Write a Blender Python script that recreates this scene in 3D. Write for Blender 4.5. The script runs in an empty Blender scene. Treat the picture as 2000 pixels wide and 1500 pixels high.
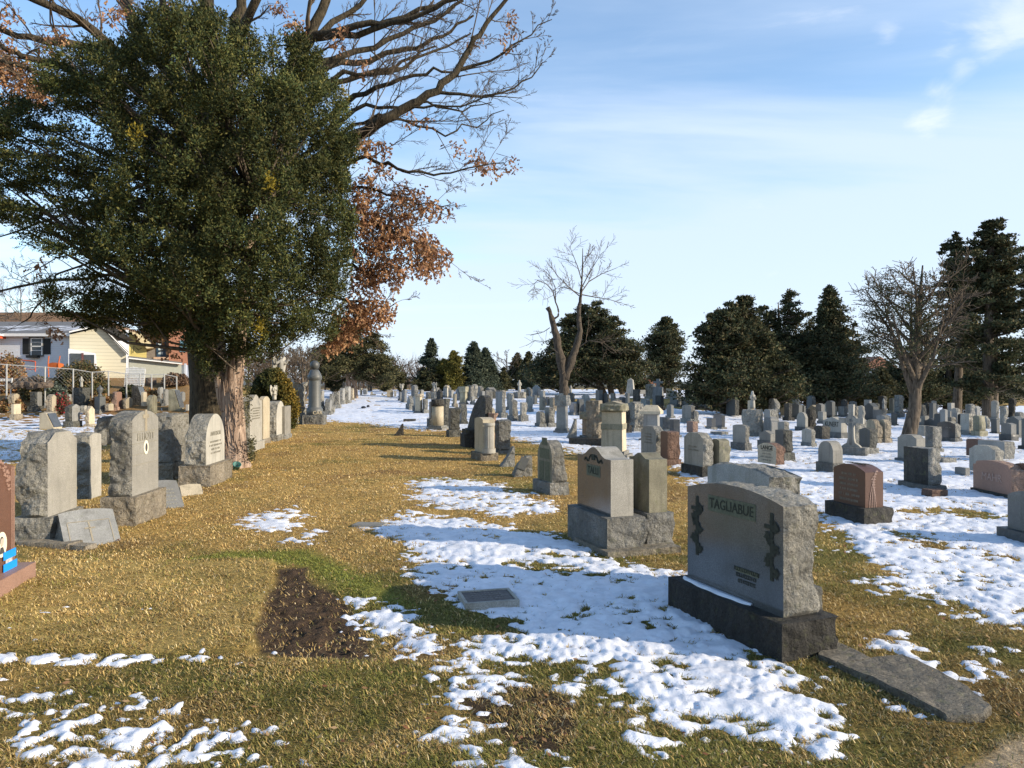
import bpy, math, random
import numpy as np
from mathutils import Vector, Matrix
rng = np.random.default_rng(7); random.seed(7)
C = bpy.context.scene.collection
R = math.radians
# ------------------------------------------------------------------ camera, light, exposure
EYE = 1.65; FPX = 1455.0
def make_camera():
    cd = bpy.data.cameras.new('camera'); co = bpy.data.objects.new('camera', cd); C.objects.link(co)
    co.location = (0, 0, EYE); co.rotation_euler = (R(90), 0, 0)
    cd.sensor_width = 36; cd.lens = 36 * FPX / 2000; cd.clip_end = 8000; cd.clip_start = 0.05
    bpy.context.scene.camera = co
make_camera()
SUN_AZ, SUN_EL = 106.0, 21.0
SUN = np.array([math.sin(R(SUN_AZ)) * math.cos(R(SUN_EL)), math.cos(R(SUN_AZ)) * math.cos(R(SUN_EL)), math.sin(R(SUN_EL))])
sl = bpy.data.lights.new('sun', 'SUN'); sl.energy = 4.9; sl.angle = R(0.53); sl.color = (1.0, 0.86, 0.67)
so = bpy.data.objects.new('sun', sl); C.objects.link(so)
so.rotation_euler = Vector(-SUN).to_track_quat('-Z', 'Y').to_euler(); so.location = (30, -10, 30)
W = bpy.data.worlds.new('World'); bpy.context.scene.world = W; W.use_nodes = True
def make_world():
    nt = W.node_tree; N = nt.nodes; Lk = nt.links; N.clear()
    out = N.new('ShaderNodeOutputWorld'); bg = N.new('ShaderNodeBackground'); bg.inputs[1].default_value = 0.105
    sky = N.new('ShaderNodeTexSky'); sky.sky_type = 'NISHITA'; sky.sun_disc = False
    sky.sun_elevation = R(SUN_EL); sky.sun_rotation = R(SUN_AZ); sky.air_density = 1.0; sky.dust_density = 0.3; sky.ozone_density = 1.6
    tc = N.new('ShaderNodeTexCoord')
    sep = N.new('ShaderNodeSeparateXYZ'); Lk.new(tc.outputs['Generated'], sep.inputs[0])
    # project the view direction on a flat cloud deck
    zc = N.new('ShaderNodeMath'); zc.operation = 'ADD'; zc.inputs[1].default_value = 0.09; Lk.new(sep.outputs[2], zc.inputs[0])
    dx = N.new('ShaderNodeMath'); dx.operation = 'DIVIDE'; Lk.new(sep.outputs[0], dx.inputs[0]); Lk.new(zc.outputs[0], dx.inputs[1])
    dy = N.new('ShaderNodeMath'); dy.operation = 'DIVIDE'; Lk.new(sep.outputs[1], dy.inputs[0]); Lk.new(zc.outputs[0], dy.inputs[1])
    cb = N.new('ShaderNodeCombineXYZ'); Lk.new(dx.outputs[0], cb.inputs[0]); Lk.new(dy.outputs[0], cb.inputs[1])
    mp = N.new('ShaderNodeMapping'); mp.inputs['Rotation'].default_value = (0, 0, R(28)); mp.inputs['Scale'].default_value = (0.5, 1.9, 1); mp.inputs['Location'].default_value = (3.7, 1.1, 0)
    Lk.new(cb.outputs[0], mp.inputs[0])
    n1 = N.new('ShaderNodeTexNoise'); n1.inputs['Scale'].default_value = 0.8; n1.inputs['Detail'].default_value = 7; n1.inputs['Roughness'].default_value = 0.52; n1.inputs['Distortion'].default_value = 0.6
    Lk.new(mp.outputs[0], n1.inputs['Vector'])
    # more cloud towards the right and the horizon
    ad = N.new('ShaderNodeMath'); ad.operation = 'MULTIPLY_ADD'; ad.inputs[1].default_value = 0.34; Lk.new(sep.outputs[0], ad.inputs[0]); Lk.new(n1.outputs[0], ad.inputs[2])
    hz = N.new('ShaderNodeMapRange'); hz.inputs[1].default_value = 0.0; hz.inputs[2].default_value = 0.46; hz.inputs[3].default_value = 0.40; hz.inputs[4].default_value = -0.26; Lk.new(sep.outputs[2], hz.inputs[0])
    a2 = N.new('ShaderNodeMath'); a2.operation = 'ADD'; Lk.new(ad.outputs[0], a2.inputs[0]); Lk.new(hz.outputs[0], a2.inputs[1])
    mr = N.new('ShaderNodeMapRange'); mr.interpolation_type = 'SMOOTHSTEP'; mr.inputs[1].default_value = 0.27; mr.inputs[2].default_value = 0.72; mr.inputs[3].default_value = 0.0; mr.inputs[4].default_value = 0.86
    Lk.new(a2.outputs[0], mr.inputs[0])
    # small puffy clouds high on the right
    n2 = N.new('ShaderNodeTexNoise'); n2.inputs['Scale'].default_value = 7.5; n2.inputs['Detail'].default_value = 8; n2.inputs['Roughness'].default_value = 0.6; n2.inputs['Distortion'].default_value = 0.5
    m2 = N.new('ShaderNodeMapping'); m2.inputs['Scale'].default_value = (0.7, 1.2, 2.4); m2.inputs['Rotation'].default_value = (0, R(-20), 0); Lk.new(tc.outputs['Generated'], m2.inputs[0]); Lk.new(m2.outputs[0], n2.inputs['Vector'])
    tot = None
    for (vx, vy, vz, r0) in ((0.585, 1, 0.448, 0.045), (0.635, 1, 0.462, 0.05), (0.68, 1, 0.49, 0.05), (0.60, 1, 0.425, 0.04), (0.565, 1, 0.395, 0.05), (0.553, 1, 0.36, 0.045), (0.505, 1, 0.467, 0.03)):
        l = math.sqrt(vx * vx + vy * vy + vz * vz)
        vs = N.new('ShaderNodeVectorMath'); vs.operation = 'DISTANCE'; vs.inputs[1].default_value = (vx / l, vy / l, vz / l); Lk.new(tc.outputs['Generated'], vs.inputs[0])
        q = N.new('ShaderNodeMapRange'); q.inputs[1].default_value = 0.0; q.inputs[2].default_value = r0; q.inputs[3].default_value = 0.34; q.inputs[4].default_value = 0.0; Lk.new(vs.outputs['Value'], q.inputs[0])
        if tot is None: tot = q
        else:
            mxx = N.new('ShaderNodeMath'); mxx.operation = 'MAXIMUM'; Lk.new(tot.outputs[0], mxx.inputs[0]); Lk.new(q.outputs[0], mxx.inputs[1]); tot = mxx
    s2 = N.new('ShaderNodeMath'); s2.operation = 'ADD'; Lk.new(tot.outputs[0], s2.inputs[0]); Lk.new(n2.outputs[0], s2.inputs[1])
    mr2 = N.new('ShaderNodeMapRange'); mr2.interpolation_type = 'SMOOTHSTEP'; mr2.inputs[1].default_value = 0.62; mr2.inputs[2].default_value = 0.98; mr2.inputs[4].default_value = 0.55; Lk.new(s2.outputs[0], mr2.inputs[0])
    mx = mr
    mix = N.new('ShaderNodeMix'); mix.data_type = 'RGBA'; Lk.new(mx.outputs[0], mix.inputs[0])
    hs = N.new('ShaderNodeHueSaturation'); hs.inputs['Saturation'].default_value = 1.06; hs.inputs['Value'].default_value = 1.85; Lk.new(sky.outputs[0], hs.inputs['Color'])
    Lk.new(hs.outputs[0], mix.inputs[6]); mix.inputs[7].default_value = (5.3, 6.3, 7.8, 1)
    mq = N.new('ShaderNodeMix'); mq.data_type = 'RGBA'; Lk.new(mr2.outputs[0], mq.inputs[0]); Lk.new(mix.outputs[2], mq.inputs[6]); mq.inputs[7].default_value = (7.6, 7.9, 8.4, 1); Lk.new(mq.outputs[2], bg.inputs[0]); Lk.new(bg.outputs[0], out.inputs[0])
make_world()
vs_ = bpy.context.scene.view_settings
vs_.view_transform = 'Standard'; vs_.look = 'None'; vs_.exposure = 0.50; vs_.gamma = 1.0
bpy.context.scene.cycles.max_bounces = 6; bpy.context.scene.cycles.transparent_max_bounces = 8

# ------------------------------------------------------------------ noise
def _h(ix, iy, iz, s):
    n = (ix.astype(np.int64) * 374761393 + iy.astype(np.int64) * 668265263 + iz.astype(np.int64) * 2147483647 + s * 974634777) & 0xFFFFFFFF
    n = ((n ^ (n >> 13)) * 1274126177) & 0xFFFFFFFF
    n = ((n ^ (n >> 16)) * 2246822519) & 0xFFFFFFFF
    return ((n ^ (n >> 15)) & 0xFFFFFF) / float(0xFFFFFF) * 2 - 1
def noise3(x, y, z, s=0, lin=False):
    x = np.asarray(x, float); y = np.asarray(y, float); z = np.asarray(z, float) + 0 * x
    xi = np.floor(x); yi = np.floor(y); zi = np.floor(z)
    fx = x - xi; fy = y - yi; fz = z - zi
    if not lin: fx = fx * fx * (3 - 2 * fx); fy = fy * fy * (3 - 2 * fy); fz = fz * fz * (3 - 2 * fz)
    r = 0
    for a in (0, 1):
        for b in (0, 1):
            for c in (0, 1):
                r = r + _h(xi + a, yi + b, zi + c, s) * (fx if a else 1 - fx) * (fy if b else 1 - fy) * (fz if c else 1 - fz)
    return r
def noise2(x, y, s=0):
    x = np.asarray(x, float); y = np.asarray(y, float)
    xi = np.floor(x); yi = np.floor(y); fx = x - xi; fy = y - yi
    fx = fx * fx * (3 - 2 * fx); fy = fy * fy * (3 - 2 * fy); z = 0 * xi
    return ((_h(xi, yi, z, s) * (1 - fx) + _h(xi + 1, yi, z, s) * fx) * (1 - fy) + (_h(xi, yi + 1, z, s) * (1 - fx) + _h(xi + 1, yi + 1, z, s) * fx) * fy)
def fbm2(x, y, o=4, s=0):
    r = 0; a = 1; t = 0
    for i in range(o):
        r = r + a * noise2(x * 2 ** i + 17.3 * i, y * 2 ** i - 9.1 * i, s + i); t += a; a *= 0.5
    return r / t
def sstep(a, b, x):
    t = np.clip((np.asarray(x, float) - a) / (b - a), 0, 1); return t * t * (3 - 2 * t)

# ------------------------------------------------------------------ terrain
def gz(x, y):
    x = np.asarray(x, float); y = np.asarray(y, float)
    d = np.maximum(y, 0.5); k = x / d
    hill = 0.86 * sstep(26, 72, d) * (1 - sstep(0.26, 0.46, k)) * sstep(-0.9, -0.6, k + 0 * x + 0.0)
    right = -0.9 * sstep(32, 80, d) * sstep(0.40, 0.6, k)
    bank = 1.75 * sstep(31.5, 43, d) * (1 - sstep(-0.44, -0.34, k))
    mid = 0.10 * sstep(18, 34, d) * (1 - sstep(40, 60, d)) * np.exp(-((k - 0.2) / 0.12) ** 2)
    far = -1.2 * sstep(110, 400, np.hypot(x, y))
    front = (y > -5)
    near = 0.022 * noise2(x * 0.9, y * 0.9, 5) + 0.012 * noise2(x * 2.3, y * 2.3, 6)
    near = near - 0.045 * np.exp(-(((x + 1.15) / 0.55) ** 4 + ((y - 5.15) / 0.65) ** 4))
    return (hill + right + bank + mid) * front + far + near + 0.10 * noise2(x * 0.12, y * 0.12, 3) * sstep(12, 30, d)
def px2w(px, py, dmax=140.0):
    kx = (px - 1000.0) / FPX; ky = (py - 750.0) / FPX
    d = 2.0; st = 0.05; f0 = None
    while d < dmax:
        f = EYE - ky * d - float(gz(kx * d, d))
        if f <= 0: break
        d += max(0.04, d * 0.01)
    lo = d - max(0.04, d * 0.01) * 1.05; hi = d
    for _ in range(18):
        m = (lo + hi) / 2
        if EYE - ky * m - float(gz(kx * m, m)) > 0: lo = m
        else: hi = m
    return kx * lo, lo
def at(px, py, d):
    return np.array([(px - 1000.0) / FPX * d, d, EYE - (py - 750.0) / FPX * d])
def ground_pt(px, py):
    x, y = px2w(px, py); return np.array([x, y, float(gz(x, y))])

# ------------------------------------------------------------------ mesh helpers
def mesh_np(name, V, quads=None, tris=None, col=None, smooth=False):
    me = bpy.data.meshes.new(name); V = np.asarray(V, np.float32)
    q = np.zeros((0, 4), np.int32) if quads is None else np.asarray(quads, np.int32).reshape(-1, 4)
    t = np.zeros((0, 3), np.int32) if tris is None else np.asarray(tris, np.int32).reshape(-1, 3)
    me.vertices.add(len(V)); me.vertices.foreach_set('co', V.ravel())
    loops = np.concatenate([q.ravel(), t.ravel()]); me.loops.add(len(loops)); me.loops.foreach_set('vertex_index', loops)
    tot = np.concatenate([np.full(len(q), 4, np.int32), np.full(len(t), 3, np.int32)])
    st = np.concatenate([[0], np.cumsum(tot)[:-1]]).astype(np.int32) if len(tot) else np.zeros(0, np.int32)
    me.polygons.add(len(tot)); me.polygons.foreach_set('loop_start', st)
    try: me.polygons.foreach_set('loop_total', tot)
    except Exception: pass
    me.polygons.foreach_set('use_smooth', np.full(len(tot), smooth, bool))
    if col is not None:
        a = me.color_attributes.new('col', 'FLOAT_COLOR', 'POINT'); c = np.ones((len(V), 4), np.float32); c[:, :3] = col
        a.data.foreach_set('color', c.ravel())
    me.update(calc_edges=True); me.validate()
    return me
def link(name, me, mat=None, parent=None, loc=None):
    o = bpy.data.objects.new(name, me); C.objects.link(o)
    if mat is not None and me is not None: me.materials.append(mat)
    if parent is not None: o.parent = parent
    if loc is not None: o.location = loc
    return o
def tag(o, label=None, cat=None, group=None, kind=None):
    if label: o['label'] = label
    if cat: o['category'] = cat
    if group: o['group'] = group
    if kind: o['kind'] = kind
    return o
def empty(name, loc, label, cat, group=None, rz=0.0):
    o = bpy.data.objects.new(name, None); C.objects.link(o); o.location = loc; o.rotation_euler = (0, 0, rz)
    o.empty_display_size = 0.2
    return tag(o, label, cat, group)
class MB:
    def __init__(s): s.V = []; s.Q = []; s.T = []; s.n = 0; s.C = []
    def add(s, V, Q=None, T=None, col=None):
        V = np.asarray(V, float).reshape(-1, 3)
        if Q is not None and len(Q): s.Q.append(np.asarray(Q, int).reshape(-1, 4) + s.n)
        if T is not None and len(T): s.T.append(np.asarray(T, int).reshape(-1, 3) + s.n)
        s.V.append(V); s.n += len(V)
        if col is not None: s.C.append(np.broadcast_to(np.asarray(col, float), (len(V), 3)))
        return s
    def box(s, x0, x1, y0, y1, z0, z1, M=None):
        V = np.array([(x, y, z) for z in (z0, z1) for y in (y0, y1) for x in (x0, x1)], float)
        Q = [(0, 2, 3, 1), (4, 5, 7, 6), (0, 1, 5, 4), (2, 6, 7, 3), (0, 4, 6, 2), (1, 3, 7, 5)]
        if M is not None: V = V @ np.array(M)[:3, :3].T + np.array(M)[:3, 3]
        return s.add(V, Q)
    def tube(s, P, r, n=6, cap=True, col=None):
        P = np.asarray(P, float); r = np.broadcast_to(np.asarray(r, float), (len(P),))
        T = np.gradient(P, axis=0); T /= np.linalg.norm(T, axis=1)[:, None] + 1e-9
        ref = np.array([0, 0, 1.0]) if abs(T[0][2]) < 0.8 else np.array([1.0, 0, 0])
        A = np.cross(T, ref); A /= np.linalg.norm(A, axis=1)[:, None] + 1e-9; B = np.cross(T, A)
        an = np.arange(n) * 2 * math.pi / n
        V = (P[:, None] + r[:, None, None] * (A[:, None] * np.cos(an)[None, :, None] + B[:, None] * np.sin(an)[None, :, None])).reshape(-1, 3)
        m = len(P); i = np.arange(m - 1)[:, None] * n; j = np.arange(n)[None]; k = (j + 1) % n
        Q = np.stack([i + j, i + k, i + n + k, i + n + j], -1).reshape(-1, 4)
        T3 = None
        if cap:
            V = np.vstack([V, P[0], P[-1]]); a = len(V) - 2
            T3 = [(a, (q + 1) % n, q) for q in range(n)] + [(a + 1, (m - 1) * n + q, (m - 1) * n + (q + 1) % n) for q in range(n)]
        return s.add(V, Q, T3, col)
    def lathe(s, prof, n=24, cx=0, cy=0):
        prof = np.asarray(prof, float); an = np.arange(n) * 2 * math.pi / n; m = len(prof)
        V = np.stack([cx + prof[:, :1] * np.cos(an), cy + prof[:, :1] * np.sin(an), np.repeat(prof[:, 1:], n, 1)], -1).reshape(-1, 3)
        i = np.arange(m - 1)[:, None] * n; j = np.arange(n)[None]; k = (j + 1) % n
        return s.add(V, np.stack([i + j, i + k, i + n + k, i + n + j], -1).reshape(-1, 4))
    def prism(s, poly, y0, y1):
        """outline poly in (x, z) extruded from y0 to y1"""
        p = np.asarray(poly, float); n = len(p)
        V = np.vstack([np.c_[p[:, 0], np.full(n, y0), p[:, 1]], np.c_[p[:, 0], np.full(n, y1), p[:, 1]]])
        Q = [(i, (i + 1) % n, n + (i + 1) % n, n + i) for i in range(n)]
        from mathutils.geometry import tessellate_polygon
        tr = [tuple(t) for t in tessellate_polygon([[Vector((a, b, 0)) for a, b in p]])]
        T = tr + [tuple(n + i for i in reversed(t)) for t in tr]
        return s.add(V, Q, T)
    def build(s, name, mat, parent=None, smooth=False, loc=None):
        if not s.V: return None
        V = np.vstack(s.V)
        me = mesh_np(name, V, np.vstack(s.Q) if s.Q else None, np.vstack(s.T) if s.T else None, np.vstack(s.C) if s.C else None, smooth)
        return link(name, me, mat, parent, loc)
def fixn(o):
    import bmesh
    b = bmesh.new(); b.from_mesh(o.data); bmesh.ops.recalc_face_normals(b, faces=b.faces); b.to_mesh(o.data); b.free()
    return o

# ------------------------------------------------------------------ materials
def newmat(name, rough=0.85):
    m = bpy.data.materials.new(name); m.use_nodes = True; nt = m.node_tree
    p = nt.nodes['Principled BSDF']; p.inputs['Roughness'].default_value = rough; p.inputs['Specular IOR Level'].default_value = 0.3
    return m, nt, p
def noise_node(nt, scale, detail=4, rough=0.55, vec=None, dist=0.0):
    n = nt.nodes.new('ShaderNodeTexNoise'); n.inputs['Scale'].default_value = scale; n.inputs['Detail'].default_value = detail
    n.inputs['Roughness'].default_value = rough; n.inputs['Distortion'].default_value = dist
    if vec is not None: nt.links.new(vec, n.inputs['Vector'])
    return n
def ramp(nt, src, stops):
    r = nt.nodes.new('ShaderNodeValToRGB'); nt.links.new(src, r.inputs[0]); e = r.color_ramp.elements
    while len(e) < len(stops): e.new(0.5)
    for i, (p, c) in enumerate(stops):
        e[i].position = p; e[i].color = (*c, 1) if len(c) == 3 else c
    return r
def mixc(nt, fac, a, b, mode='MIX'):
    m = nt.nodes.new('ShaderNodeMix'); m.data_type = 'RGBA'; m.blend_type = mode
    if isinstance(fac, (int, float)): m.inputs[0].default_value = fac
    else: nt.links.new(fac, m.inputs[0])
    for i, v in ((6, a), (7, b)):
        if isinstance(v, tuple): m.inputs[i].default_value = (*v, 1)
        else: nt.links.new(v, m.inputs[i])
    return m.outputs[2]
def bump(nt, p, src, strength, dist):
    b = nt.nodes.new('ShaderNodeBump'); b.inputs['Strength'].default_value = strength; b.inputs['Distance'].default_value = dist
    nt.links.new(src, b.inputs['Height']); nt.links.new(b.outputs[0], p.inputs['Normal'])
def granite(name, base, dark=0.55, spk=0.35, stain=0.5, stainc=(0.05, 0.05, 0.035), rough=0.75, lichen=0.0, streak=0.35, bmp=0.3, spec=0.35, scl=160):
    m, nt, p = newmat(name, rough); p.inputs['Specular IOR Level'].default_value = spec
    tc = nt.nodes.new('ShaderNodeTexCoord').outputs['Object']
    oi = nt.nodes.new('ShaderNodeObjectInfo')
    sh = nt.nodes.new('ShaderNodeVectorMath'); sh.operation = 'ADD'; nt.links.new(tc, sh.inputs[0])
    sm = nt.nodes.new('ShaderNodeVectorMath'); sm.operation = 'SCALE'; sm.inputs[0].default_value = (37, 91, 53); nt.links.new(oi.outputs['Random'], sm.inputs['Scale']); nt.links.new(sm.outputs[0], sh.inputs[1])
    v = sh.outputs[0]
    n1 = noise_node(nt, scl, 2, 0.7, v); lo = tuple(c * (1 - spk) for c in base); hi = tuple(min(1, c * (1 + spk)) for c in base)
    c = ramp(nt, n1.outputs[0], [(0.36, lo), (0.5, base), (0.66, hi)]).outputs[0]
    n2 = noise_node(nt, 3.2, 6, 0.62, v, 0.4); f = ramp(nt, n2.outputs[0], [(0.35, (0, 0, 0)), (0.72, (1, 1, 1))]).outputs[0]
    c = mixc(nt, f, c, tuple(x * dark for x in base), 'MIX') if stain else c
    if stain:
        m0 = nt.nodes.new('ShaderNodeMath'); m0.operation = 'MULTIPLY'; m0.inputs[1].default_value = stain; nt.links.new(f, m0.inputs[0])
        c = mixc(nt, m0.outputs[0], ramp(nt, n1.outputs[0], [(0.36, lo), (0.5, base), (0.66, hi)]).outputs[0], tuple(x * dark for x in base))
    # rain streaks
    mp = nt.nodes.new('ShaderNodeMapping'); mp.inputs['Scale'].default_value = (9, 9, 0.7); nt.links.new(v, mp.inputs[0])
    n3 = noise_node(nt, 1.2, 5, 0.6, mp.outputs[0]); f3 = ramp(nt, n3.outputs[0], [(0.52, (0, 0, 0)), (0.70, (streak,) * 3)]).outputs[0]
    c = mixc(nt, f3, c, stainc)
    if lichen:
        n4 = noise_node(nt, 14, 5, 0.7, v); f4 = ramp(nt, n4.outputs[0], [(0.55, (0, 0, 0)), (0.66, (lichen,) * 3)]).outputs[0]
        c = mixc(nt, f4, c, (0.16, 0.17, 0.07))
    hv = nt.nodes.new('ShaderNodeHueSaturation'); nt.links.new(c, hv.inputs['Color'])
    mr = nt.nodes.new('ShaderNodeMapRange'); mr.inputs[3].default_value = 0.68; mr.inputs[4].default_value = 1.22; nt.links.new(oi.outputs['Random'], mr.inputs[0]); nt.links.new(mr.outputs[0], hv.inputs['Value'])
    nt.links.new(hv.outputs[0], p.inputs['Base Color'])
    n5 = noise_node(nt, 70, 5, 0.7, v)
    if bmp >= 0.8:
        vo = nt.nodes.new('ShaderNodeTexVoronoi'); vo.feature = 'SMOOTH_F1'; vo.inputs['Scale'].default_value = 11; vo.inputs['Smoothness'].default_value = 0.12; wv = noise_node(nt, 9, 4, 0.6, v); wa = mixc(nt, 0.12, v, wv.outputs['Color'], 'ADD'); nt.links.new(wa, vo.inputs['Vector'])
        n6 = noise_node(nt, 22, 7, 0.72, v, 0.8); mm = nt.nodes.new('ShaderNodeMath'); mm.operation = 'MULTIPLY_ADD'; mm.inputs[1].default_value = -0.9; nt.links.new(vo.outputs['Distance'], mm.inputs[0]); nt.links.new(n6.outputs[0], mm.inputs[2])
        bump(nt, p, mm.outputs[0], 1.0, 0.055)
    else: bump(nt, p, n5.outputs[0], bmp, 0.01)
    return m
G = {
 'light': granite('light_granite', (0.33, 0.315, 0.275), stain=0.55, lichen=0.12, bmp=0.25),
 'light_rock': granite('light_granite_rock', (0.34, 0.325, 0.28), stain=0.9, dark=0.36, bmp=0.9, lichen=0.2, streak=0.25, scl=90),
 'mid': granite('grey_granite', (0.27, 0.27, 0.255), stain=0.6, lichen=0.15),
 'mid_rock': granite('grey_granite_rock', (0.27, 0.265, 0.24), stain=0.8, dark=0.4, bmp=0.9, lichen=0.25, scl=90),
 'dark': granite('dark_granite', (0.085, 0.09, 0.088), stain=0.6, lichen=0.1, spec=0.5, rough=0.5),
 'dark_rock': granite('dark_granite_rock', (0.12, 0.12, 0.105), stain=0.8, dark=0.35, bmp=0.9, lichen=0.2, scl=90),
 'beige': granite('beige_stone', (0.45, 0.39, 0.28), stain=0.5, lichen=0.1),
 'beige_rock': granite('beige_stone_rock', (0.42, 0.36, 0.27), stain=0.8, dark=0.4, bmp=0.9, lichen=0.2, scl=90),
 'brown': granite('brown_granite', (0.15, 0.075, 0.05), stain=0.35, spec=0.5, rough=0.45, streak=0.1),
 'brown_rock': granite('brown_granite_rock', (0.20, 0.12, 0.085), stain=0.7, dark=0.45, bmp=0.9, scl=90),
 'pink': granite('pink_granite', (0.33, 0.20, 0.15), stain=0.35, spec=0.4, rough=0.5, streak=0.12),
 'pink_rock': granite('pink_granite_rock', (0.42, 0.28, 0.21), stain=0.6, dark=0.5, bmp=0.9, scl=90),
 'white': granite('white_marble', (0.40, 0.385, 0.335), spk=0.12, stain=0.5, dark=0.6, lichen=0.05, streak=0.3),
 'polish': granite('polished_granite', (0.086, 0.090, 0.090), stain=0.7, spec=0.8, rough=0.13, streak=0.25, bmp=0.03),
 'mossy': granite('mossy_granite', (0.30, 0.28, 0.20), stain=0.9, dark=0.4, lichen=0.7, streak=0.5, stainc=(0.06, 0.055, 0.03)),
 'grime': granite('grimy_granite', (0.075, 0.07, 0.06), stain=0.8, dark=0.3, lichen=0.3, streak=0.6, bmp=0.8, stainc=(0.012, 0.012, 0.01), scl=90),
}
G['polish_rock'] = G['light_rock']; G['white_rock'] = G['light_rock']; G['mossy_rock'] = G['mossy']; G['grime_rock'] = G['grime']
def plain(name, col, rough=0.8, var=0.25, scale=8, bmp=0.0, metal=0.0):
    m, nt, p = newmat(name, rough); p.inputs['Metallic'].default_value = metal
    tc = nt.nodes.new('ShaderNodeTexCoord').outputs['Object']; n = noise_node(nt, scale, 5, 0.6, tc)
    c = ramp(nt, n.outputs[0], [(0.3, tuple(x * (1 - var) for x in col)), (0.7, tuple(min(1, x * (1 + var)) for x in col))])
    nt.links.new(c.outputs[0], p.inputs['Base Color'])
    if bmp: bump(nt, p, n.outputs[0], bmp, 0.02)
    return m
def colattr(name, rough=0.8, trans=0.0, spec=0.2, var=0.0, scale=3):
    m, nt, p = newmat(name, rough); p.inputs['Specular IOR Level'].default_value = spec
    a = nt.nodes.new('ShaderNodeAttribute'); a.attribute_name = 'col'
    src = a.outputs['Color']
    if trans:
        tr = nt.nodes.new('ShaderNodeBsdfTranslucent'); nt.links.new(src, tr.inputs[0]); ms = nt.nodes.new('ShaderNodeMixShader'); ms.inputs[0].default_value = trans
        nt.links.new(p.outputs[0], ms.inputs[1]); nt.links.new(tr.outputs[0], ms.inputs[2]); nt.links.new(ms.outputs[0], nt.nodes['Material Output'].inputs[0])
    nt.links.new(src, p.inputs['Base Color']); return m
M_leaf = colattr('evergreen_foliage', 0.75, 0.12); M_oakleaf = colattr('dry_oak_leaves', 0.7, 0.3); M_grass = colattr('grass_blades', 0.7, 0.2)
def barkmat(name, a, b, sc=14, stretch=0.18, bmp=1.0):
    m, nt, p = newmat(name, 0.95)
    tc = nt.nodes.new('ShaderNodeTexCoord').outputs['Object']; mp = nt.nodes.new('ShaderNodeMapping'); mp.inputs['Scale'].default_value = (1, 1, stretch); nt.links.new(tc, mp.inputs[0])
    n = noise_node(nt, sc, 6, 0.65, mp.outputs[0], 0.6); c = ramp(nt, n.outputs[0], [(0.35, a), (0.65, b)]); nt.links.new(c.outputs[0], p.inputs['Base Color']); bump(nt, p, n.outputs[0], bmp, 0.05)
    return m
B_oak = barkmat('oak_bark', (0.016, 0.014, 0.010), (0.10, 0.08, 0.05), 22, .2); B_twig = plain('twig_bark', (0.11, 0.085, 0.06), 0.9, 0.4, 5)
B_cedar = barkmat('cedar_bark', (0.12, 0.07, 0.045), (0.50, 0.38, 0.29), 16, 0.08, 1.0); B_grey = barkmat('grey_bark', (0.045, 0.036, 0.026), (0.17, 0.135, 0.10))
M_engr = plain('engraved_letters', (0.034, 0.036, 0.026), 0.95, 0.3, 40); M_engr2 = plain('engraved_letters_pale', (0.25, 0.235, 0.19), 0.95, 0.2, 40)
M_pale = plain('frosted_letters', (0.42, 0.30, 0.25), 0.95, 0.15, 40)
M_panel = plain('recessed_panel', (0.10, 0.105, 0.07), 0.95, 0.3, 30); M_concrete = granite('weathered_concrete', (0.22, 0.195, 0.15), stain=0.7, dark=0.5, lichen=0.4, bmp=0.8, scl=60)
def snowmat(name):
    m, nt, p = newmat(name, 0.55); p.inputs['Base Color'].default_value = (0.82, 0.85, 0.90, 1)
    p.inputs['Subsurface Weight'].default_value = 0.0
    tc = nt.nodes.new('ShaderNodeTexCoord').outputs['Object']; n = noise_node(nt, 45, 5, 0.7, tc)
    n2 = noise_node(nt, 6, 5, 0.7, tc); c = ramp(nt, n2.outputs[0], [(0.3, (0.60, 0.62, 0.66)), (0.6, (0.78, 0.80, 0.85))]); nt.links.new(c.outputs[0], p.inputs['Base Color'])
    bump(nt, p, n.outputs[0], 0.35, 0.02); return m
M_snow = snowmat('snow')

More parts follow.
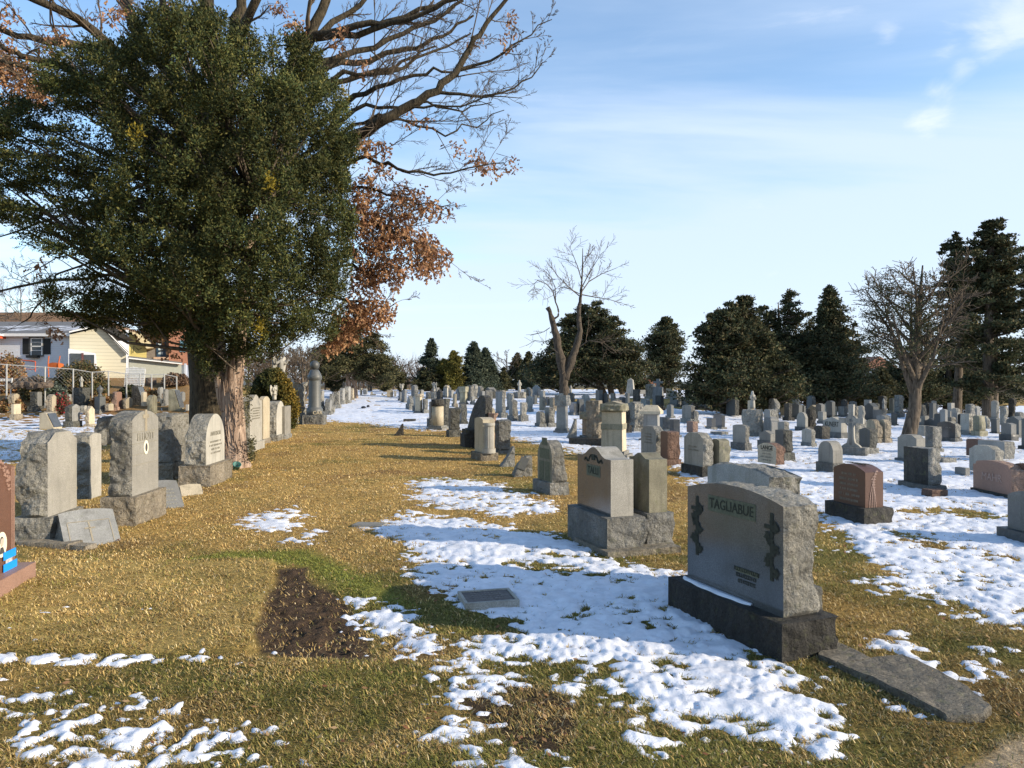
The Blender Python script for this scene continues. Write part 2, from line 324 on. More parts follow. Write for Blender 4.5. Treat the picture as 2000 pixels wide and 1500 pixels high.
# ------------------------------------------------------------------ ground, grass and snow
def W_(poly): return np.array([px2w(a, b) for a, b in poly])
def sdist(P, poly):
    """signed distance (positive inside) of points P to polygon"""
    x, y = P[:, 0], P[:, 1]; n = len(poly); ins = np.zeros(len(P), bool); dm = np.full(len(P), 1e9)
    for i in range(n):
        ax, ay = poly[i]; bx, by = poly[(i + 1) % n]; ex, ey = bx - ax, by - ay; wx, wy = x - ax, y - ay
        t = np.clip((wx * ex + wy * ey) / (ex * ex + ey * ey + 1e-12), 0, 1); dm = np.minimum(dm, (wx - ex * t) ** 2 + (wy - ey * t) ** 2)
        c = ((ay > y) != (by > y)); xs = (bx - ax) * (y - ay) / ((by - ay) + 1e-12) + ax; ins ^= (c & (x < xs))
    return np.where(ins, 1, -1) * np.sqrt(dm)
SNOWP = [  # polygon, edge softness as a fraction of distance, inner level
 ([(700, 1030), (790, 1000), (880, 1008), (1000, 1020), (1110, 1052), (1200, 1092), (1335, 1120), (1420, 1180), (1500, 1290), (1590, 1330), (1650, 1390), (1664, 1445), (1600, 1482), (1500, 1440), (1400, 1430), (1330, 1445), (1260, 1400), (1180, 1350), (1120, 1300), (1060, 1290), (1000, 1270), (900, 1262), (860, 1280), (760, 1290), (705, 1215), (655, 1162), (720, 1165), (780, 1185), (860, 1232), (940, 1240), (905, 1200), (870, 1175), (800, 1130), (792, 1070)], 0.012, 0.88),
 ([(1040, 1270), (1130, 1300), (1230, 1380), (1330, 1440), (1420, 1430), (1480, 1460), (1400, 1470), (1290, 1500), (1240, 1490), (1180, 1430), (1100, 1370), (1020, 1330)], 0.02, 0.50),
 ([(880, 1250), (1010, 1270), (1060, 1320), (1010, 1350), (960, 1390), (1000, 1450), (1120, 1480), (1150, 1560), (830, 1560), (800, 1440), (850, 1340)], 0.02, 0.62),
 ([(770, 940), (870, 932), (960, 940), (1060, 965), (1100, 1000), (1000, 1010), (900, 1000), (800, 985)], 0.012, 0.55),
 ([(475, 1005), (560, 990), (600, 1000), (590, 1035), (520, 1042), (470, 1035)], 0.012, 0.85),
 ([(585, 1040), (630, 1035), (620, 1060), (570, 1060)], 0.01, 0.8),
 ([(-200, 1284), (0, 1284), (170, 1279), (300, 1281), (430, 1276), (430, 1286), (310, 1292), (250, 1300), (170, 1296), (0, 1297), (-200, 1297)], 0.003, 1.2),
 ([(-300, 1310), (100, 1320), (330, 1345), (460, 1330), (470, 1380), (640, 1385), (660, 1540), (500, 1560), (-300, 1560)], 0.03, 0.02),
 ([(590, 812), (640, 824), (700, 826), (760, 834), (840, 842), (890, 842), (990, 856), (1100, 880), (1150, 890), (1200, 905), (1300, 900), (1332, 935), (1400, 975), (1580, 1000), (1590, 1050), (1700, 1120), (1850, 1180), (2000, 1205), (2600, 1300), (2600, 757), (590, 757)], 0.012, 0.76),
 ([(1585, 1075), (1700, 1150), (1900, 1215), (2100, 1250), (2600, 1350), (2600, 1100), (1600, 1050)], 0.02, 0.55),
 ([(1680, 1245), (1760, 1235), (1850, 1300), (1890, 1350), (1830, 1350), (1740, 1300)], 0.012, 0.85),
 ([(1735, 1370), (1800, 1395), (1805, 1410), (1740, 1385)], 0.005, 0.9),
 ([(1880, 1240), (2000, 1280), (2000, 1350), (1930, 1330), (1860, 1270)], 0.03, 0.55),
 ([(-600, 800), (370, 798), (370, 842), (300, 850), (200, 880), (100, 905), (-600, 930)], 0.02, 0.25),
 ([(480, 775), (580, 778), (580, 800), (480, 800)], 0.01, 0.9),
]
SNOWN = [  # bare patches
 ([(860, 1190), (905, 1200), (1000, 1215), (1010, 1235), (930, 1235), (870, 1222)], 0.012, 1.2),
 ([(1000, 1095), (1100, 1105), (1210, 1125), (1230, 1140), (1120, 1125), (1010, 1108)], 0.012, 0.9),
 ([(940, 1015), (1060, 1030), (1040, 1040), (950, 1025)], 0.01, 0.8),
 ([(1040, 1070), (1120, 1085), (1100, 1092), (1040, 1082)], 0.01, 0.6),
 ([(1590, 1075), (1640, 1060), (1760, 1125), (1640, 1115)], 0.02, 0.9),
 ([(1745, 995), (1850, 992), (2000, 1010), (2000, 1025), (1850, 1005), (1750, 1003)], 0.01, 0.9),
 ([(1730, 1035), (1850, 1060), (2000, 1085), (2000, 1098), (1850, 1085), (1750, 1055)], 0.01, 0.8),
 ([(1060, 779), (1090, 779), (1350, 779), (1420, 790), (1420, 806), (1340, 800), (1220, 791), (1060, 792)], 0.004, 1.5),
 ([(1600, 1030), (1680, 1045), (1660, 1060), (1590, 1050)], 0.01, 0.7),
 ([(1820, 893), (1850, 890), (1880, 897), (1830, 899)], 0.01, 0.7),
]
SW = [(W_(p), e, l) for p, e, l in SNOWP]; SN = [(W_(p), e, l) for p, e, l in SNOWN]
def snow_t(x, y):
    """snow thickness in metres, negative where there is none"""
    P = np.c_[x, y]; d = np.hypot(x, y); M = np.full(len(P), -1.35)
    for poly, e, l in SW:
        lo = poly.min(0) - 1.5; hi = poly.max(0) + 1.5
        s = (P[:, 0] > lo[0]) & (P[:, 0] < hi[0]) & (P[:, 1] > lo[1]) & (P[:, 1] < hi[1])
        if not s.any(): continue
        v = sdist(P[s], poly) / (e * np.maximum(d[s], 3) * 2.6 + 0.05)
        M[s] = np.maximum(M[s], np.clip(v, -1, 1) * np.where(v > 0, 0.9, 1.7) - (1 - l) * 1.0)
    for poly, e, l in SN:
        lo = poly.min(0) - 1; hi = poly.max(0) + 1
        s = (P[:, 0] > lo[0]) & (P[:, 0] < hi[0]) & (P[:, 1] > lo[1]) & (P[:, 1] < hi[1])
        if not s.any(): continue
        v = np.clip(sdist(P[s], poly) / (e * np.maximum(d[s], 3) * 2 + 0.04) + 0.6, 0, 1); M[s] -= v * l
    # wind/footfall texture, finer near by
    n = 0.40 * fbm2(x * 1.1 + 3, y * 1.9, 3, 11) + 0.80 * fbm2(x * 4.2, y * 6.5, 3, 21) + 0.78 * noise2(x * 13, y * 16, 31) + 0.52 * noise2(x * 31, y * 34, 33)
    lf = sstep(0.2, -1.0, x) * 0 + (1 - sstep(-1.2, -0.4, x)) * (1 - sstep(4.6, 5.2, y)); n = n + lf * 0.75 * noise2(x * 21, y * 19, 37)
    v = M * 1.0 + n
    return np.where(v > 0, 0.021 * np.minimum(v, 1.2) ** 0.8 + 0.006 * np.clip(v - 0.2, 0, 1) * (noise2(x * 9, y * 9, 41) + 0.9 * noise2(x * 24, y * 24, 42)) , 0.03 * v)
DIRT = W_([(540, 1112), (600, 1108), (612, 1140), (655, 1165), (700, 1205), (735, 1285), (650, 1292), (497, 1278), (512, 1210), (530, 1160)])
SOD = W_([(-400, 1110), (100, 1098), (300, 1100), (400, 1096), (537, 1095), (528, 1160), (510, 1210), (497, 1275), (300, 1280), (-400, 1280)])
GREEN = W_([(330, 1098), (450, 1078), (600, 1075), (680, 1110), (770, 1160), (790, 1185), (700, 1165), (630, 1130), (590, 1105), (480, 1092)])
MUD = W_([(960, 1330), (1040, 1335), (1120, 1380), (1130, 1420), (1100, 1470), (1010, 1480), (960, 1440), (890, 1370)])
ROAD = W_([(1840, 1520), (1925, 1475), (2000, 1440), (2300, 1330), (2300, 1700), (1700, 1700), (1790, 1545)])
def ground_col(x, y):
    P = np.c_[x, y]; d = np.hypot(x, y)[:, None]
    a = fbm2(x * 0.55, y * 0.55, 4, 61)[:, None]; b = fbm2(x * 3, y * 3, 3, 71)[:, None]
    straw = np.array([0.40, 0.27, 0.095]); olive = np.array([0.17, 0.15, 0.045]); brown = np.array([0.22, 0.13, 0.055])
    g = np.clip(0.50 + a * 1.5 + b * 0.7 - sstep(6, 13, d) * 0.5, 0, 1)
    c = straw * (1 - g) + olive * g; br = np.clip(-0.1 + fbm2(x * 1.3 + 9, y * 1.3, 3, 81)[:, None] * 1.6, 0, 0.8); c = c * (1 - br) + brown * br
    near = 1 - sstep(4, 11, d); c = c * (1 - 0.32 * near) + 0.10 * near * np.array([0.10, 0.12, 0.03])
    v = np.clip(sdist(P, SOD) / 0.08 + 0.5, 0, 1)[:, None]; c = c * (1 - v) + v * (np.array([0.38, 0.28, 0.10]) * (1 + 0.25 * b))
    v = np.clip(sdist(P, GREEN) / 0.2 + 0.6, 0, 1)[:, None]; c = c * (1 - v) + v * np.array([0.20, 0.20, 0.045])
    for poly, cc in ((DIRT, (0.075, 0.052, 0.036)), (MUD, (0.06, 0.042, 0.026))):
        v = np.clip((sdist(P, poly) + 0.06 * b[:, 0]) / 0.06 + 0.5, 0, 1)[:, None]; c = c * (1 - v) + v * np.array(cc)
    v = np.clip((sdist(P, ROAD) + 0.05 * b[:, 0]) / 0.08 + 0.5, 0, 1)[:, None]; c = c * (1 - v) + v * np.array([0.36, 0.29, 0.20])
    k = (x / np.maximum(y, 0.5)); lf = ((k < -0.40) & (y > 30) & (y < 60)).astype(float)[:, None] * 0.7; c = c * (1 - lf) + lf * np.array([0.20, 0.12, 0.07]) * (1 + 0.6 * b)
    far = sstep(90, 200, d); c = c * (1 - far) + far * np.array([0.10, 0.085, 0.05])
    return np.clip(c, 0.008, 1)
def polar_grid():
    fa = np.arange(-0.86, 0.8601, 0.0029); ca = np.linspace(0.86, 2 * math.pi - 0.86, 62)[1:-1]; an = np.concatenate([fa, ca])
    r = [0.15]
    while r[-1] < 3500:
        q = r[-1]; r.append(q * (1.35 if q < 2.3 else 1.0048 if q < 46 else 1.02 if q < 100 else 1.12))
    r = np.array(r); A, Rr = np.meshgrid(an, r); return np.sin(A) * Rr, np.cos(A) * Rr, len(r), len(an)
def build_ground():
    X, Y, nr, na = polar_grid(); x = X.ravel(); y = Y.ravel(); z = gz(x, y)
    dirt = np.clip(sdist(np.c_[x, y], DIRT) / 0.1, 0, 1); z = z + dirt * (0.018 * noise2(x * 14, y * 14, 91) + 0.012 * noise2(x * 35, y * 35, 92)) + 0.006 * noise2(x * 12, y * 12, 93) * (np.hypot(x, y) < 25)
    sod = np.clip(sdist(np.c_[x, y], SOD) / 0.05 + 0.5, 0, 1); z = z + 0.03 * sod
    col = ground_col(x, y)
    i = np.arange(nr - 1)[:, None] * na; j = np.arange(na)[None]; k = (j + 1) % na
    Q = np.stack([i + j, i + k, i + na + k, i + na + j], -1).reshape(-1, 4)[:, ::-1]
    cv = len(x); V = np.vstack([np.c_[x, y, z], [0, 0, float(gz(0, 0))]]); T = np.array([(cv, (q + 1) % na, q) for q in range(na)])[:, ::-1]
    me = mesh_np('ground', V, Q, T, np.vstack([col, col[:1]]), True)
    m, nt, p = newmat('ground_soil', 0.95); p.inputs['Specular IOR Level'].default_value = 0.1
    a = nt.nodes.new('ShaderNodeAttribute'); a.attribute_name = 'col'; tc = nt.nodes.new('ShaderNodeTexCoord').outputs['Object']
    n = noise_node(nt, 22, 6, 0.75, tc); f = ramp(nt, n.outputs[0], [(0.3, (0.45, 0.45, 0.42)), (0.5, (0.95, 0.95, 0.95)), (0.72, (1.75, 1.65, 1.5))]).outputs[0]
    n1 = noise_node(nt, 120, 3, 0.7, tc); f1 = ramp(nt, n1.outputs[0], [(0.3, (0.6, 0.6, 0.6)), (0.7, (1.4, 1.38, 1.3))]).outputs[0]
    c = mixc(nt, 1.0, a.outputs['Color'], f, 'MULTIPLY'); c = mixc(nt, 1.0, c, f1, 'MULTIPLY'); nt.links.new(c, p.inputs['Base Color']); bump(nt, p, n.outputs[0], 0.9, 0.04)
    tag(link('ground', me, m), kind='structure')
    # snow cover on the same grid
    d = np.hypot(x, y); sel = (d > 2.3) & (d < 105) & (y > 0); t = np.full(len(x), -1.0); t[sel] = snow_t(x[sel], y[sel])
    for bx, by, rr in MARK: t = np.where((x - bx) ** 2 + (y - by) ** 2 < rr * rr, -1, t)
    h = np.where(t > -0.012, t, -0.03)
    qt = t[Q].max(1) > 0; Qs = Q[qt]; used = np.unique(Qs); mp = np.full(len(x) + 1, -1); mp[used] = np.arange(len(used))
    Vs = np.c_[x[used], y[used], z[used] + h[used]]
    me = mesh_np('snow_cover', Vs, mp[Qs], None, None, True)
    tag(link('snow_cover', me, M_snow), 'thin melting snow lying in patches over the grass', 'snow', kind='stuff')
    return
MARK = [(*px2w(952, 1172), 0.22)]
def build_grass():
    n = 1000000
    # density falls with distance
    u = rng.random(n); r0, r1 = 2.7, 34.0; r = r0 * (r1 / r0) ** (u ** 1.25); a = rng.uniform(-0.70, 0.70, n); x = np.sin(a) * r * 1.0; y = np.cos(a) * r
    t = snow_t(x, y); P = np.c_[x, y]; dd = sdist(P, DIRT); rd = sdist(P, ROAD); md = sdist(P, MUD)
    keep = ((t < 0.005) | (rng.random(n) < 0.22 * (t < 0.013))) & ((dd + 0.06 * noise2(x * 7, y * 7, 58) < 0) | (rng.random(n) < 0.16)) & ((rd < 0) | (rng.random(n) < 0.06)) & ((md < 0) | (rng.random(n) < 0.45))
    tuft = noise2(x * 6, y * 6, 51) + 0.7 * noise2(x * 13, y * 13, 52); keep &= rng.random(n) < (0.7 + 0.5 * tuft) * (1 - 0.0 * r)
    for bx, by, rr in MARK: keep &= (x - bx) ** 2 + (y - by) ** 2 > rr * rr
    x, y, r, tuft, dd, t = x[keep], y[keep], r[keep], tuft[keep], dd[keep], t[keep]; n = len(x)
    z = gz(x, y) + 0.03 * np.clip(sdist(np.c_[x, y], SOD) / 0.05 + 0.5, 0, 1)
    L = rng.uniform(0.014, 0.040, n) * (1 + 0.02 * r); w = 0.0011 + 0.00030 * r; w = w * rng.uniform(0.7, 1.4, n)
    az = rng.uniform(0, 2 * math.pi, n) ; az = az + 0; el = rng.uniform(0.02, 0.75, n)
    ca, sa = np.cos(az), np.sin(az); ce, se = np.cos(el), np.sin(el)
    sx, sy = -sa * w, ca * w
    b = np.c_[x, y, z - 0.004]; tip = b + np.c_[ca * ce * L, sa * ce * L, se * L + 0.004]; md_ = b + np.c_[ca * ce * L * .5, sa * ce * L * .5, se * L * .62 + 0.004]
    s = np.c_[sx, sy, 0 * sx]
    V = np.stack([b - s, b + s, md_ + s * .8, md_ - s * .8, tip], 1).reshape(-1, 3)
    i = np.arange(n)[:, None] * 5; Q = i + np.array([0, 1, 2, 3]); T = i + np.array([3, 2, 4])
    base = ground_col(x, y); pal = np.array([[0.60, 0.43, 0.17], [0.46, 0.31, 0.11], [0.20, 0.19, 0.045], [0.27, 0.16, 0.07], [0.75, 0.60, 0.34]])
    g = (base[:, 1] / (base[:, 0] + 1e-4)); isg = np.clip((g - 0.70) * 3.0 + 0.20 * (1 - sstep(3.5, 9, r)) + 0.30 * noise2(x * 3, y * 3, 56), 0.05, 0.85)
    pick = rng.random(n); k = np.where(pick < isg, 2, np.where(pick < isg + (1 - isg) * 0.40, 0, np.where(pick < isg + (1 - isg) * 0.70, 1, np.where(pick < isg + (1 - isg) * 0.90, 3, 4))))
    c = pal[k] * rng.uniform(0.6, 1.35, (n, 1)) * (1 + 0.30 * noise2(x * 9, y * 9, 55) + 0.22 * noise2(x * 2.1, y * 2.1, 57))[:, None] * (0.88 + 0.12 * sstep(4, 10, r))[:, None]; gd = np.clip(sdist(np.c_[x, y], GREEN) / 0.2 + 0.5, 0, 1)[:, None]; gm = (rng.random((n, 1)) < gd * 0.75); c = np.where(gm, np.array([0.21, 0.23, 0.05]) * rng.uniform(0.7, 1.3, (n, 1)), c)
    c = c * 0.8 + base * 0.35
    me = mesh_np('grass', V, Q, T, np.repeat(c, 5, 0), False)
    tag(link('grass', me, M_grass), 'short matted winter grass in straw, brown and olive between the snow patches', 'grass', kind='stuff')
    # fallen leaves
    n = 1500; r = 2.9 * (14 / 2.9) ** rng.random(n); a = rng.uniform(-.68, .68, n); x = np.sin(a) * r; y = np.cos(a) * r; z = gz(x, y) + 0.02 + np.maximum(0, snow_t(x, y))
    az = rng.uniform(0, 6.28, n); L = rng.uniform(0.006, 0.022, n) * (1 - .5 * (snow_t(x, y) > 0)); ca, sa = np.cos(az), np.sin(az); u = np.c_[ca, sa, rng.uniform(-.3, .5, n)] * L[:, None]; v = np.c_[-sa, ca, rng.uniform(-.3, .5, n)] * L[:, None] * 0.5; p = np.c_[x, y, z]
    V = np.stack([p - u, p - v, p + u, p + v], 1).reshape(-1, 3); c = np.array([[0.34, 0.19, 0.09], [0.45, 0.30, 0.16], [0.22, 0.10, 0.05]])[rng.integers(0, 3, n)]
    tag(link('fallen_leaves', mesh_np('fallen_leaves', V, np.arange(4 * n).reshape(-1, 4), None, np.repeat(c, 4, 0)), M_oakleaf), 'small brown fallen leaves scattered over grass and snow', 'leaves', kind='stuff')

# ------------------------------------------------------------------ stones
def top_prof(kind, s, L):
    """height offset (<= 0) along the face, s in 0..1"""
    q = 2 * s - 1
    if kind == 'arch': return -0.13 * L * q * q
    if kind == 'low': return -0.07 * L * q * q
    if kind == 'round': return -0.5 * L * (1 - np.sqrt(np.clip(1 - q * q * 0.98, 0, 1)))
    if kind == 'peak': return -0.16 * L * np.abs(q)
    if kind == 'gable': return -0.32 * L * np.abs(q)
    if kind == 'serp': return -0.13 * L * (0.5 - 0.5 * np.cos(np.clip(np.abs(q) * 1.35, 0, 1) * math.pi))
    if kind == 'shoulder': return np.where(np.abs(q) < 0.8, -0.22 * L * (1 - np.sqrt(np.clip(1 - (q / 0.8) ** 2 * 0.75, 0, 1))), -0.22 * L)
    if kind == 'notch': return np.where(np.abs(q) > 0.86, -0.10 * L, -0.06 * L * q * q)
    if kind == 'hip': return -0.14 * L * sstep(0.45, 1.0, np.abs(q))
    return 0 * s
def rocknoise(p, seed):
    """chipped rock face: a few broad scooped planes with sharp ridges, then finer chips"""
    q = p + 0.05 * np.stack([noise3(p[:, 0] * 5, p[:, 1] * 5, p[:, 2] * 5, seed + 9 + i) for i in range(3)], 1)
    r = np.random.default_rng(seed); out = np.full(len(p), -9.0); c = q.mean(0); ext = max(0.3, np.ptp(q, axis=0).max())
    for i in range(int(np.clip(ext * 26, 10, 34))):     # upper envelope of tilted cones
        o = q[r.integers(len(q))]; d = np.linalg.norm((q - o) * r.uniform(.7, 1.4, 3), axis=1); out = np.maximum(out, r.uniform(-.1, .9) - d * 5.5)
    out = np.clip(out, -1.2, 1)
    f = [noise3(*(p @ np.array([[.8, .6, 0], [-.6, .8, 0], [0, 0, 1]]) * k).T, seed + j, True) for j, k in enumerate((12, 27, 55))]
    return 0.85 * out + 0.42 * f[0] + 0.26 * f[1] + 0.12 * f[2] + 0.1
def block(L, T, z0, z1, top='flat', rough='', cell=0.03, amp=0.03, seed=1, taper=0.0, slant=0.0):
    """box in local l (0..L), t (0..T), z; front face at t = 0, near end at l = 0.
    rough letters: n near end, f far end, b back, t top, s front"""
    nl = int(np.clip(L / cell, 4, 70)); nt_ = int(np.clip(T / cell, 3, 40)); nz = int(np.clip((z1 - z0) / cell, 3, 90))
    if not rough: nt_ = 3 if slant == 0 else 6; nz = 3; nl = nl if top != 'flat' else 3
    I, J, K = np.meshgrid(np.arange(nl + 1), np.arange(nt_ + 1), np.arange(nz + 1), indexing='ij')
    idx = (I * (nt_ + 1) + J) * (nz + 1) + K
    s = I / nl; u = J / nt_; w = K / nz
    zt = z1 + top_prof(top, s, L) - slant * (1 - u) * (w > 0)
    tp = taper * w
    l = (s - 0.5) * L * (1 - tp) + 0.5 * L; t = (u - 0.5) * T * (1 - tp) + 0.5 * T; z = z0 + w * (zt - z0)
    P = np.stack([l, t, z], -1).reshape(-1, 3); D = np.zeros_like(P)
    if rough:
        rn = rocknoise(P + seed * 3.7, seed); f = lambda a, e: np.clip(a / e, 0, 1) ** 0.6
        s_, u_, w_ = s.ravel(), u.ravel(), w.ravel(); H = z1 - z0; e = 0.035
        tf = f(t.ravel(), 0.02) if 's' not in rough else 1.0
        we = f(w_ * H, e) * (f((1 - w_) * H, e) if 't' not in rough else 1)
        le = 1.0
        bb = np.minimum(f(u_ * T, 0.06), 1 if 'b' in rough else f((1 - u_) * T, 0.06))
        if 'n' in rough: D[:, 0] -= (s_ == 0) * amp * (rn + 0.5) * tf * we * bb
        if 'f' in rough: D[:, 0] += (s_ == 1) * amp * (rn + 0.5) * tf * we * bb
        if 'b' in rough: D[:, 1] += (u_ == 1) * amp * (rn + 0.3) * we
        if 's' in rough: D[:, 1] -= (u_ == 0) * amp * (rn + 0.3) * we * np.minimum(f(s_ * L, 0.05), f((1 - s_) * L, .05))
        if 't' in rough: D[:, 2] += (w_ == 1) * amp * (rn * 0.7) * tf
        P = P + D
    faces = []
    def grid(A): faces.append(np.stack([A[:-1, :-1], A[1:, :-1], A[1:, 1:], A[:-1, 1:]], -1).reshape(-1, 4))
    grid(idx[:, 0, :]); grid(idx[:, -1, :][:, ::-1]); grid(idx[0, :, :][:, ::-1]); grid(idx[-1, :, :]); grid(idx[:, :, 0][:, ::-1]); grid(idx[:, :, -1])
    Q = np.vstack(faces); used = np.unique(Q); mp = np.full(idx.size, -1); mp[used] = np.arange(len(used))
    return P[used], mp[Q]
ALLST = []
def textmesh(txt, size, depth=0.004, bold=False):
    cu = bpy.data.curves.new('txt', 'FONT'); cu.body = txt; cu.size = size; cu.extrude = depth / 2; cu.align_x = 'CENTER'; cu.align_y = 'CENTER'; cu.resolution_u = 3
    o = bpy.data.objects.new('txt', cu); C.objects.link(o); dg = bpy.context.evaluated_depsgraph_get(); me = bpy.data.meshes.new_from_object(o.evaluated_get(dg)); bpy.data.objects.remove(o); me.name = 'inscription'
    return me
def face_frame(F, l, z):
    """matrix that puts text (x right, y up, z out) onto the front face"""
    uL, uT, org, side = F; up = Vector((0, 0, 1)); out = Vector(-uT); right = up.cross(out)
    M = Matrix((right, up, out)).transposed().to_4x4(); M.translation = Vector(org + uL * l) + out * 0.002; M.translation.z = z
    return M
def place_on(F, me, l, z, mat, name, root, out=0.0, sx=1.0):
    me.materials.clear(); me.materials.append(mat)
    o = bpy.data.objects.new(name, me); C.objects.link(o); M = face_frame(F, l, z); M.translation += Vector(-F[1]) * out
    o.parent = root; o.matrix_parent_inverse = Matrix(); M = Matrix.Translation(-root.location) @ M @ Matrix.Diagonal((sx, 1, 1, 1)); o.matrix_local = M
    return o
def stone(xl, xc, xr, yt, yd, yb, side=1, top='flat', mat='light', rough='nfbt', label=None, zone=None, yaw=17, base='rock', bmat=None, taper=0.0, slant=0.0, name='gravestone', amp=0.045,
          text=None, tsize=None, tz=0.7, tmat=None, ticks=0, over=0.07, lean=0, Tm=None, Lm=None, cat='gravestone', panel=False, group=None, frontmat=None, tw=.74):
    """gravestone read off the photograph: xl..xc one visible side, xc..xr the other, xc the near upright edge"""
    x, y = px2w(xc, yb); a = R(yaw)
    uL = np.array([-math.sin(a), math.cos(a), 0]); uT = np.array([math.cos(a), math.sin(a), 0]) * side
    sc = min(1.0, max(0.5, (yb - yt) / FPX * y / 1.0)); over = over * sc if base else 0.0
    kx = (xc - 1000.0) / FPX
    P = np.array([x, y, 0]) + (uL + uT) * over; P[0] = kx * P[1]; 
    def solve(px, u):
        k = (px - 1000.0) / FPX; den = u[0] - k * u[1]
        return (k * P[1] - P[0]) / den if abs(den) > 1e-6 else 0.3
    if side > 0: L = solve(xl, uL); T = solve(xr, uT)
    else: T = solve(xl, uT); L = solve(xr, uL)
    H = (yb - yt) / FPX * y
    L = Lm if Lm else float(np.clip(L, 0.22, min(1.6, H * 1.5))) if L > 0 else 0.5; T = Tm if Tm else float(np.clip(T, 0.10, 0.75)) if T > 0 else 0.2
    zg = float(gz(P[0], P[1])); ztop = EYE - (yt - 750.0) / FPX * (P[1] + 0.5 * L * uL[1]); zd = EYE - (yd - 750.0) / FPX * P[1]
    ztop = max(ztop, zg + 0.15); zd = min(max(zd, zg + 0.02), ztop - 0.08)
    cell = max(0.011, y * 0.0024); seed = len(ALLST) * 7 + 3
    root = empty(name, (P[0] + (uL[0] * L + uT[0] * T) / 2, P[1] + (uL[1] * L + uT[1] * T) / 2, zg), label, cat, group)
    c0 = np.array(root.location)
    def put(V, Q, nm, m):
        Wd = P[None, :2] + V[:, :1] * uL[None, :2] + V[:, 1:2] * uT[None, :2]; V3 = np.c_[Wd, V[:, 2]] - c0
        if lean: V3[:, 0] += (V3[:, 2]) * math.tan(R(lean)) * uT[0]
        if side > 0: Q = Q[:, ::-1]
        return link(nm, mesh_np(nm, V3, Q), m, root)
    mr = G[mat + '_rock'] if rough else G[mat]
    V, Q = block(L, T, zd, ztop, top, rough, cell, amp * sc, seed, taper, slant)
    die = put(V, Q, 'headstone', mr)
    if rough and (frontmat or 's' not in rough):   # dressed front in its own finish
        die.data.materials.append(G[frontmat or mat]); n = len(die.data.polygons); mi = np.zeros(n, np.int32); nr = np.zeros(n * 3, np.float32); die.data.polygons.foreach_get('normal', nr)
        dots = nr.reshape(-1, 3) @ (-uT); mi[dots > 0.96] = 1; die.data.polygons.foreach_set('material_index', mi)
    if base:
        o2 = over; V, Q = block(L + 2 * o2, T + 2 * o2, zg - 0.25, zd, 'flat', 'nfbs' if base == 'rock' else '', cell, 0.03 * sc, seed + 2); V[:, 0] -= o2; V[:, 1] -= o2
        put(V, Q, 'base', G[bmat] if bmat else G[{'light': 'mid_rock', 'white': 'mid_rock', 'polish': 'mid_rock'}.get(mat, mat + '_rock')])
    elif zd > zg + 0.02:
        pass
    F = (uL, uT, P.copy(), side); mid = L / 2; hz = zd + (ztop - zd) * tz
    if panel:
        b = MB(); pw = L * 0.40; ph = (tsize or 0.1) * 1.15 / 2; b.box(-pw / 2 - 0.0, pw / 2, -ph, ph, -0.001, 0.0015); me = mesh_np('name_panel', np.vstack(b.V), np.vstack(b.Q))
        place_on(F, me, mid, hz, M_panel, 'name_panel', root)
    if text:
        ts = tsize or min(0.16, L * 1.45 / len(text)); me = textmesh(text, ts, 0.004)
        w = max(v.co.x for v in me.vertices) - min(v.co.x for v in me.vertices); sx = min(1.0, L * tw / w)
        place_on(F, me, mid, hz, tmat or M_engr, 'inscription', root, 0.003, sx)
    if ticks:
        b = MB(); r_ = random.Random(seed); zz = 0.0; rows = ticks
        for i in range(rows):
            xx = -L * r_.uniform(0.22, 0.34); xe = -xx
            while xx < xe:
                w = r_.uniform(0.012, 0.02); 
                if r_.random() < 0.8: b.box(xx, xx + w * 0.35, zz, zz + 0.028 + 0.006 * r_.random(), 0, 0.0025); 
                if r_.random() < 0.5: b.box(xx, xx + w * 0.8, zz + 0.024 * r_.random(), zz + 0.0045 + 0.024 * r_.random() * 0 + 0.02, 0, 0.002)
                xx += w * 1.3
            zz -= 0.062
        if b.V:
            me = mesh_np('epitaph', np.vstack(b.V), np.vstack(b.Q)); place_on(F, me, mid, zd + (ztop - zd) * (tz - 0.18 if text else tz), M_engr2, 'epitaph', root)
    ALLST.append((root, xc, zone, mat, top, rough, H, F, L, T, zd, ztop))
    return root, F, L, T, zd, ztop

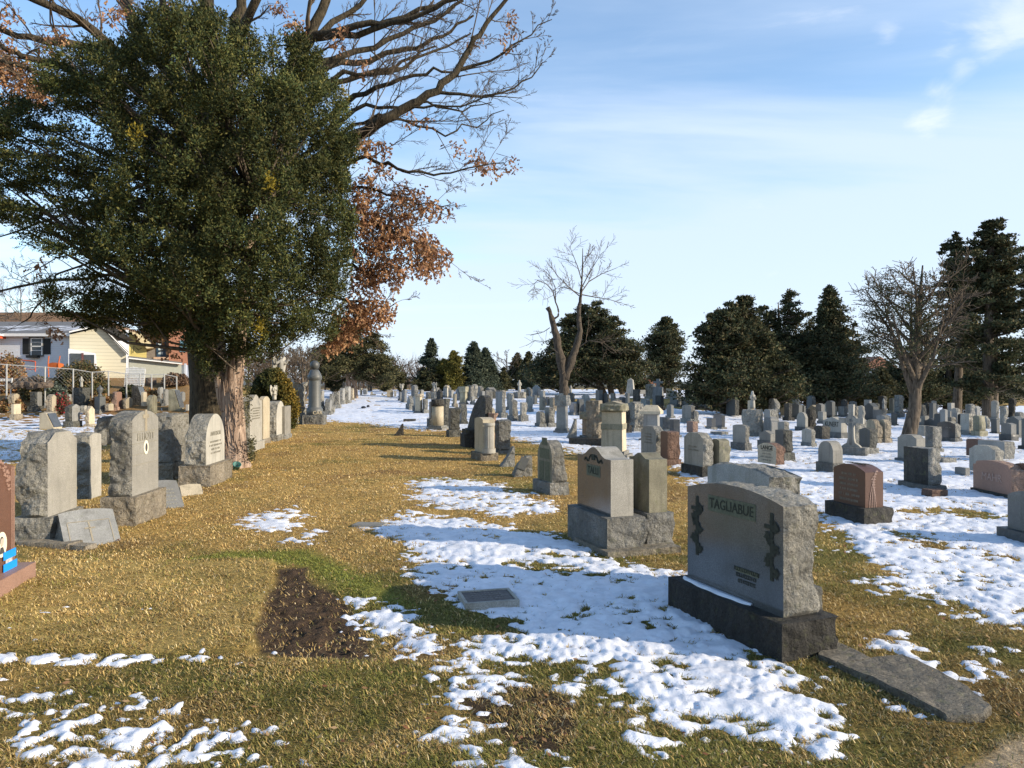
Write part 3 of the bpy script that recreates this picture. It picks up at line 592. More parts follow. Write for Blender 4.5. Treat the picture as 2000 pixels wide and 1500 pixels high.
# ------------------------------------------------------------------ the monuments
def local_matrix(F, root, l, t, z):
    p = F[2] + F[0] * l + F[1] * t; return np.array([p[0] - root.location[0], p[1] - root.location[1], z - root.location[2]])
def snow_cap(name, V, mat, root): pass
def build_near():
    # TAGLIABUE
    r, F, L, T, zd, zt = stone(1343, 1530, 1590, 948, 1207, 1297, 1, 'low', 'polish', 'nfbt', 'wide polished grey gravestone lettered TAGLIABUE with vine crosses, nearest the path slab', yaw=22, bmat='grime', text='TAGLIABUE', tsize=0.095, tz=0.80, tw=.46, panel=False, over=0.10, amp=0.028)
    b = MB(); b.box(-L * .25, L * .25, -0.055, 0.055, -0.001, 0.0015); place_on(F, mesh_np('name_panel', np.vstack(b.V), np.vstack(b.Q)), L / 2, zd + (zt - zd) * 0.80, M_panel, 'name_panel', r)
    for l in (L * 0.10, L * 0.88):     # carved crosses wound with a vine
        b = MB(); h = 0.42; b.box(-0.013, 0.013, -h * .62, h * .38, -.001, .004); b.box(-0.065, 0.065, h * .14, h * .20, -.001, .005)
        g = random.Random(int(l * 100))
        for i in range(64):
            q = i / 63; yy = h * (0.26 - 0.80 * q); xx = 0.042 * math.sin(q * 15) + g.uniform(-.022, .022); w = g.uniform(.009, .022) * (1 - 0.3 * q)
            an = g.uniform(0, 3.1); V = [(xx + math.cos(an + k * math.pi / 2) * w * (1 if k % 2 else 1.8), yy + math.sin(an + k * math.pi / 2) * w * (1 if k % 2 else 1.8), 0.0045 + 0.0004 * (i % 4)) for k in range(4)]
            b.add(V, [(0, 1, 2, 3)])
        place_on(F, mesh_np('carved_cross', np.vstack(b.V), np.vstack(b.Q)), l, zd + (zt - zd) * 0.62, M_engr, 'carved_cross', r)
    b = MB(); b.box(-0.11, 0.11, -0.016, 0.016, -0.001, 0.0012); place_on(F, mesh_np('epitaph_panel', np.vstack(b.V), np.vstack(b.Q)), L * 0.34, zd + (zt - zd) * 0.27, M_panel, 'epitaph_panel', r)
    b = MB(); g = random.Random(12)
    for row in range(3):
        xx = -0.12 + 0.02 * row
        while xx < 0.12 - 0.02 * row:
            hh = 0.024; b.box(xx, xx + 0.004, -row * 0.038, hh - row * 0.038, 0, 0.003)
            if g.random() < .6: b.box(xx + .004, xx + .013, hh - .004 - row * 0.038, hh - row * 0.038, 0, 0.003)
            if g.random() < .5: b.box(xx + .004, xx + .012, -row * 0.038, .004 - row * 0.038, 0, 0.003)
            xx += .017
    place_on(F, mesh_np('epitaph', np.vstack(b.V), np.vstack(b.Q)), L * 0.34, zd + (zt - zd) * 0.26, M_engr, 'epitaph', r, 0.002)
    # snow strip on its base ledge
    n = 16; V = []; Q = []
    for i in range(n + 1):
        q = i / n; l = L * (0.28 + 0.75 * q); w = 0.035 * math.sin(math.pi * q) ** 0.5 + 0.004 * math.sin(q * 21)
        for t, z in ((-0.004, 0.001), (-0.004, 0.016), (-0.012 - w, 0.014), (-0.018 - w * 1.2, 0.001)):
            p = local_matrix(F, r, l, t, zd + z); V.append(p)
    for i in range(n):
        for k in range(3): a = i * 4 + k; Q.append((a, a + 1, a + 5, a + 4))
    link('ledge_snow', mesh_np('ledge_snow', V, Q, None, None, True), M_snow, None, r.location); tag(bpy.data.objects['ledge_snow'], 'thin strip of snow on the base ledge of the TAGLIABUE stone', 'snow')
    stone(1382, 1502, 1568, 908, 1150, 1208, 1, 'low', 'mid', 'nfbt', 'wide unlettered grey stone with curved top just behind the TAGLIABUE stone', yaw=20, amp=0.048, over=0.09)
    r, F, L, T, zd, zt = stone(1128, 1193, 1237, 873, 1010, 1084, 1, 'serp', 'polish', '', 'tall polished grey stone with serpentine top lettered TALLI, streaked smooth side', yaw=20, bmat='mid_rock', text='TALLI', tsize=0.10, tz=0.63, panel=True, over=0.08, tmat=M_engr)
    for o in r.children:
        if o.name.startswith('headstone'):
            o.data.materials.append(G['light']); N = np.zeros(len(o.data.polygons) * 3, np.float32); o.data.polygons.foreach_get('normal', N); d = N.reshape(-1, 3) @ (-F[1]); o.data.polygons.foreach_set('material_index', (d < 0.9).astype(np.int32))
    b = MB(); g = random.Random(3)
    for s in (-1, 1):
        for i in range(22):
            q = i / 21; b.box(s * (0.03 + q * 0.17) - 0.012, s * (0.03 + q * 0.17) + 0.008, 0.02 * math.sin(q * 9) - 0.05 * q - 0.006, 0.02 * math.sin(q * 9) - 0.05 * q + 0.006 + 0.01 * g.random(), 0, .003)
    b.box(-.035, .035, -.03, .03, 0, .004)
    place_on(F, mesh_np('carved_garland', np.vstack(b.V), np.vstack(b.Q)), L / 2, zd + (zt - zd) * 0.84, M_engr, 'carved_garland', r)
    r, F, L, T, zd, zt = stone(1229, 1268, 1303, 884, 1002, 1076, 1, 'serp', 'mossy', '', 'mossy unpolished stone with humped top on a flared foot, beside the TALLI stone', yaw=20, bmat='mid_rock', over=0.05)
    P = F[2]; a = R(20)
    b = MB(); V, Q = block(0.75, 0.80, -0.2, 0.062, 'flat', 'n', 0.05, 0.02, 5); 
    x0, y0 = px2w(1192, 1091); uL = np.array([-math.sin(a), math.cos(a)]); uT = np.array([math.cos(a), math.sin(a)])
    Wd = V[:, :1] * uL + V[:, 1:2] * uT; o = link('plinth', mesh_np('plinth', np.c_[Wd, V[:, 2]], Q[:, ::-1]), M_concrete, None, (x0 - 0.02, y0 + 0.02, float(gz(x0, y0)) - 0.01)); tag(o, 'low concrete plinth under the TALLI stone and its mossy neighbour', 'plinth')
    # red brown polished stone with writing on its sloping top
    r, F, L, T, zd, zt = stone(1628, 1690, 1725, 906, 992, 1027, 1, 'arch', 'brown', '', 'polished reddish brown stone, curved top, wheat carved on its end, dark rough base', yaw=14, bmat='grime', over=0.10, ticks=6, tz=0.72)
    me = textmesh('DERBY', 0.13, 0.004); me.materials.append(M_engr); o = bpy.data.objects.new('inscription', me); C.objects.link(o); o.parent = r
    M = Matrix((Vector(-F[0]), Vector(F[1]), Vector((0, 0, 1)))).transposed().to_4x4(); p = local_matrix(F, r, L * 0.5, T * 0.5, zt + 0.004); M.translation = Vector(p); o.matrix_local = M
    b = MB(); g = random.Random(8)
    for k in range(4):
        for i in range(14):
            q = i / 13; xx = -0.07 + 0.03 * k + (0.10 - 0.05 * k) * q ** 2; yy = -0.25 + 0.42 * q - 0.03 * k; b.box(xx, xx + 0.007, yy, yy + 0.03, 0, .0025)
            if q > 0.7: b.box(xx - .018, xx + .02, yy + .008, yy + .014, 0, .003)
    me = mesh_np('carved_wheat', np.vstack(b.V), np.vstack(b.Q)); me.materials.append(M_pale); o = bpy.data.objects.new('carved_wheat', me); C.objects.link(o); o.parent = r
    M = Matrix((Vector(F[1]), Vector((0, 0, 1)), Vector(-F[0]))).transposed().to_4x4(); M.translation = Vector(local_matrix(F, r, -0.003, T * 0.5, zd + (zt - zd) * 0.5)); o.matrix_local = M
    stone(1890, 1976, 1998, 900, 968, 977, 1, 'notch', 'pink', 'nfb', 'pinkish stone with notched shoulders lettered MAHR near the right edge', yaw=2, text='MAHR', tsize=0.16, tz=0.45, tmat=M_pale, over=0.05, bmat='grime')
    stone(1765, 1813, 1836, 874, 948, 959, 1, 'flat', 'mid', 'nfbt', 'tall stone with black weather streaks down its face, in front of the bare tree', yaw=8, over=0.09, amp=0.04, frontmat='grime')
    stone(1968, 2040, 2080, 960, 1048, 1076, 1, 'arch', 'mid', '', 'smooth grey stone on a dark stepped base cut by the right edge', yaw=6, bmat='dark', over=0.12)
    r, F, L, T, zd, zt = stone(1050, 1078, 1102, 860, 943, 968, 1, 'round', 'mossy', 'nfb', 'round topped stone with greenish recessed panels and a bright rough side', yaw=22, bmat='mid_rock', over=0.07)
    b = MB()
    for (x0, x1, z0, z1) in ((-.09, .09, .22, .33), (-.17, .17, .02, .17), (-.19, -.02, -.30, -.02), (.02, .19, -.30, -.02)): b.box(x0, x1, z0, z1, -.001, .003)
    place_on(F, mesh_np('carved_panel', np.vstack(b.V), np.vstack(b.Q)), L / 2, zd + (zt - zd) * 0.52, M_panel, 'carved_panel', r)
    for o in r.children:
        if o.name.startswith('headstone'): o.data.materials[0] = G['light_rock']
    # fluted column stone
    r, F, L, T, zd, zt = stone(927, 943, 966, 815, 885, 901, 1, 'low', 'beige', '', 'beige stone carved with a fluted half column on its lit end', yaw=20, bmat='beige_rock', over=0.07)
    b = MB(); rad = T * 0.46; n = 36; pr = []
    c = local_matrix(F, r, -0.02, T * 0.5, 0); h = zt - zd
    for (f0, f1, rr, fl) in ((0.0, 0.14, 1.15, 0), (0.14, 0.78, 0.85, 1), (0.78, 0.86, 1.05, 0)):
        for kk, zz in enumerate((f0, f1)):
            for i in range(n):
                a_ = 2 * math.pi * i / n; q = rad * rr * (1 - (0.10 if (fl and i % 2) else 0)); pr.append((c[0] + q * math.cos(a_), c[1] + q * math.sin(a_), c[2] + zd + h * zz))
    Q = [(s * 2 * n + i, s * 2 * n + (i + 1) % n, s * 2 * n + n + (i + 1) % n, s * 2 * n + n + i) for s in range(3) for i in range(n)]
    link('fluted_column', mesh_np('fluted_column', pr, Q), G['light'], r)
    stone(967, 975, 996, 818, 880, 887, 1, 'peak', 'mid', 'nfbts', 'tall rock faced stone with pointed top right of the fluted column stone', yaw=18, over=0.05, amp=0.045)
    r, *_ = stone(955, 962, 969, 808, 870, 880, 1, 'flat', 'pink', 'nfbts', 'narrow pinkish rough pillar hidden behind the fluted column stone', yaw=18, over=0.02, amp=0.05)
    # leaning slab
    stone(905, 932, 944, 772, 842, 878, 1, 'round', 'grime', 'nfb', 'dark slab leaning heavily to the right behind the fluted column stone', yaw=18, bmat='grime', lean=14, over=0.05)
    stone(942, 950, 967, 795, 850, 872, 1, 'gable', 'beige', '', 'plain beige stone with one sloping gable end behind the leaning dark slab', yaw=25, over=0.02)
    # small slanted markers and rocks on the grass
    for (xa, xb, xc_, yt_, yb_, lab, m, pn) in ((975, 982, 1006, 868, 912, 'small wedge shaped rock marker standing in the yellow grass', 'mid_rock', 0), (1003, 1015, 1040, 886, 931, 'small tilted marker with a dark name plate, right of the wedge rock', 'light_rock', 1), (768, 774, 788, 825, 851, 'small jagged dark rock marker alone in the grass lane', 'grime', 0), (1108, 1114, 1127, 815, 857, 'small half pyramid stone spike standing in snow', 'light_rock', 0)):
        x, y = px2w((xa + xc_) / 2, yb_); w = (xc_ - xa) / FPX * y; h = (yb_ - yt_) / FPX * y; d = w * 0.55; 
        V, Q = block(w, d, 0, 1.0, 'flat', 'nfbst', max(0.02, y * .003), 0.02, int(xa)); z = V[:, 2].clip(0, 1); fr = V[:, 0] / w
        if pn: V[:, 2] = z * h * (0.62 + 0.38 * np.clip(fr * 1.6, 0, 1)) - 0.05; V[:, 0] = V[:, 0] + z * w * 0.22 * (1 - fr)
        else: V[:, 2] = z * h * (0.50 + 0.50 * np.clip(fr * 1.3, 0, 1)) - 0.05; V[:, 0] = V[:, 0] * (1 - 0.5 * z) + z * w * 0.5
        V[:, :2] -= (w / 2, 0)
        root = empty('marker_stone', (x, y, float(gz(x, y))), lab, 'grave marker', rz=R(12))
        link('headstone', mesh_np('headstone', V, Q), G[m], root)
        if pn:
            b = MB(); b.box(-w * 0.40, w * 0.05, -0.014, -0.004, h * 0.25, h * 0.80); o = b.build('name_plate', G['dark'], root); o.rotation_euler = (0, R(22), 0); o.location = (-w * 0.08, -0.01, 0.02)
    # flat markers
    x, y = px2w(953, 1178); root = empty('flat_marker', (x, y, float(gz(x, y)) + 0.005), 'bronze plate in a grey stone frame lying in the shaded snow', 'grave marker', rz=R(14))
    fr = MB(); w, l, t_ = 0.205, 0.17, 0.022
    for q in ((-w, w, -l, -l + t_), (-w, w, l - t_, l), (-w, -w + t_, -l + t_, l - t_), (w - t_, w, -l + t_, l - t_)): fr.box(*q, -0.06, 0.055)
    fr.build('frame', G['light'], root); b = MB(); b.box(-w + t_, w - t_, -l + t_, l - t_, -0.05, 0.046); b.build('plate', plain('bronze_plate', (0.10, 0.088, 0.082), 0.6, 0.35, 30, 0.5), root)
    b = MB(); g = random.Random(2)
    for row in range(4):
        for i in range(9): x_ = -0.12 + i * 0.027; b.box(x_, x_ + 0.014 * g.random() + .004, 0.08 - row * 0.05, 0.095 - row * 0.05, 0.045, 0.049)
    b.build('lettering', plain('bronze_letters', (0.16, 0.14, 0.12), 0.5, 0.2), root)
    for (px_, py_, w, l, lab, m, rz) in ((722, 1027, 0.18, 0.11, 'small flat grey marker flush in the grass at the snow edge', 'light', -8), (1826, 969, 0.13, 0.10, 'low brown block marker lying in the snow in front of the streaked stone', 'brown_rock', 10), (1848, 904, 0.16, 0.1, 'low dark block in the snow behind the streaked stone', 'mid_rock', 10), (1405, 849, 0.22, 0.2, 'dark flat marker in the snow left of the rough grey stone', 'mid_rock', 10), (800, 823, 0.25, 0.12, 'dark flat marker in the snow beside the grass lane', 'grime', 0)):
        x, y = px2w(px_, py_); hh = 0.012 if px_ == 722 else 0.09; V, Q = block(2 * w, 2 * l, -0.1, hh, 'flat', 'nfbs', 0.03, 0.012, int(px_)); V[:, 0] -= w; V[:, 1] -= l
        o = link('flat_marker', mesh_np('flat_marker', V, Q), G[m], None, (x, y, float(gz(x, y)) + 0.012)); o.rotation_euler = (0, 0, R(rz)); tag(o, lab, 'grave marker')
    # walkway slabs bottom right
    for i, (pl, lab, z) in enumerate((([(1632, 1305), (1700, 1297), (1760, 1290), (1810, 1310), (1890, 1350), (1937, 1395), (1925, 1413), (1850, 1412), (1820, 1395), (1720, 1345)], 'long broken concrete slab with ragged edges at the lower right', 0.036), ([(1600, 1290), (1632, 1303), (1702, 1294), (1660, 1268), (1632, 1255), (1600, 1262)], 'short cracked concrete slab meeting the TAGLIABUE base', 0.022))):
        p = W_(pl); c = p.mean(0); q = []
        for k in range(len(p)):
            a_, b_ = p[k], p[(k + 1) % len(p)]; n = max(2, int(np.hypot(*(b_ - a_)) / 0.03))
            for j in range(n): w = a_ + (b_ - a_) * j / n; q.append(w + 0.010 * np.array([noise2(w[0] * 22, w[1] * 22, 5), noise2(w[0] * 22, w[1] * 22, 6)]))
        q = np.array(q) - c; n = len(q); z0 = float(gz(*c)); rings = [(1.0, -0.1), (1.0, z - 0.012), (0.975, z)]; V = []
        for s, zz in rings: V += [(a_ * s, b_ * s, zz + (0.012 * float(noise2((a_ + c[0]) * 6, (b_ + c[1]) * 6, 8)) if zz > 0 else 0)) for a_, b_ in q]
        V.append((0, 0, z)); Q = [(r_ * n + k, r_ * n + (k + 1) % n, (r_ + 1) * n + (k + 1) % n, (r_ + 1) * n + k) for r_ in range(2) for k in range(n)]; T = [(2 * n + k, 2 * n + (k + 1) % n, 3 * n) for k in range(n)]
        o = link('concrete_slab', mesh_np('concrete_slab', V, Q, T), M_concrete, None, (c[0], c[1], z0)); fixn(o); tag(o, lab, 'slab')

def build_left_row():
    # pink stone at the frame edge
    x1, y1 = px2w(70, 1133); a = R(11); uL = np.array([-math.sin(a), math.cos(a), 0]); uT = np.array([-math.cos(a), -math.sin(a), 0]); Lb, Tb = 1.15, 0.42
    P = np.array([x1, y1, 0]) - uL * Lb; zg = float(gz(x1, y1)); root = empty('gravestone', (x1 - 0.2, y1 - 0.5, zg), 'reddish brown carved stone with a portrait and blue tape at the left edge', 'gravestone'); c0 = np.array(root.location)
    def put(V, Q, nm, m, l0=0, t0=0):
        Wd = P[:2] + (V[:, :1] + l0) * uL[:2] + (V[:, 1:2] + t0) * uT[:2]; return link(nm, mesh_np(nm, np.c_[Wd, V[:, 2]] - c0, Q), m, root)
    V, Q = block(Lb, Tb, zg - 0.2, zg + 0.155, cell=0.03); put(V, Q, 'base', G['pink'])
    V, Q = block(0.95, 0.22, zg + 0.155, 1.045, 'low', '', 0.03); put(V, Q, 'headstone', G['brown'], 0.06, 0.10)
    F = (uL, uT, P + uT * 0.10, -1); l = 0.06 + 0.95
    b = MB(); 
    for i in range(3): b.box(-0.012 - 0.022 * i, -0.022 * i, -0.42, 0.36, -.001, .006)
    place_on(F, mesh_np('carved_border', np.vstack(b.V), np.vstack(b.Q)), l - 0.02, 0.62, G['pink'], 'carved_border', root)
    b = MB(); g = random.Random(5)
    for i in range(60):
        q = g.random(); an = R(20 + 75 * q); rr = 0.36 + g.uniform(-.03, .03); xx = -0.45 + rr * math.cos(an * 0.8) + 0.02; yy = -0.02 + rr * math.sin(an); w = g.uniform(.006, .018); b.box(xx - w, xx + w, yy - w * .6, yy + w * .6, 0, .004 + .004 * g.random())
    place_on(F, mesh_np('carved_scroll', np.vstack(b.V), np.vstack(b.Q)), l - 0.02, 0.70, G['pink'], 'carved_scroll', root)
    def oval(nm, rx, ry, l_, z_, m, out, n=28):
        V = [(rx * math.cos(2 * math.pi * i / n), ry * math.sin(2 * math.pi * i / n), zz) for zz in (0, 0.004) for i in range(n)]; V.append((0, 0, .0055)); Q = [(i, (i + 1) % n, n + (i + 1) % n, n + i) for i in range(n)]; T = [(n + i, n + (i + 1) % n, 2 * n) for i in range(n)]
        return place_on(F, mesh_np(nm, V, Q, T), l_, z_, m, nm, root, out)
    porc = plain('porcelain', (0.75, 0.70, 0.55), 0.3, 0.05); ink = plain('portrait_ink', (0.06, 0.06, 0.06), 0.5, 0.2); skin = plain('portrait_skin', (0.50, 0.42, 0.34), 0.5, 0.1)
    oval('portrait', 0.085, 0.10, l - 0.235, 0.385, porc, 0); oval('portrait_hair', 0.028, 0.034, l - 0.24, 0.415, ink, 0.003); oval('portrait_face', 0.024, 0.032, l - 0.24, 0.405, skin, 0.005)
    b = MB(); b.prism([(-0.045, -0.05), (0.045, -0.05), (0.02, 0.0), (-0.02, 0.0)], 0, 0.002); V = np.vstack(b.V)[:, [0, 2, 1]]; place_on(F, mesh_np('portrait_suit', V, np.vstack(b.Q), np.vstack(b.T)), l - 0.24, 0.365, ink, 'portrait_suit', root, 0.0055)
    blue = plain('blue_tape', (0.01, 0.27, 0.85), 0.5, 0.06); M = None
    for (l_, z_, w, h) in ((l - 0.115, 0.285, 0.105, 0.032), (l - 0.105, 0.19, 0.115, 0.032)):
        b = MB(); b.box(-w, w, -h, h, 0, .003); o = place_on(F, mesh_np('tape', np.vstack(b.V), np.vstack(b.Q)), l_, z_, blue, 'tape', root, 0.008)
    b = MB(); b.box(-.055, .055, -.045, .045, 0, .003); place_on(F, mesh_np('photograph', np.vstack(b.V), np.vstack(b.Q)), l - 0.12, 0.237, plain('photo_paper', (0.45, 0.43, 0.40), 0.4, 0.5, 60), 'photograph', root, 0.004)
    # rock faced row
    S = stone
    S(37, 93, 150, 843, 1010, 1062, -1, 'hip', 'light', 'nfbt', 'broad grey stone with sloped shoulders, plain speckled face, first in the front left row', yaw=6, over=0.05, amp=0.048, bmat='light_rock')
    S(147, 175, 198, 846, 975, 1000, -1, 'low', 'light', 'nfbt', 'narrower rough grey stone squeezed right behind the sloped shoulder stone', yaw=6, base=None, amp=0.048)
    r, F, L, T, zd, zt = S(215, 258, 291, 802, 970, 1028, -1, 'arch', 'light', 'nfb', 'tallest stone of the front left row, lettered ELLIOTT with an oval portrait', yaw=4, over=0.07, amp=0.048, text='ELLIOTT', tsize=0.13, tz=0.685, tmat=M_engr2, bmat='beige_rock', Lm=0.75)
    b = MB(); b.box(-.03, .03, -.13, .13, -.001, .004); b.box(-.085, .085, .03, .075, -.001, .0045); place_on(F, mesh_np('carved_cross', np.vstack(b.V), np.vstack(b.Q)), L * .5, zd + (zt - zd) * .88, G['beige'], 'carved_cross', r)
    n = 20; V = [(0.055 * math.cos(2 * math.pi * i / n) * 1.2, 0.085 * math.sin(2 * math.pi * i / n), zz) for zz in (0, 0.005) for i in range(n)] + [(0, 0, .006)]
    place_on(F, mesh_np('portrait', V, [(i, (i + 1) % n, n + (i + 1) % n, n + i) for i in range(n)], [(n + i, n + (i + 1) % n, 2 * n) for i in range(n)]), L * .5, zd + (zt - zd) * .55, porc, 'portrait', r)
    V = [(0.03 * math.cos(2 * math.pi * i / n), 0.05 * math.sin(2 * math.pi * i / n), .008) for i in range(n)] + [(0, 0, .008)]; place_on(F, mesh_np('portrait_figure', V, None, [(i, (i + 1) % n, n) for i in range(n)]), L * .5, zd + (zt - zd) * .55, ink, 'portrait_figure', r)
    for zf in (0.755, 0.615, 0.485, 0.36):
        b = MB(); b.box(-L * .48, L * .48, -.004, .004, -.001, .0025); place_on(F, mesh_np('carved_line', np.vstack(b.V), np.vstack(b.Q)), L * .5, zd + (zt - zd) * zf, M_engr2, 'carved_line', r)
    S(296, 335, 369, 806, 905, 938, -1, 'low', 'light', 'nfbts', 'stone rock faced on all sides between the ELLIOTT and ANVERSON stones', yaw=0, over=0.05, amp=0.05, bmat='beige_rock')
    r, F, L, T, zd, zt = S(365, 402, 435, 808, 909, 951, -1, 'round', 'white', 'nfb', 'pale round topped stone lettered ANVERSON beside the peeling cedar trunk', yaw=4, over=0.10, amp=0.048, text='ANVERSON', tz=0.60, tsize=0.10, tmat=M_engr2, ticks=4, Lm=0.95, bmat='beige_rock')
    S(191, 205, 226, 813, 870, 905, -1, 'flat', 'mid', 'nfbts', 'rough grey block behind the ELLIOTT stone', yaw=10, base=None, amp=0.04)
    # tilted slabs leaning in the row
    for (pa, pb, lab, L_, W__, rz, tl, car) in ((178, 1062, 'tilted slab marker carved with a cross leaning between the first two tall stones', 0.58, 0.52, 42, 48, 1), (325, 990, 'tilted pale slab marker leaning against the rough stone right of ELLIOTT', 0.60, 0.40, 40, 50, 2), (372, 966, 'small low tilted stone at the foot of the ANVERSON base', 0.30, 0.30, 38, 45, 0)):
        x, y = px2w(pa, pb); root = empty('slant_marker', (x, y, float(gz(x, y))), lab, 'grave marker', rz=R(rz))
        V, Q = block(W__, 0.20 if car else 0.14, 0, L_, 'low', 'nfb', 0.02, 0.03, pa); V[:, 0] -= W__ / 2; V[:, 2] -= 0.08
        Rm = np.array(Matrix.Rotation(R(-tl), 3, 'X')); V = V @ Rm.T; V[:, 1] -= 0.12
        o = link('headstone', mesh_np('headstone', V, Q), G['light_rock'], root); o.data.materials.append(G['mid' if car else 'beige']); N = np.zeros(len(o.data.polygons) * 3, np.float32); o.data.polygons.foreach_get('normal', N); fn = Rm @ np.array([0, -1, 0]); o.data.polygons.foreach_set('material_index', ((N.reshape(-1, 3) @ fn) > 0.95).astype(np.int32)); fixn(o)
        if car:
            b = MB(); y_ = -0.004
            if car == 1: b.box(-.008, .008, y_, 0.001, .14, .40); b.box(-.05, .05, y_, 0.001, .31, .325); [b.box(s * .20 - .004, s * .20 + .004, y_, .001, .05, .40) for s in (-1, 1)]; b.box(-.20, .20, y_, .001, .41, .416)
            else:
                g = random.Random(4)
                for row in range(6):
                    for i in range(7): xx = -.13 + i * .038; b.box(xx, xx + .018 + .01 * g.random(), y_, .001, .08 + row * .065, .094 + row * .065)
            V = np.vstack(b.V); V[:, 2] -= 0.08; V = V @ Rm.T; V[:, 1] -= 0.12; o = link('carving', mesh_np('carving', V, np.vstack(b.Q)), G['beige'] if car == 1 else M_engr2, root)
    # pale foundation slivers and broken curb
    for (pa, pb, w, l, lab, rz) in ((85, 1070, .30, .10, 'thin pale foundation strip under the first stone of the front left row', -10), (135, 1074, .22, .07, 'broken low curb piece in the leaves at the left', -15)):
        x, y = px2w(pa, pb); V, Q = block(2 * w, 2 * l, -.1, .05, 'flat', 'nfbs', .03, .012, pa); V[:, 0] -= w; V[:, 1] -= l; o = link('curb', mesh_np('curb', V, Q), G['beige_rock'], None, (x, y + l, float(gz(x, y)))); o.rotation_euler = (0, 0, R(rz)); tag(o, lab, 'curb')
    S(468, 488, 511, 771, 866, 884, -1, 'serp', 'light', 'nfb', 'tall pale stone with long carved vertical panel just right of the cedar trunk', yaw=4, over=0.05, base='plain', bmat='light', ticks=5, tz=0.7, Lm=1.1)
    S(505, 514, 523, 774, 858, 868, -1, 'arch', 'beige', '', 'beige stone seen edge on behind the tall carved pale stone', yaw=4, over=0.02, Lm=0.7)
    r, F, L, T, zd, zt = S(519, 540, 553, 783, 850, 862, -1, 'round', 'white', 'nfb', 'white arched stone in the left row that carries the small angel', yaw=4, over=0.06, bmat='light_rock', Lm=1.0)
    angel(at(536, 783, F[2][1] + 0.35), 0.48, 'small white angel statue on the arched stone in the left row', R(60))
    S(549, 556, 563, 793, 850, 858, -1, 'flat', 'light', '', 'narrow plain grey stone between the angel stone and the golden shrub', yaw=4, over=0.03, Lm=0.8)
    # ball monument
    x, y = px2w(608, 829); k = y / FPX; root = empty('column_monument', (x, y + 0.5, float(gz(x, y))), 'dark round column monument with a ball on top, lettered CAR at its foot', 'monument')
    zz = lambda p: EYE - (p - 750) * (y + 0.5) / FPX - float(gz(x, y)); kk = (y + .5) / FPX
    b = MB(); V, Q = block(40 * kk, 40 * kk, -0.2, zz(810), 'flat', 'nfbs', 0.06, 0.05, 9); V[:, :2] -= 20 * kk; o = link('base', mesh_np('base', V, Q), G['mid_rock'], root); o.rotation_euler = (0, 0, R(5))
    b = MB(); b.lathe([(0.01, zz(812)), (16 * kk, zz(812)), (16 * kk, zz(800)), (14.5 * kk, zz(798)), (13 * kk, zz(796)), (12 * kk, zz(793)), (11.2 * kk, zz(744)), (11.2 * kk, zz(743)), (13.5 * kk, zz(741)), (14 * kk, zz(736)), (13.3 * kk, zz(734)), (10 * kk, zz(727)), (7 * kk, zz(722)), (0.01, zz(722))], 32); b.build('column', G['dark'], root, True)
    b = MB(); b.lathe([(0.01, zz(723.5))] + [(9.2 * kk * math.sin(t), zz(713.5) - 9.2 * kk * math.cos(t)) for t in np.linspace(0.5, math.pi - 0.01, 14)], 28); b.build('ball', G['dark'], root, True)
    me = textmesh('CAR', 9.5 * kk, 0.02); me.materials.append(G['beige']); o = bpy.data.objects.new('inscription', me); C.objects.link(o); o.parent = root; o.location = (9.0 * kk, -13.5 * kk, zz(806)); o.rotation_euler = (R(90), 0, R(32))
    x, y = px2w(588, 829); S(575, 590, 598, 749, 806, 829, -1, 'flat', 'light', 'nfbts', 'tall hollowed rough stone block between the golden shrub and the ball monument', yaw=4, amp=0.12, bmat='mid_rock', Lm=0.6)
    S(576, 580, 585, 805, 828, 831, -1, 'peak', 'light', '', 'tiny pale stone at the foot of the hollowed rough block', yaw=4, base=None, Lm=.3)
    # white arrow sticker like flower pot at the cedar foot
    x, y = px2w(460, 918); root = empty('flower_pot', (x, y, float(gz(x, y))), 'teal plant pot holder tipped at the foot of the cedar trunk', 'flower pot'); 
    b = MB(); b.lathe([(0.01, 0), (0.05, 0), (0.075, 0.15), (0.085, 0.155), (0.07, 0.15), (0.045, 0.02), (0.01, 0.02)], 16); o = b.build('pot', plain('teal_plastic', (0.05, 0.16, 0.14), 0.4, 0.2), root, True); o.rotation_euler = (R(30), R(25), 0)
    b = MB(); b.tube([(0.05, -.02, -0.1), (0.055, -.03, 0.12), (0.05, -.02, .17)], 0.004, 5); b.build('stake', G['dark'], root)

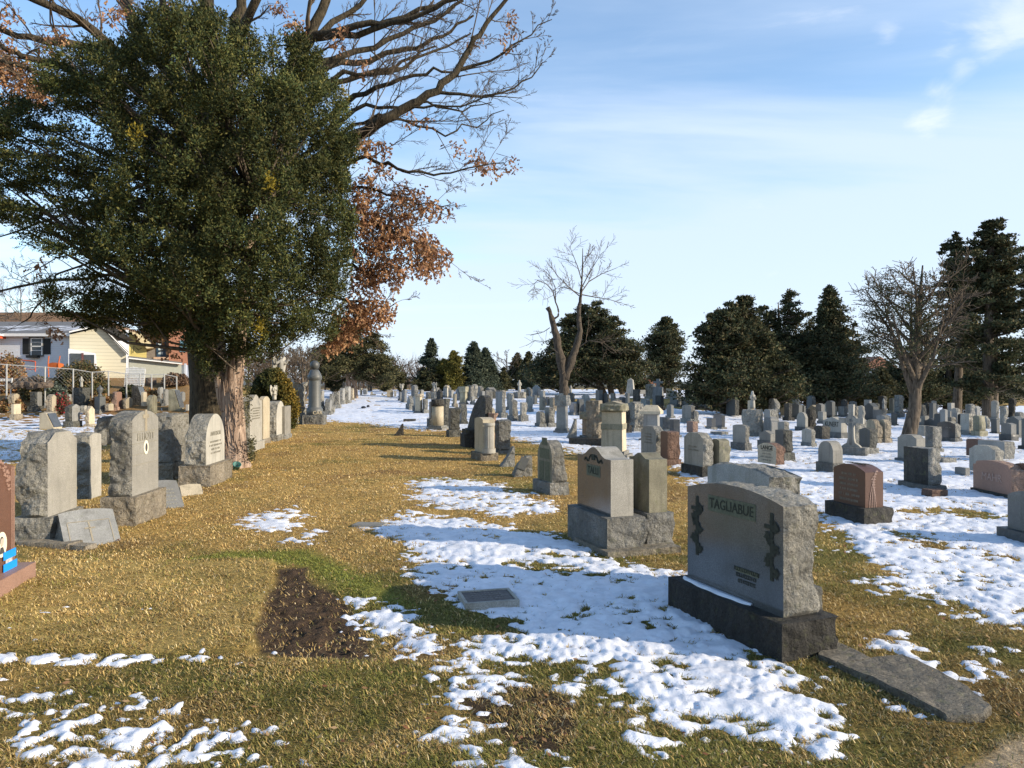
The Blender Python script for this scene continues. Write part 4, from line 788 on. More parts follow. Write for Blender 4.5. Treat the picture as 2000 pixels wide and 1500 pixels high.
def skin_fig(name, verts, edges, radii, mat, parent, sub=1, extra=None):
    me = bpy.data.meshes.new(name); me.from_pydata([tuple(v) for v in verts], edges, []); me.update()
    o = bpy.data.objects.new(name, me); C.objects.link(o); me.materials.append(mat)
    md = o.modifiers.new('skin', 'SKIN'); lay = me.skin_vertices[0]
    for i, r in enumerate(radii): lay.data[i].radius = (r, r) if not isinstance(r, tuple) else r
    lay.data[0].use_root = True
    if sub: m2 = o.modifiers.new('sub', 'SUBSURF'); m2.levels = sub; m2.render_levels = sub
    dg = bpy.context.evaluated_depsgraph_get(); m3 = bpy.data.meshes.new_from_object(o.evaluated_get(dg)); o.modifiers.clear(); o.data = m3; m3.name = name
    for p in m3.polygons: p.use_smooth = True
    if not m3.materials: m3.materials.append(mat)
    o.parent = parent; return o
def statue_body(h, arms='pray', robe=1.0):
    """robed standing figure h tall: hem, waist, chest, neck, head, arms with hands"""
    V = [(0, 0, .30 * h), (0, 0, .04 * h), (0, 0, .52 * h), (0, 0, .70 * h), (0, 0, .79 * h), (0, 0.0, .84 * h), (0, -.01 * h, .90 * h), (0, -.005 * h, .955 * h)]
    E = [(0, 1), (0, 2), (2, 3), (3, 4), (4, 5), (5, 6), (6, 7)]; Rr = [.12 * h * robe, .15 * h * robe, .095 * h, .105 * h, .07 * h, .032 * h, .060 * h, .048 * h]
    for s in (-1, 1):
        n = len(V)
        if arms == 'pray': V += [(s * .12 * h, 0, .76 * h), (s * .15 * h, -.04 * h, .62 * h), (s * .05 * h, -.13 * h, .66 * h), (s * .02 * h, -.15 * h, .72 * h)]
        elif arms == 'hold': V += [(s * .12 * h, 0, .76 * h), (s * .16 * h, -.02 * h, .60 * h), (s * .07 * h, -.13 * h, .56 * h), (s * .01 * h, -.14 * h, .57 * h)]
        else: V += [(s * .12 * h, 0, .76 * h), (s * .22 * h, -.02 * h, .70 * h), (s * .27 * h, -.05 * h, .84 * h), (s * .28 * h, -.06 * h, .90 * h)]
        E += [(4, n), (n, n + 1), (n + 1, n + 2), (n + 2, n + 3)]; Rr += [.05 * h, .038 * h, .027 * h, .018 * h]
    return V, E, Rr
def wing(h, s, up=0.0):
    pts = [(0.02, .60), (0.06, .74), (0.12, .86), (0.20, .96), (0.26, .94), (0.29, .80), (0.27, .60), (0.22, .42), (0.15, .28), (0.07, .40)]
    b = MB(); b.prism([(s * x * h, z * h) for x, z in pts], .05 * h, .085 * h); return b
def angel(p, h, label, rz=0.0, arms='pray', mat='white'):
    root = empty('angel_statue', tuple(p), label, 'statue', rz=rz); V, E, Rr = statue_body(h, arms); skin_fig('figure', V, E, Rr, G[mat], root)
    for s in (-1, 1): o = wing(h, s).build('wing', G[mat], root); fixn(o)
    return root
def robed(p, h, label, rz=0.0, arms='hold', mat='white', child=False):
    root = empty('robed_statue', tuple(p), label, 'statue', rz=rz); V, E, Rr = statue_body(h, arms, 1.1); skin_fig('figure', V, E, Rr, G[mat], root)
    b = MB(); b.lathe([(.085 * h, .60 * h), (.10 * h, .72 * h), (.078 * h, .84 * h), (.072 * h, .92 * h), (.05 * h, .99 * h), (.005, 1.01 * h)], 12, 0, .02 * h); b.build('veil', G[mat], root, True)
    if child: V = [(0, 0, 0), (0, 0, .13 * h), (0, 0, .17 * h), (0, 0, .22 * h)]; o = skin_fig('infant', [(.05 * h + v[0], -.15 * h, .52 * h + v[2]) for v in V], [(0, 1), (1, 2), (2, 3)], [.05 * h, .045 * h, .02 * h, .04 * h], G[mat], root)
    return root

# table of the stones further off: xl, xc, xr, top, die bottom, base bottom, top shape, stone, rough faces, extra, label
def T_(side, zone, yaw, rows):
    for q in rows:
        xl, xc, xr, yt, yd, yb, tp, mt, rg = q[:9]; ex = dict(q[9]) if len(q) > 9 and q[9] else {}; lab = q[10] if len(q) > 10 else None
        ex.setdefault('yaw', yaw); ex.setdefault('amp', 0.045)
        stone(xl, xc, xr, yt, yd, yb, side, tp, mt, rg, lab, zone, **ex)
NB = {'base': None}
def build_far_stones():
    T_(1, None, 18, [
     # around the lane, near the leaning slab
     (902, 910, 928, 838, 848, 874, 'flat', 'grime', 'nfb', {}, 'low dark block stone at the foot of the leaning dark slab'),
     (876, 880, 897, 796, 840, 854, 'peak', 'dark', 'nfbt', {'over': .06}, 'dark jagged stone with a bright left edge on a rough block, beside the leaning slab'),
     (862, 866, 878, 779, 820, 834, 'flat', 'dark', 'nfbt', {'over': .04}, 'dark rough stone pressed against the plain column drum'),
     (838, 842, 848, 784, 818, 836, 'arch', 'dark', 'nfb', {}, 'narrow dark stone just left of the plain column drum'),
     (896, 901, 912, 788, 822, 829, 'round', 'dark', 'nfb', {'over': .03}, 'dark arched pillar stone behind the jagged bright edged stone'),
     (947, 950, 962, 762, 795, 800, 'gable', 'polish', 'nfb', NB, 'tall blue grey stone with gabled top behind the leaning slab'),
     (968, 981, 988, 765, 806, 817, 'flat', 'mid', 'nfb', {}, 'tall pale blue stone on a rough base, first of four right of the leaning slab'),
     (994, 1001, 1011, 781, 812, 823, 'peak', 'light', 'nfb', {}, 'pale stone with pointed top, second of four right of the leaning slab'),
     (1016, 1019, 1029, 786, 811, 824, 'flat', 'light', 'nfb', {}, 'slim rock faced stone, third of four right of the leaning slab'),
     (1047, 1055, 1064, 803, 827, 835, 'peak', 'light', 'nfb', {}, 'smaller peaked stone of the pair standing in open snow'),
     (1064, 1073, 1083, 795, 826, 835, 'low', 'light', 'nfb', {}, 'taller flat topped stone of the pair standing in open snow'),
     (1112, 1121, 1128, 785, 806, 812, 'arch', 'polish', '', {}, 'shaded blue grey stone right of the square headed pillar'),
     (1126, 1132, 1141, 779, 804, 812, 'round', 'dark', '', {}, 'dark round topped stone behind the split square panels'),
     (1137, 1151, 1152, 813, 852, 869, 'flat', 'polish', '', {'bmat': 'mid_rock'}, 'flat polished panel stone on a dark base left of the rough log cross'),
     (1164, 1179, 1181, 816, 850, 868, 'flat', 'polish', '', {'bmat': 'mid_rock'}, 'wide polished panel stone right of the rough log cross'),
     (1157, 1161, 1173, 782, 806, 812, 'round', 'light', 'nfbts', {}, 'rounded rough stone topped by a small urn left of the capped pillar'),
     (1208, 1215, 1222, 775, 791, 797, 'arch', 'dark', '', {}, 'small dark shaded stone left of the tall dark slab'),
     (1222, 1226, 1230, 768, 806, 812, 'flat', 'dark', '', {}, 'tall thin dark slab in front of the hill obelisk'),
     (1226, 1240, 1259, 785, 835, 844, 'flat', 'light', 'nfbts', {'amp': .10}, 'craggy pale stone carved like broken rock right of the capped pillar'),
     (1218, 1223, 1229, 795, 830, 846, 'round', 'grime', 'nfbts', {}, 'small dark weathered stone squeezed left of the craggy rock stone'),
     (1282, 1294, 1308, 815, 838, 850, 'flat', 'mid', 'nfb', {}, 'shaded rough stone under the roofed monument'),
     (1308, 1316, 1328, 819, 850, 856, 'flat', 'polish', '', {}, 'narrow dark polished stone right of the shaded rough stone'),
     (1252, 1281, 1297, 832, 890, 905, 'hip', 'mid', 'nfb', {'over': .05, 'ticks': 4}, 'stone with lettered sloping top and pale rough side left of a reddish stone'),
     (1290, 1304, 1326, 842, 898, 910, 'low', 'brown', 'nfbt', {'over': .06, 'bmat': 'brown_rock'}, 'dark stone with reddish rock faced side between two lettered grey stones'),
     (1336, 1373, 1391, 845, 912, 933, 'hip', 'light', 'nfb', {'over': .05, 'ticks': 2, 'tz': .55, 'bmat': 'grime'}, 'pale stone with dark lettered sloping top on a dark base, left of a mossy stone'),
     (1389, 1405, 1424, 857, 925, 930, 'arch', 'mossy', 'nfb', NB, 'mossy stone with rounded top right behind the pale lettered slope stone'),
     (1341, 1353, 1363, 823, 845, 848, 'flat', 'pink', 'nfb', NB, 'small pinkish rough stone behind the pale lettered slope stone'),
     (1332, 1350, 1358, 791, 818, 828, 'low', 'light', 'nfb', {}, 'pale blue stone with rough edge below the dark pair on the hill foot'),
     (1352, 1356, 1363, 802, 820, 828, 'arch', 'mid', 'nfb', {}, 'small grey stone tucked right of the pale blue stone'),
     (1302, 1311, 1316, 790, 812, 818, 'arch', 'mid', '', {}, 'shaded blue grey stone in front of the hill cross'),
     (1331, 1346, 1349, 775, 791, 796, 'flat', 'mid', '', {}, 'left stone of the dark pair at the hill foot'),
     (1349, 1357, 1360, 775, 795, 800, 'flat', 'dark', '', {}, 'right blackish stone of the dark pair at the hill foot'),
     (1380, 1390, 1398, 817, 834, 839, 'flat', 'polish', '', {}, 'low left stone of the twin polished stones'),
     (1393, 1410, 1416, 807, 834, 839, 'arch', 'polish', '', {}, 'taller right stone of the twin polished stones'),
     (1431, 1456, 1464, 829, 866, 882, 'low', 'light', 'nfb', {'over': .06}, 'lone grey stone with rough edge between the twin stones and LANGE'),
     (1492, 1504, 1520, 799, 836, 846, 'arch', 'mid', 'nfb', {}, 'rear stone of the stepped group right of the veiled statue'),
     (1491, 1507, 1521, 814, 848, 856, 'round', 'mid', '', {}, 'front round topped stone of the stepped group right of the veiled statue'),
     (1519, 1532, 1541, 823, 856, 862, 'low', 'light', 'nfb', {}, 'rough pale stone at the right of the stepped group'),
     (1483, 1505, 1514, 841, 862, 880, 'peak', 'light', '', {}, 'pale stone with pointed top just behind LANGE'),
     (1514, 1530, 1546, 840, 884, 901, 'flat', 'dark', 'nfbt', {'over': .06}, 'dark rough stone on a square rough base right of LANGE'),
     (1480, 1516, 1532, 865, 908, 915, 'arch', 'brown', 'nfb', {'base': None, 'text': 'LANGE', 'tz': .76, 'tsize': .12, 'ticks': 4, 'frontmat': 'beige'}, 'brown stone with arched top lettered LANGE'),
     (1598, 1627, 1635, 861, 905, 924, 'round', 'light', '', {'over': .05, 'Tm': .22}, 'smooth pale stone with rounded shoulders behind the reddish brown stone'),
     (1566, 1585, 1592, 836, 865, 873, 'peak', 'light', 'nfb', {'over': .04}, 'small pale tilted stone on a round rock base'),
     (1590, 1606, 1621, 831, 858, 866, 'arch', 'grime', 'nfbt', NB, 'dark stone with rough lit side right of the small pale tilted stone'),
     (1556, 1573, 1578, 805, 834, 842, 'round', 'white', '', {'bmat': 'dark'}, 'whitish stone with carved arch, left of the dark tree stump stone'),
     (1574, 1582, 1592, 800, 833, 840, 'flat', 'grime', 'nfbts', {'amp': .08}, 'dark tree stump shaped stone touching the whitish arched stone'),
     (1607, 1643, 1655, 814, 845, 857, 'peak', 'white', '', {'over': .04, 'text': 'KUNERT', 'tz': .5, 'tsize': .22, 'bmat': 'dark'}, 'large pale stone lettered KUNERT with stepped right side'),
     (1656, 1672, 1690, 822, 868, 880, 'arch', 'mid', 'nfbts', {'base': None}, 'rough rock stone just behind the ringed cross'),
     (1678, 1699, 1712, 835, 875, 888, 'peak', 'dark', 'nfb', {'over': .05, 'bmat': 'mid_rock'}, 'dark pointed stone on a rough block right of the ringed cross'),
     (1689, 1710, 1721, 819, 856, 866, 'round', 'beige', 'nfb', {'over': .05}, 'left stone of the pair with rolled beige tops left of the bare tree'),
     (1716, 1729, 1739, 819, 856, 866, 'round', 'beige', 'nfb', {'over': .05}, 'right stone of the pair with rolled beige tops left of the bare tree'),
     (1753, 1790, 1807, 849, 898, 905, 'hip', 'light', '', {'bmat': 'dark'}, 'pale stone with lettered slope and carved cross, behind the streaked stone'),
     (1784, 1806, 1815, 831, 852, 858, 'flat', 'light', 'nfb', NB, 'rough topped pale stone behind the stone with the carved cross'),
     (1813, 1822, 1837, 833, 876, 885, 'flat', 'mid', 'nfbts', {}, 'tall shaggy rock stone right behind the streaked stone'),
     (1830, 1866, 1874, 823, 856, 864, 'arch', 'polish', 'nfb', {'over': .06, 'ticks': 1, 'tz': .6}, 'blue grey arched stone with pale letters right of the bare tree'),
     (1875, 1893, 1903, 808, 841, 851, 'flat', 'light', 'nfb', {'taper': .06}, 'pale stone with dark vertical bands, left of the pine trunk'),
     (1903, 1913, 1924, 811, 842, 853, 'peak', 'mossy', 'nfb', {}, 'mossy grey stone directly left of the pine trunk'),
     (1955, 1975, 1985, 826, 849, 862, 'arch', 'mid', '', {'bmat': 'dark'}, 'small pale arched stone right of the pine trunk'),
     (1965, 1990, 2003, 812, 850, 856, 'gable', 'dark', '', {'bmat': 'dark'}, 'dark gabled stone behind the small pale arched stone'),
     (1995, 2020, 2040, 818, 872, 880, 'flat', 'dark', '', {}, 'dark shaded stone cut by the right edge above the MAHR stone'),
     (1887, 1915, 1926, 857, 892, 896, 'low', 'brown', '', {'base': None}, 'dark brownish stone behind the two pale stones above MAHR'),
     (1910, 1962, 1980, 861, 897, 902, 'flat', 'mid', 'nfb', NB, 'wide grey stone, rear one of the two above MAHR'),
     (1893, 1944, 1959, 870, 925, 930, 'hip', 'light', 'nfb', {'base': None}, 'pale stone with carved slope, front one of the two above MAHR'),
     (1878, 1886, 1892, 914, 928, 931, 'flat', 'mid', '', NB, 'tiny square grey stone left of MAHR'),
     (1994, 2012, 2040, 905, 972, 980, 'low', 'brown', 'nfb', NB, 'brown rough stone cut by the right edge beside MAHR'),
    ])
    # hilltop and far slope
    T_(1, 'on the hill crest', 20, [
     (1086, 1098, 1100, 768, 777, 779, 'flat', 'light', '', NB), (1261, 1272, 1282, 750, 774, 779, 'low', 'light', 'nfbts', {'amp': .1}), (1301, 1313, 1315, 759, 776, 779, 'flat', 'beige', '', {}),
     (1314, 1325, 1330, 770, 787, 792, 'flat', 'mid', 'nfb', {}), (1344, 1352, 1356, 748, 770, 775, 'peak', 'light', '', {}), (1354, 1363, 1367, 754, 774, 781, 'arch', 'mid', 'nfb', {}),
     (1400, 1412, 1419, 769, 785, 792, 'peak', 'mid', 'nfb', {}), (1192, 1199, 1202, 768, 784, 787, 'flat', 'mid', 'nfb', NB)])
    T_(1, 'under the dark cedars', 15, [
     (1418, 1436, 1444, 777, 812, 815, 'arch', 'dark', 'nfb', NB, 'broad dark arched stone beside the split cedar trunk'),
     (1505, 1518, 1526, 781, 801, 806, 'arch', 'mid', 'nfb', {}), (1479, 1486, 1491, 783, 797, 802, 'flat', 'light', '', {}), (1546, 1560, 1567, 788, 814, 820, 'arch', 'dark', '', {}),
     (1578, 1594, 1605, 790, 812, 818, 'gable', 'beige', '', {}), (1605, 1611, 1615, 790, 804, 808, 'flat', 'brown', '', NB), (1614, 1626, 1632, 782, 812, 818, 'peak', 'dark', '', {}),
     (1598, 1608, 1615, 804, 822, 829, 'flat', 'light', '', {'bmat': 'dark'}), (1637, 1648, 1655, 794, 811, 815, 'flat', 'light', 'nfb', {}), (1630, 1632, 1634, 794, 812, 814, 'flat', 'beige', '', NB),
     (1664, 1670, 1677, 793, 812, 818, 'arch', 'light', 'nfbts', {}), (1677, 1682, 1688, 802, 820, 824, 'arch', 'beige', 'nfb', {}), (1688, 1706, 1716, 786, 818, 822, 'gable', 'dark', '', {}),
     (1705, 1722, 1731, 800, 818, 824, 'flat', 'mid', '', {}), (1712, 1730, 1740, 810, 834, 838, 'arch', 'mid', 'nfb', {})])
    T_(1, 'in shade around the bare tree', 12, [
     (1769, 1777, 1782, 808, 832, 836, 'flat', 'dark', '', {}), (1800, 1808, 1816, 812, 832, 836, 'low', 'light', '', {}), (1806, 1828, 1838, 817, 834, 838, 'serp', 'dark', '', {}),
     (1816, 1822, 1828, 786, 822, 828, 'peak', 'dark', '', {}), (1834, 1842, 1850, 800, 818, 824, 'peak', 'light', '', {}), (1849, 1856, 1862, 803, 820, 826, 'flat', 'white', '', {}), (1850, 1858, 1866, 814, 832, 838, 'arch', 'light', 'nfb', {}),
     (1862, 1870, 1875, 806, 826, 832, 'flat', 'mid', '', {}), (1940, 1947, 1953, 818, 844, 848, 'arch', 'dark', '', {}), (1740, 1748, 1752, 806, 828, 832, 'arch', 'dark', '', {}), (1786, 1794, 1799, 816, 834, 838, 'peak', 'mid', '', {})])
    T_(1, 'on the far snowy slope', 18, [
     (776, 782, 787, 766, 779, 783, 'arch', 'mid', '', {}), (784, 790, 794, 762, 783, 787, 'flat', 'mid', '', {}), (795, 800, 807, 773, 789, 801, 'gable', 'mid', 'nfb', {}), (808, 814, 820, 772, 793, 806, 'low', 'light', 'nfb', {}),
     (826, 829, 835, 779, 800, 808, 'low', 'light', 'nfb', {}), (815, 823, 828, 761, 775, 778, 'low', 'light', '', {}), (832, 846, 850, 759, 773, 777, 'serp', 'polish', '', {}), (875, 882, 886, 762, 775, 778, 'flat', 'light', '', {}),
     (848, 853, 858, 757, 776, 779, 'flat', 'light', '', {}), (891, 899, 910, 755, 780, 783, 'serp', 'light', 'nfb', {}), (912, 918, 925, 753, 780, 784, 'flat', 'light', 'nfbts', {}), (922, 926, 933, 751, 776, 780, 'peak', 'light', 'nfbts', {}),
     (884, 888, 892, 769, 788, 796, 'flat', 'beige', '', {}), (918, 923, 928, 774, 786, 791, 'arch', 'light', '', {}), (934, 942, 947, 764, 777, 780, 'flat', 'mid', '', {}), (946, 957, 969, 756, 775, 778, 'peak', 'light', '', {}),
     (970, 976, 980, 762, 790, 792, 'flat', 'polish', '', {}), (1040, 1052, 1056, 752, 773, 777, 'peak', 'mid', '', {}), (1050, 1062, 1066, 763, 775, 778, 'flat', 'light', '', {}), (1023, 1028, 1033, 760, 774, 777, 'flat', 'beige', 'nfb', {}),
     (1040, 1044, 1049, 771, 787, 790, 'arch', 'dark', '', {}), (1067, 1070, 1074, 775, 791, 794, 'flat', 'dark', '', NB), (1076, 1080, 1083, 776, 791, 794, 'flat', 'dark', '', NB)])
    T_(-1, 'left of the snowy path', 6, [
     (756, 766, 768, 762, 775, 776, 'flat', 'beige', '', NB), (703, 706, 709, 758, 771, 773, 'flat', 'beige', '', NB), (709, 716, 718, 759, 770, 773, 'arch', 'white', '', NB), (724, 727, 729, 765, 771, 773, 'flat', 'beige', '', NB),
     (745, 748, 751, 768, 772, 774, 'flat', 'beige', '', NB), (723, 734, 740, 769, 772, 774, 'low', 'white', '', NB), (690, 697, 701, 760, 772, 776, 'arch', 'light', 'nfb', {}), (692, 695, 698, 763, 774, 778, 'flat', 'mid', '', {}),
     (674, 681, 684, 755, 782, 788, 'flat', 'mid', 'nfb', {}), (684, 689, 693, 758, 778, 782, 'arch', 'beige', 'nfb', {}), (663, 670, 673, 758, 782, 790, 'arch', 'mid', 'nfb', {}), (651, 662, 665, 765, 790, 798, 'flat', 'light', 'nfb', {}),
     (644, 650, 652, 769, 788, 794, 'flat', 'mid', 'nfb', {}), (622, 630, 633, 762, 793, 810, 'arch', 'light', 'nfb', {}), (770, 773, 776, 763, 774, 776, 'flat', 'light', '', NB)])
    for q in ALLST: q[0].rotation_euler = (R(random.gauss(0, 1.1)), R(random.gauss(0, 1.3)), R(random.gauss(0, 2))) if q[2] else q[0].rotation_euler
    r, F, *_ = stone(634, 644, 649, 779, 803, 811, -1, 'peak', 'mid', 'nfb', 'small weathered stone with a broken top left of the snowy path mouth', 'x', yaw=6)
    stone(648, 653, 657, 794, 806, 809, -1, 'peak', 'light', 'nfbts', 'small pointed rough stone leaning beside the broken topped one', 'x', yaw=10, base=None)
    T_(-1, None, 4, [
     (18, 27, 38, 768, 794, 806, 'peak', 'beige', 'nfb', {}, 'pale peaked stone at the left edge, behind the beige pillar stone'), (22, 27, 41, 789, 809, 821, 'flat', 'beige', '', {}, 'plain beige pillar stone nearest the left edge'),
     (58, 73, 82, 765, 793, 804, 'low', 'dark', 'nfb', {'frontmat': 'mid'}, 'dark rough stone with a white sticker below the fence'), (91, 101, 110, 770, 803, 814, 'gable', 'beige', 'nfb', {}, 'beige stone with gabled top behind the slanted wedge stone'),
     (124, 135, 137, 770, 785, 790, 'flat', 'mid', '', NB, 'small grey stone with a bright side below the fence post'), (127, 141, 156, 789, 823, 835, 'peak', 'dark', 'nfbt', {'frontmat': 'mid', 'ticks': 3}, 'dark rock sided stone with pointed carved face and a white sticker'),
     (167, 174, 185, 793, 829, 833, 'gable', 'beige', 'nfbt', {}, 'warm beige pointed stone right of the dark carved one'), (189, 195, 202, 775, 798, 806, 'flat', 'dark', '', {}, 'dark stone carrying an urn below the ivy mound'),
     (205, 212, 222, 788, 802, 808, 'low', 'beige', 'nfb', NB, 'low rough stone right of the urn stone'), (219, 228, 238, 765, 795, 802, 'low', 'pink', 'nfb', {}, 'dull pinkish stone with a small knob on top'),
     (241, 246, 260, 775, 798, 800, 'peak', 'beige', 'nfb', NB, 'twin peaked beige stone below the white lattice'), (276, 280, 287, 765, 793, 798, 'arch', 'beige', '', NB, 'slim beige stone below the lattice corner'),
     (288, 297, 307, 771, 803, 810, 'peak', 'mossy', 'nfb', {}, 'mossy pillar stone in snow above the rough rock faced stone'), (309, 313, 319, 756, 778, 785, 'arch', 'mid', 'nfb', {}, 'grey stone left of the slanted blue stone, rear one'),
     (319, 323, 329, 760, 788, 793, 'arch', 'mid', 'nfb', {}, 'grey stone left of the slanted blue stone, front one'), (351, 356, 362, 765, 783, 786, 'peak', 'mid', '', {}, 'small stone glimpsed beside the dark oak trunk'),
     (364, 367, 376, 790, 802, 806, 'flat', 'light', '', NB, 'little tilted pale stone touching the dark oak trunk'), (313, 317, 321, 780, 788, 792, 'low', 'beige', '', NB, 'little low beige stone in front of the rear grey stones'),
     (157, 165, 170, 792, 806, 810, 'low', 'light', 'nfb', NB, 'low pale stone at the foot of the small statue'), (347, 351, 356, 788, 795, 798, 'flat', 'beige', '', NB, 'tiny beige block right of the slanted blue stone')])
    # slant faced monuments of the left field
    for (xa, xb, yt, yb, lab, m, mf) in ((77, 106, 806, 839, 'wedge stone with one sloping polished face, front left field', 'beige', 'polish'), (257, 280, 754, 792, 'rough stone with a tall slanted blue grey face left of the lattice', 'grime', 'polish'), (329, 352, 760, 802, 'tall rough stone with a slanted bright blue face beside the oak', 'mossy', 'polish')):
        x, y = px2w((xa + xb) / 2, yb); w = (xb - xa) / FPX * y; h = (yb - yt) / FPX * y; root = empty('slant_marker', (x, y, float(gz(x, y))), lab, 'grave marker')
        b = MB(); b.prism([(-w / 2, -.1), (-w / 2, h * .97), (-w * .30, h), (-w * .05, h * .96), (w * .42, h * .12), (w * .42, -.1)], -.0, .55); o = b.build('headstone', G[m], root); fixn(o)
        b = MB(); V = [(-w * .02, -0.0, h * .96), (w * .43, 0, h * .14), (w * .43, .5, h * .14), (-w * .02, .5, h * .96)]; V = [(a + .02, c + .02, d) for a, c, d in V]; b.add(V, [(0, 1, 2, 3)]); b.build('polished_face', G[mf], root)
    def crowd(zone, xs, y0, y1, hs, seed, yaw):
        g = random.Random(seed); n = len(xs); rows = []
        for i, xc in enumerate(xs):
            yb = g.uniform(y0, y1); h = g.uniform(*hs); w = g.uniform(6, 14); e = g.uniform(3, 8); mt = g.choice(['light', 'mid', 'mid', 'dark', 'beige', 'light', 'grime', 'polish']); tp = g.choice(['flat', 'arch', 'peak', 'low', 'round', 'serp']); bs = g.random() < .75
            rows.append((xc - w, xc, xc + e, yb - h, yb - (h * .2 if bs else 2), yb, tp, mt, g.choice(['nfb', 'nfb', '', 'nfbts']), {} if bs else dict(NB)))
        T_(1, zone, yaw, rows)
    crowd('before the dark cedars', [1450, 1468, 1500, 1514, 1534, 1541, 1553, 1570, 1586, 1604, 1622, 1641, 1652, 1668, 1684, 1698, 1712, 1726, 1744, 1756], 802, 826, (26, 44), 4, 15)
    crowd('below the right hand pines', [1788, 1802, 1812, 1826, 1838, 1846, 1858, 1868, 1880, 1896, 1908, 1928, 1946, 1962, 1978, 1992], 816, 842, (26, 44), 5, 12)
    crowd('on the middle snow', [1000, 1036, 1060, 1080, 1118, 1146, 1170, 1186, 1206, 1246, 1262, 1290, 1322, 1346, 1372, 1402, 1426], 786, 806, (22, 36), 6, 18)
    crowd('near the far spruces', [810, 836, 860, 874, 896, 908, 938, 962, 984, 996, 1012, 1036], 776, 786, (14, 27), 8, 18)
    # special shapes -----------------------------------------------------------
    def ring_cross(xl, xr, yt, yb, ybb, lab):
        x, y = px2w((xl + xr) / 2, ybb); root = empty('cross_monument', (x, y, float(gz(x, y))), lab, 'cross', rz=R(-38)); k = y / FPX; h = (yb - yt) * k; zb = (ybb - yb) * k
        b = MB(); V, Q = block(58 * k, 34 * k, -.15, zb, 'flat', 'nfbs', .05, .03, 4); V[:, :2] -= (29 * k, 17 * k); link('base', mesh_np('base', V, Q), G['mid_rock'], root)
        w = h * .055; a = h * .27; c = h * .62
        poly = [(-h * .22, 0), (h * .22, 0), (h * .17, h * .05), (h * .09, h * .10), (w * 1.25, h * .20), (w * 1.05, c - w), (w * 2.2, c - w * 1.0), (a, c - w * 1.25), (a, c + w * 1.25), (w * 2.2, c + w), (w, c + w * 1.6), (w * 1.1, h), (-w * 1.1, h), (-w, c + w * 1.6), (-w * 2.2, c + w), (-a, c + w * 1.25), (-a, c - w * 1.25), (-w * 2.2, c - w), (-w * 1.05, c - w), (-w * 1.25, h * .20), (-h * .09, h * .10), (-h * .17, h * .05)]
        b = MB(); b.prism([(p, q + zb) for p, q in poly], -h * .07, h * .07); o = b.build('cross', G['light'], root); fixn(o)
        b = MB(); n = 24; rr = h * .12; b.tube([(rr * math.cos(t), -h * .05, zb + c + rr * math.sin(t)) for t in np.linspace(0, 2 * math.pi, n + 1)], h * .022, 6, False); b.tube([(h * .025 * math.cos(t), -h * .075, zb + c + h * .025 * math.sin(t)) for t in np.linspace(0, 6.283, 10)], h * .02, 5, False)
        for dx in (-1, 0, 1): b.box(dx * h * .022 - h * .006, dx * h * .022 + h * .006, -h * .078, -h * .065, zb + h * .06, zb + c - h * .06)
        b.build('ring', G['mid'], root, True)
    ring_cross(1636, 1690, 790, 873, 889, 'tall ringed stone cross with flared foot on a rough double base')
    def pillar(xl, xr, yt, yb, lab, m='light', kind='cap', head=0.2, rz=-20):
        x, y = px2w((xl + xr) / 2, yb); k = y / FPX; w = (xr - xl) * k / 1.5; h = (yb - yt) * k; root = empty('pillar_monument', (x, y, float(gz(x, y))), lab, 'monument', rz=R(rz)); q = w / 2
        b = MB(); b.box(-q * 1.5, q * 1.5, -q * 1.5, q * 1.5, -.2, h * .06); b.box(-q * 1.22, q * 1.22, -q * 1.22, q * 1.22, h * .06 + .002, h * .12); b.build('base', G['mid_rock'], root)
        if kind == 'drum': b = MB(); b.lathe([(.01, h * .12), (q, h * .12), (q, h * (1 - head)), (.01, h * (1 - head))], 24); b.build('shaft', G[m], root, True)
        else: V, Q = block(2 * q, 2 * q, h * .12, h * (1 - head), 'flat', '', .1, 0, 1, taper=.35 if kind == 'obelisk' else .06); V[:, :2] -= q; link('shaft', mesh_np('shaft', V, Q), G[m], root)
        if kind == 'cap':
            V, Q = block(2.16 * q, 2.16 * q, h * (1 - head) + .001, h * (1 - head * .25), 'flat', 'nfbs', .03, .06, 6); V[:, :2] -= 1.08 * q; link('capital', mesh_np('capital', V, Q), G['mossy'], root)
            b = MB(); b.prism([(-q * .9, h * (1 - head * .25) + .001), (q * .9, h * (1 - head * .25) + .001), (0, h)], -q * .9, q * .9); fixn(b.build('top', G[m], root))
            b = MB(); b.box(-q * 1.03, q * 1.03, -q * 1.03, q * 1.03, h * .50, h * .60); b.build('band', G['mossy'], root)
        if kind == 'square': V, Q = block(2.5 * q, 2.5 * q, h * (1 - head) + .001, h, 'flat', 'nfbs', .04, .03, 6); V[:, :2] -= 1.25 * q; link('head', mesh_np('head', V, Q), G[m + '_rock'], root)
        if kind == 'roof':
            b = MB(); e = h * (1 - head); b.add([(-q * 1.4, -q * 1.4, e), (q * 1.4, -q * 1.4, e), (q * 1.4, q * 1.4, e), (-q * 1.4, q * 1.4, e), (-q * 1.4, -q * 1.4, e + h * .08), (q * 1.4, -q * 1.4, e + h * .08), (q * 1.4, q * 1.4, e + h * .08), (-q * 1.4, q * 1.4, e + h * .08), (-q * .8, 0, h), (q * .8, 0, h)], [(0, 1, 5, 4), (1, 2, 6, 5), (2, 3, 7, 6), (3, 0, 4, 7), (4, 5, 9, 8), (6, 7, 8, 9)], [(5, 6, 9), (7, 4, 8), (0, 2, 1), (0, 3, 2)]); b.build('roof', G['beige'], root)
        if kind == 'cross':
            e = h * (1 - head); b = MB(); b.box(-q * .35, q * .35, -q * .3, q * .3, e, h); b.box(-q * .95, q * .95, -q * .25, q * .25, e + (h - e) * .45, e + (h - e) * .72); b.build('cross', G[m], root)
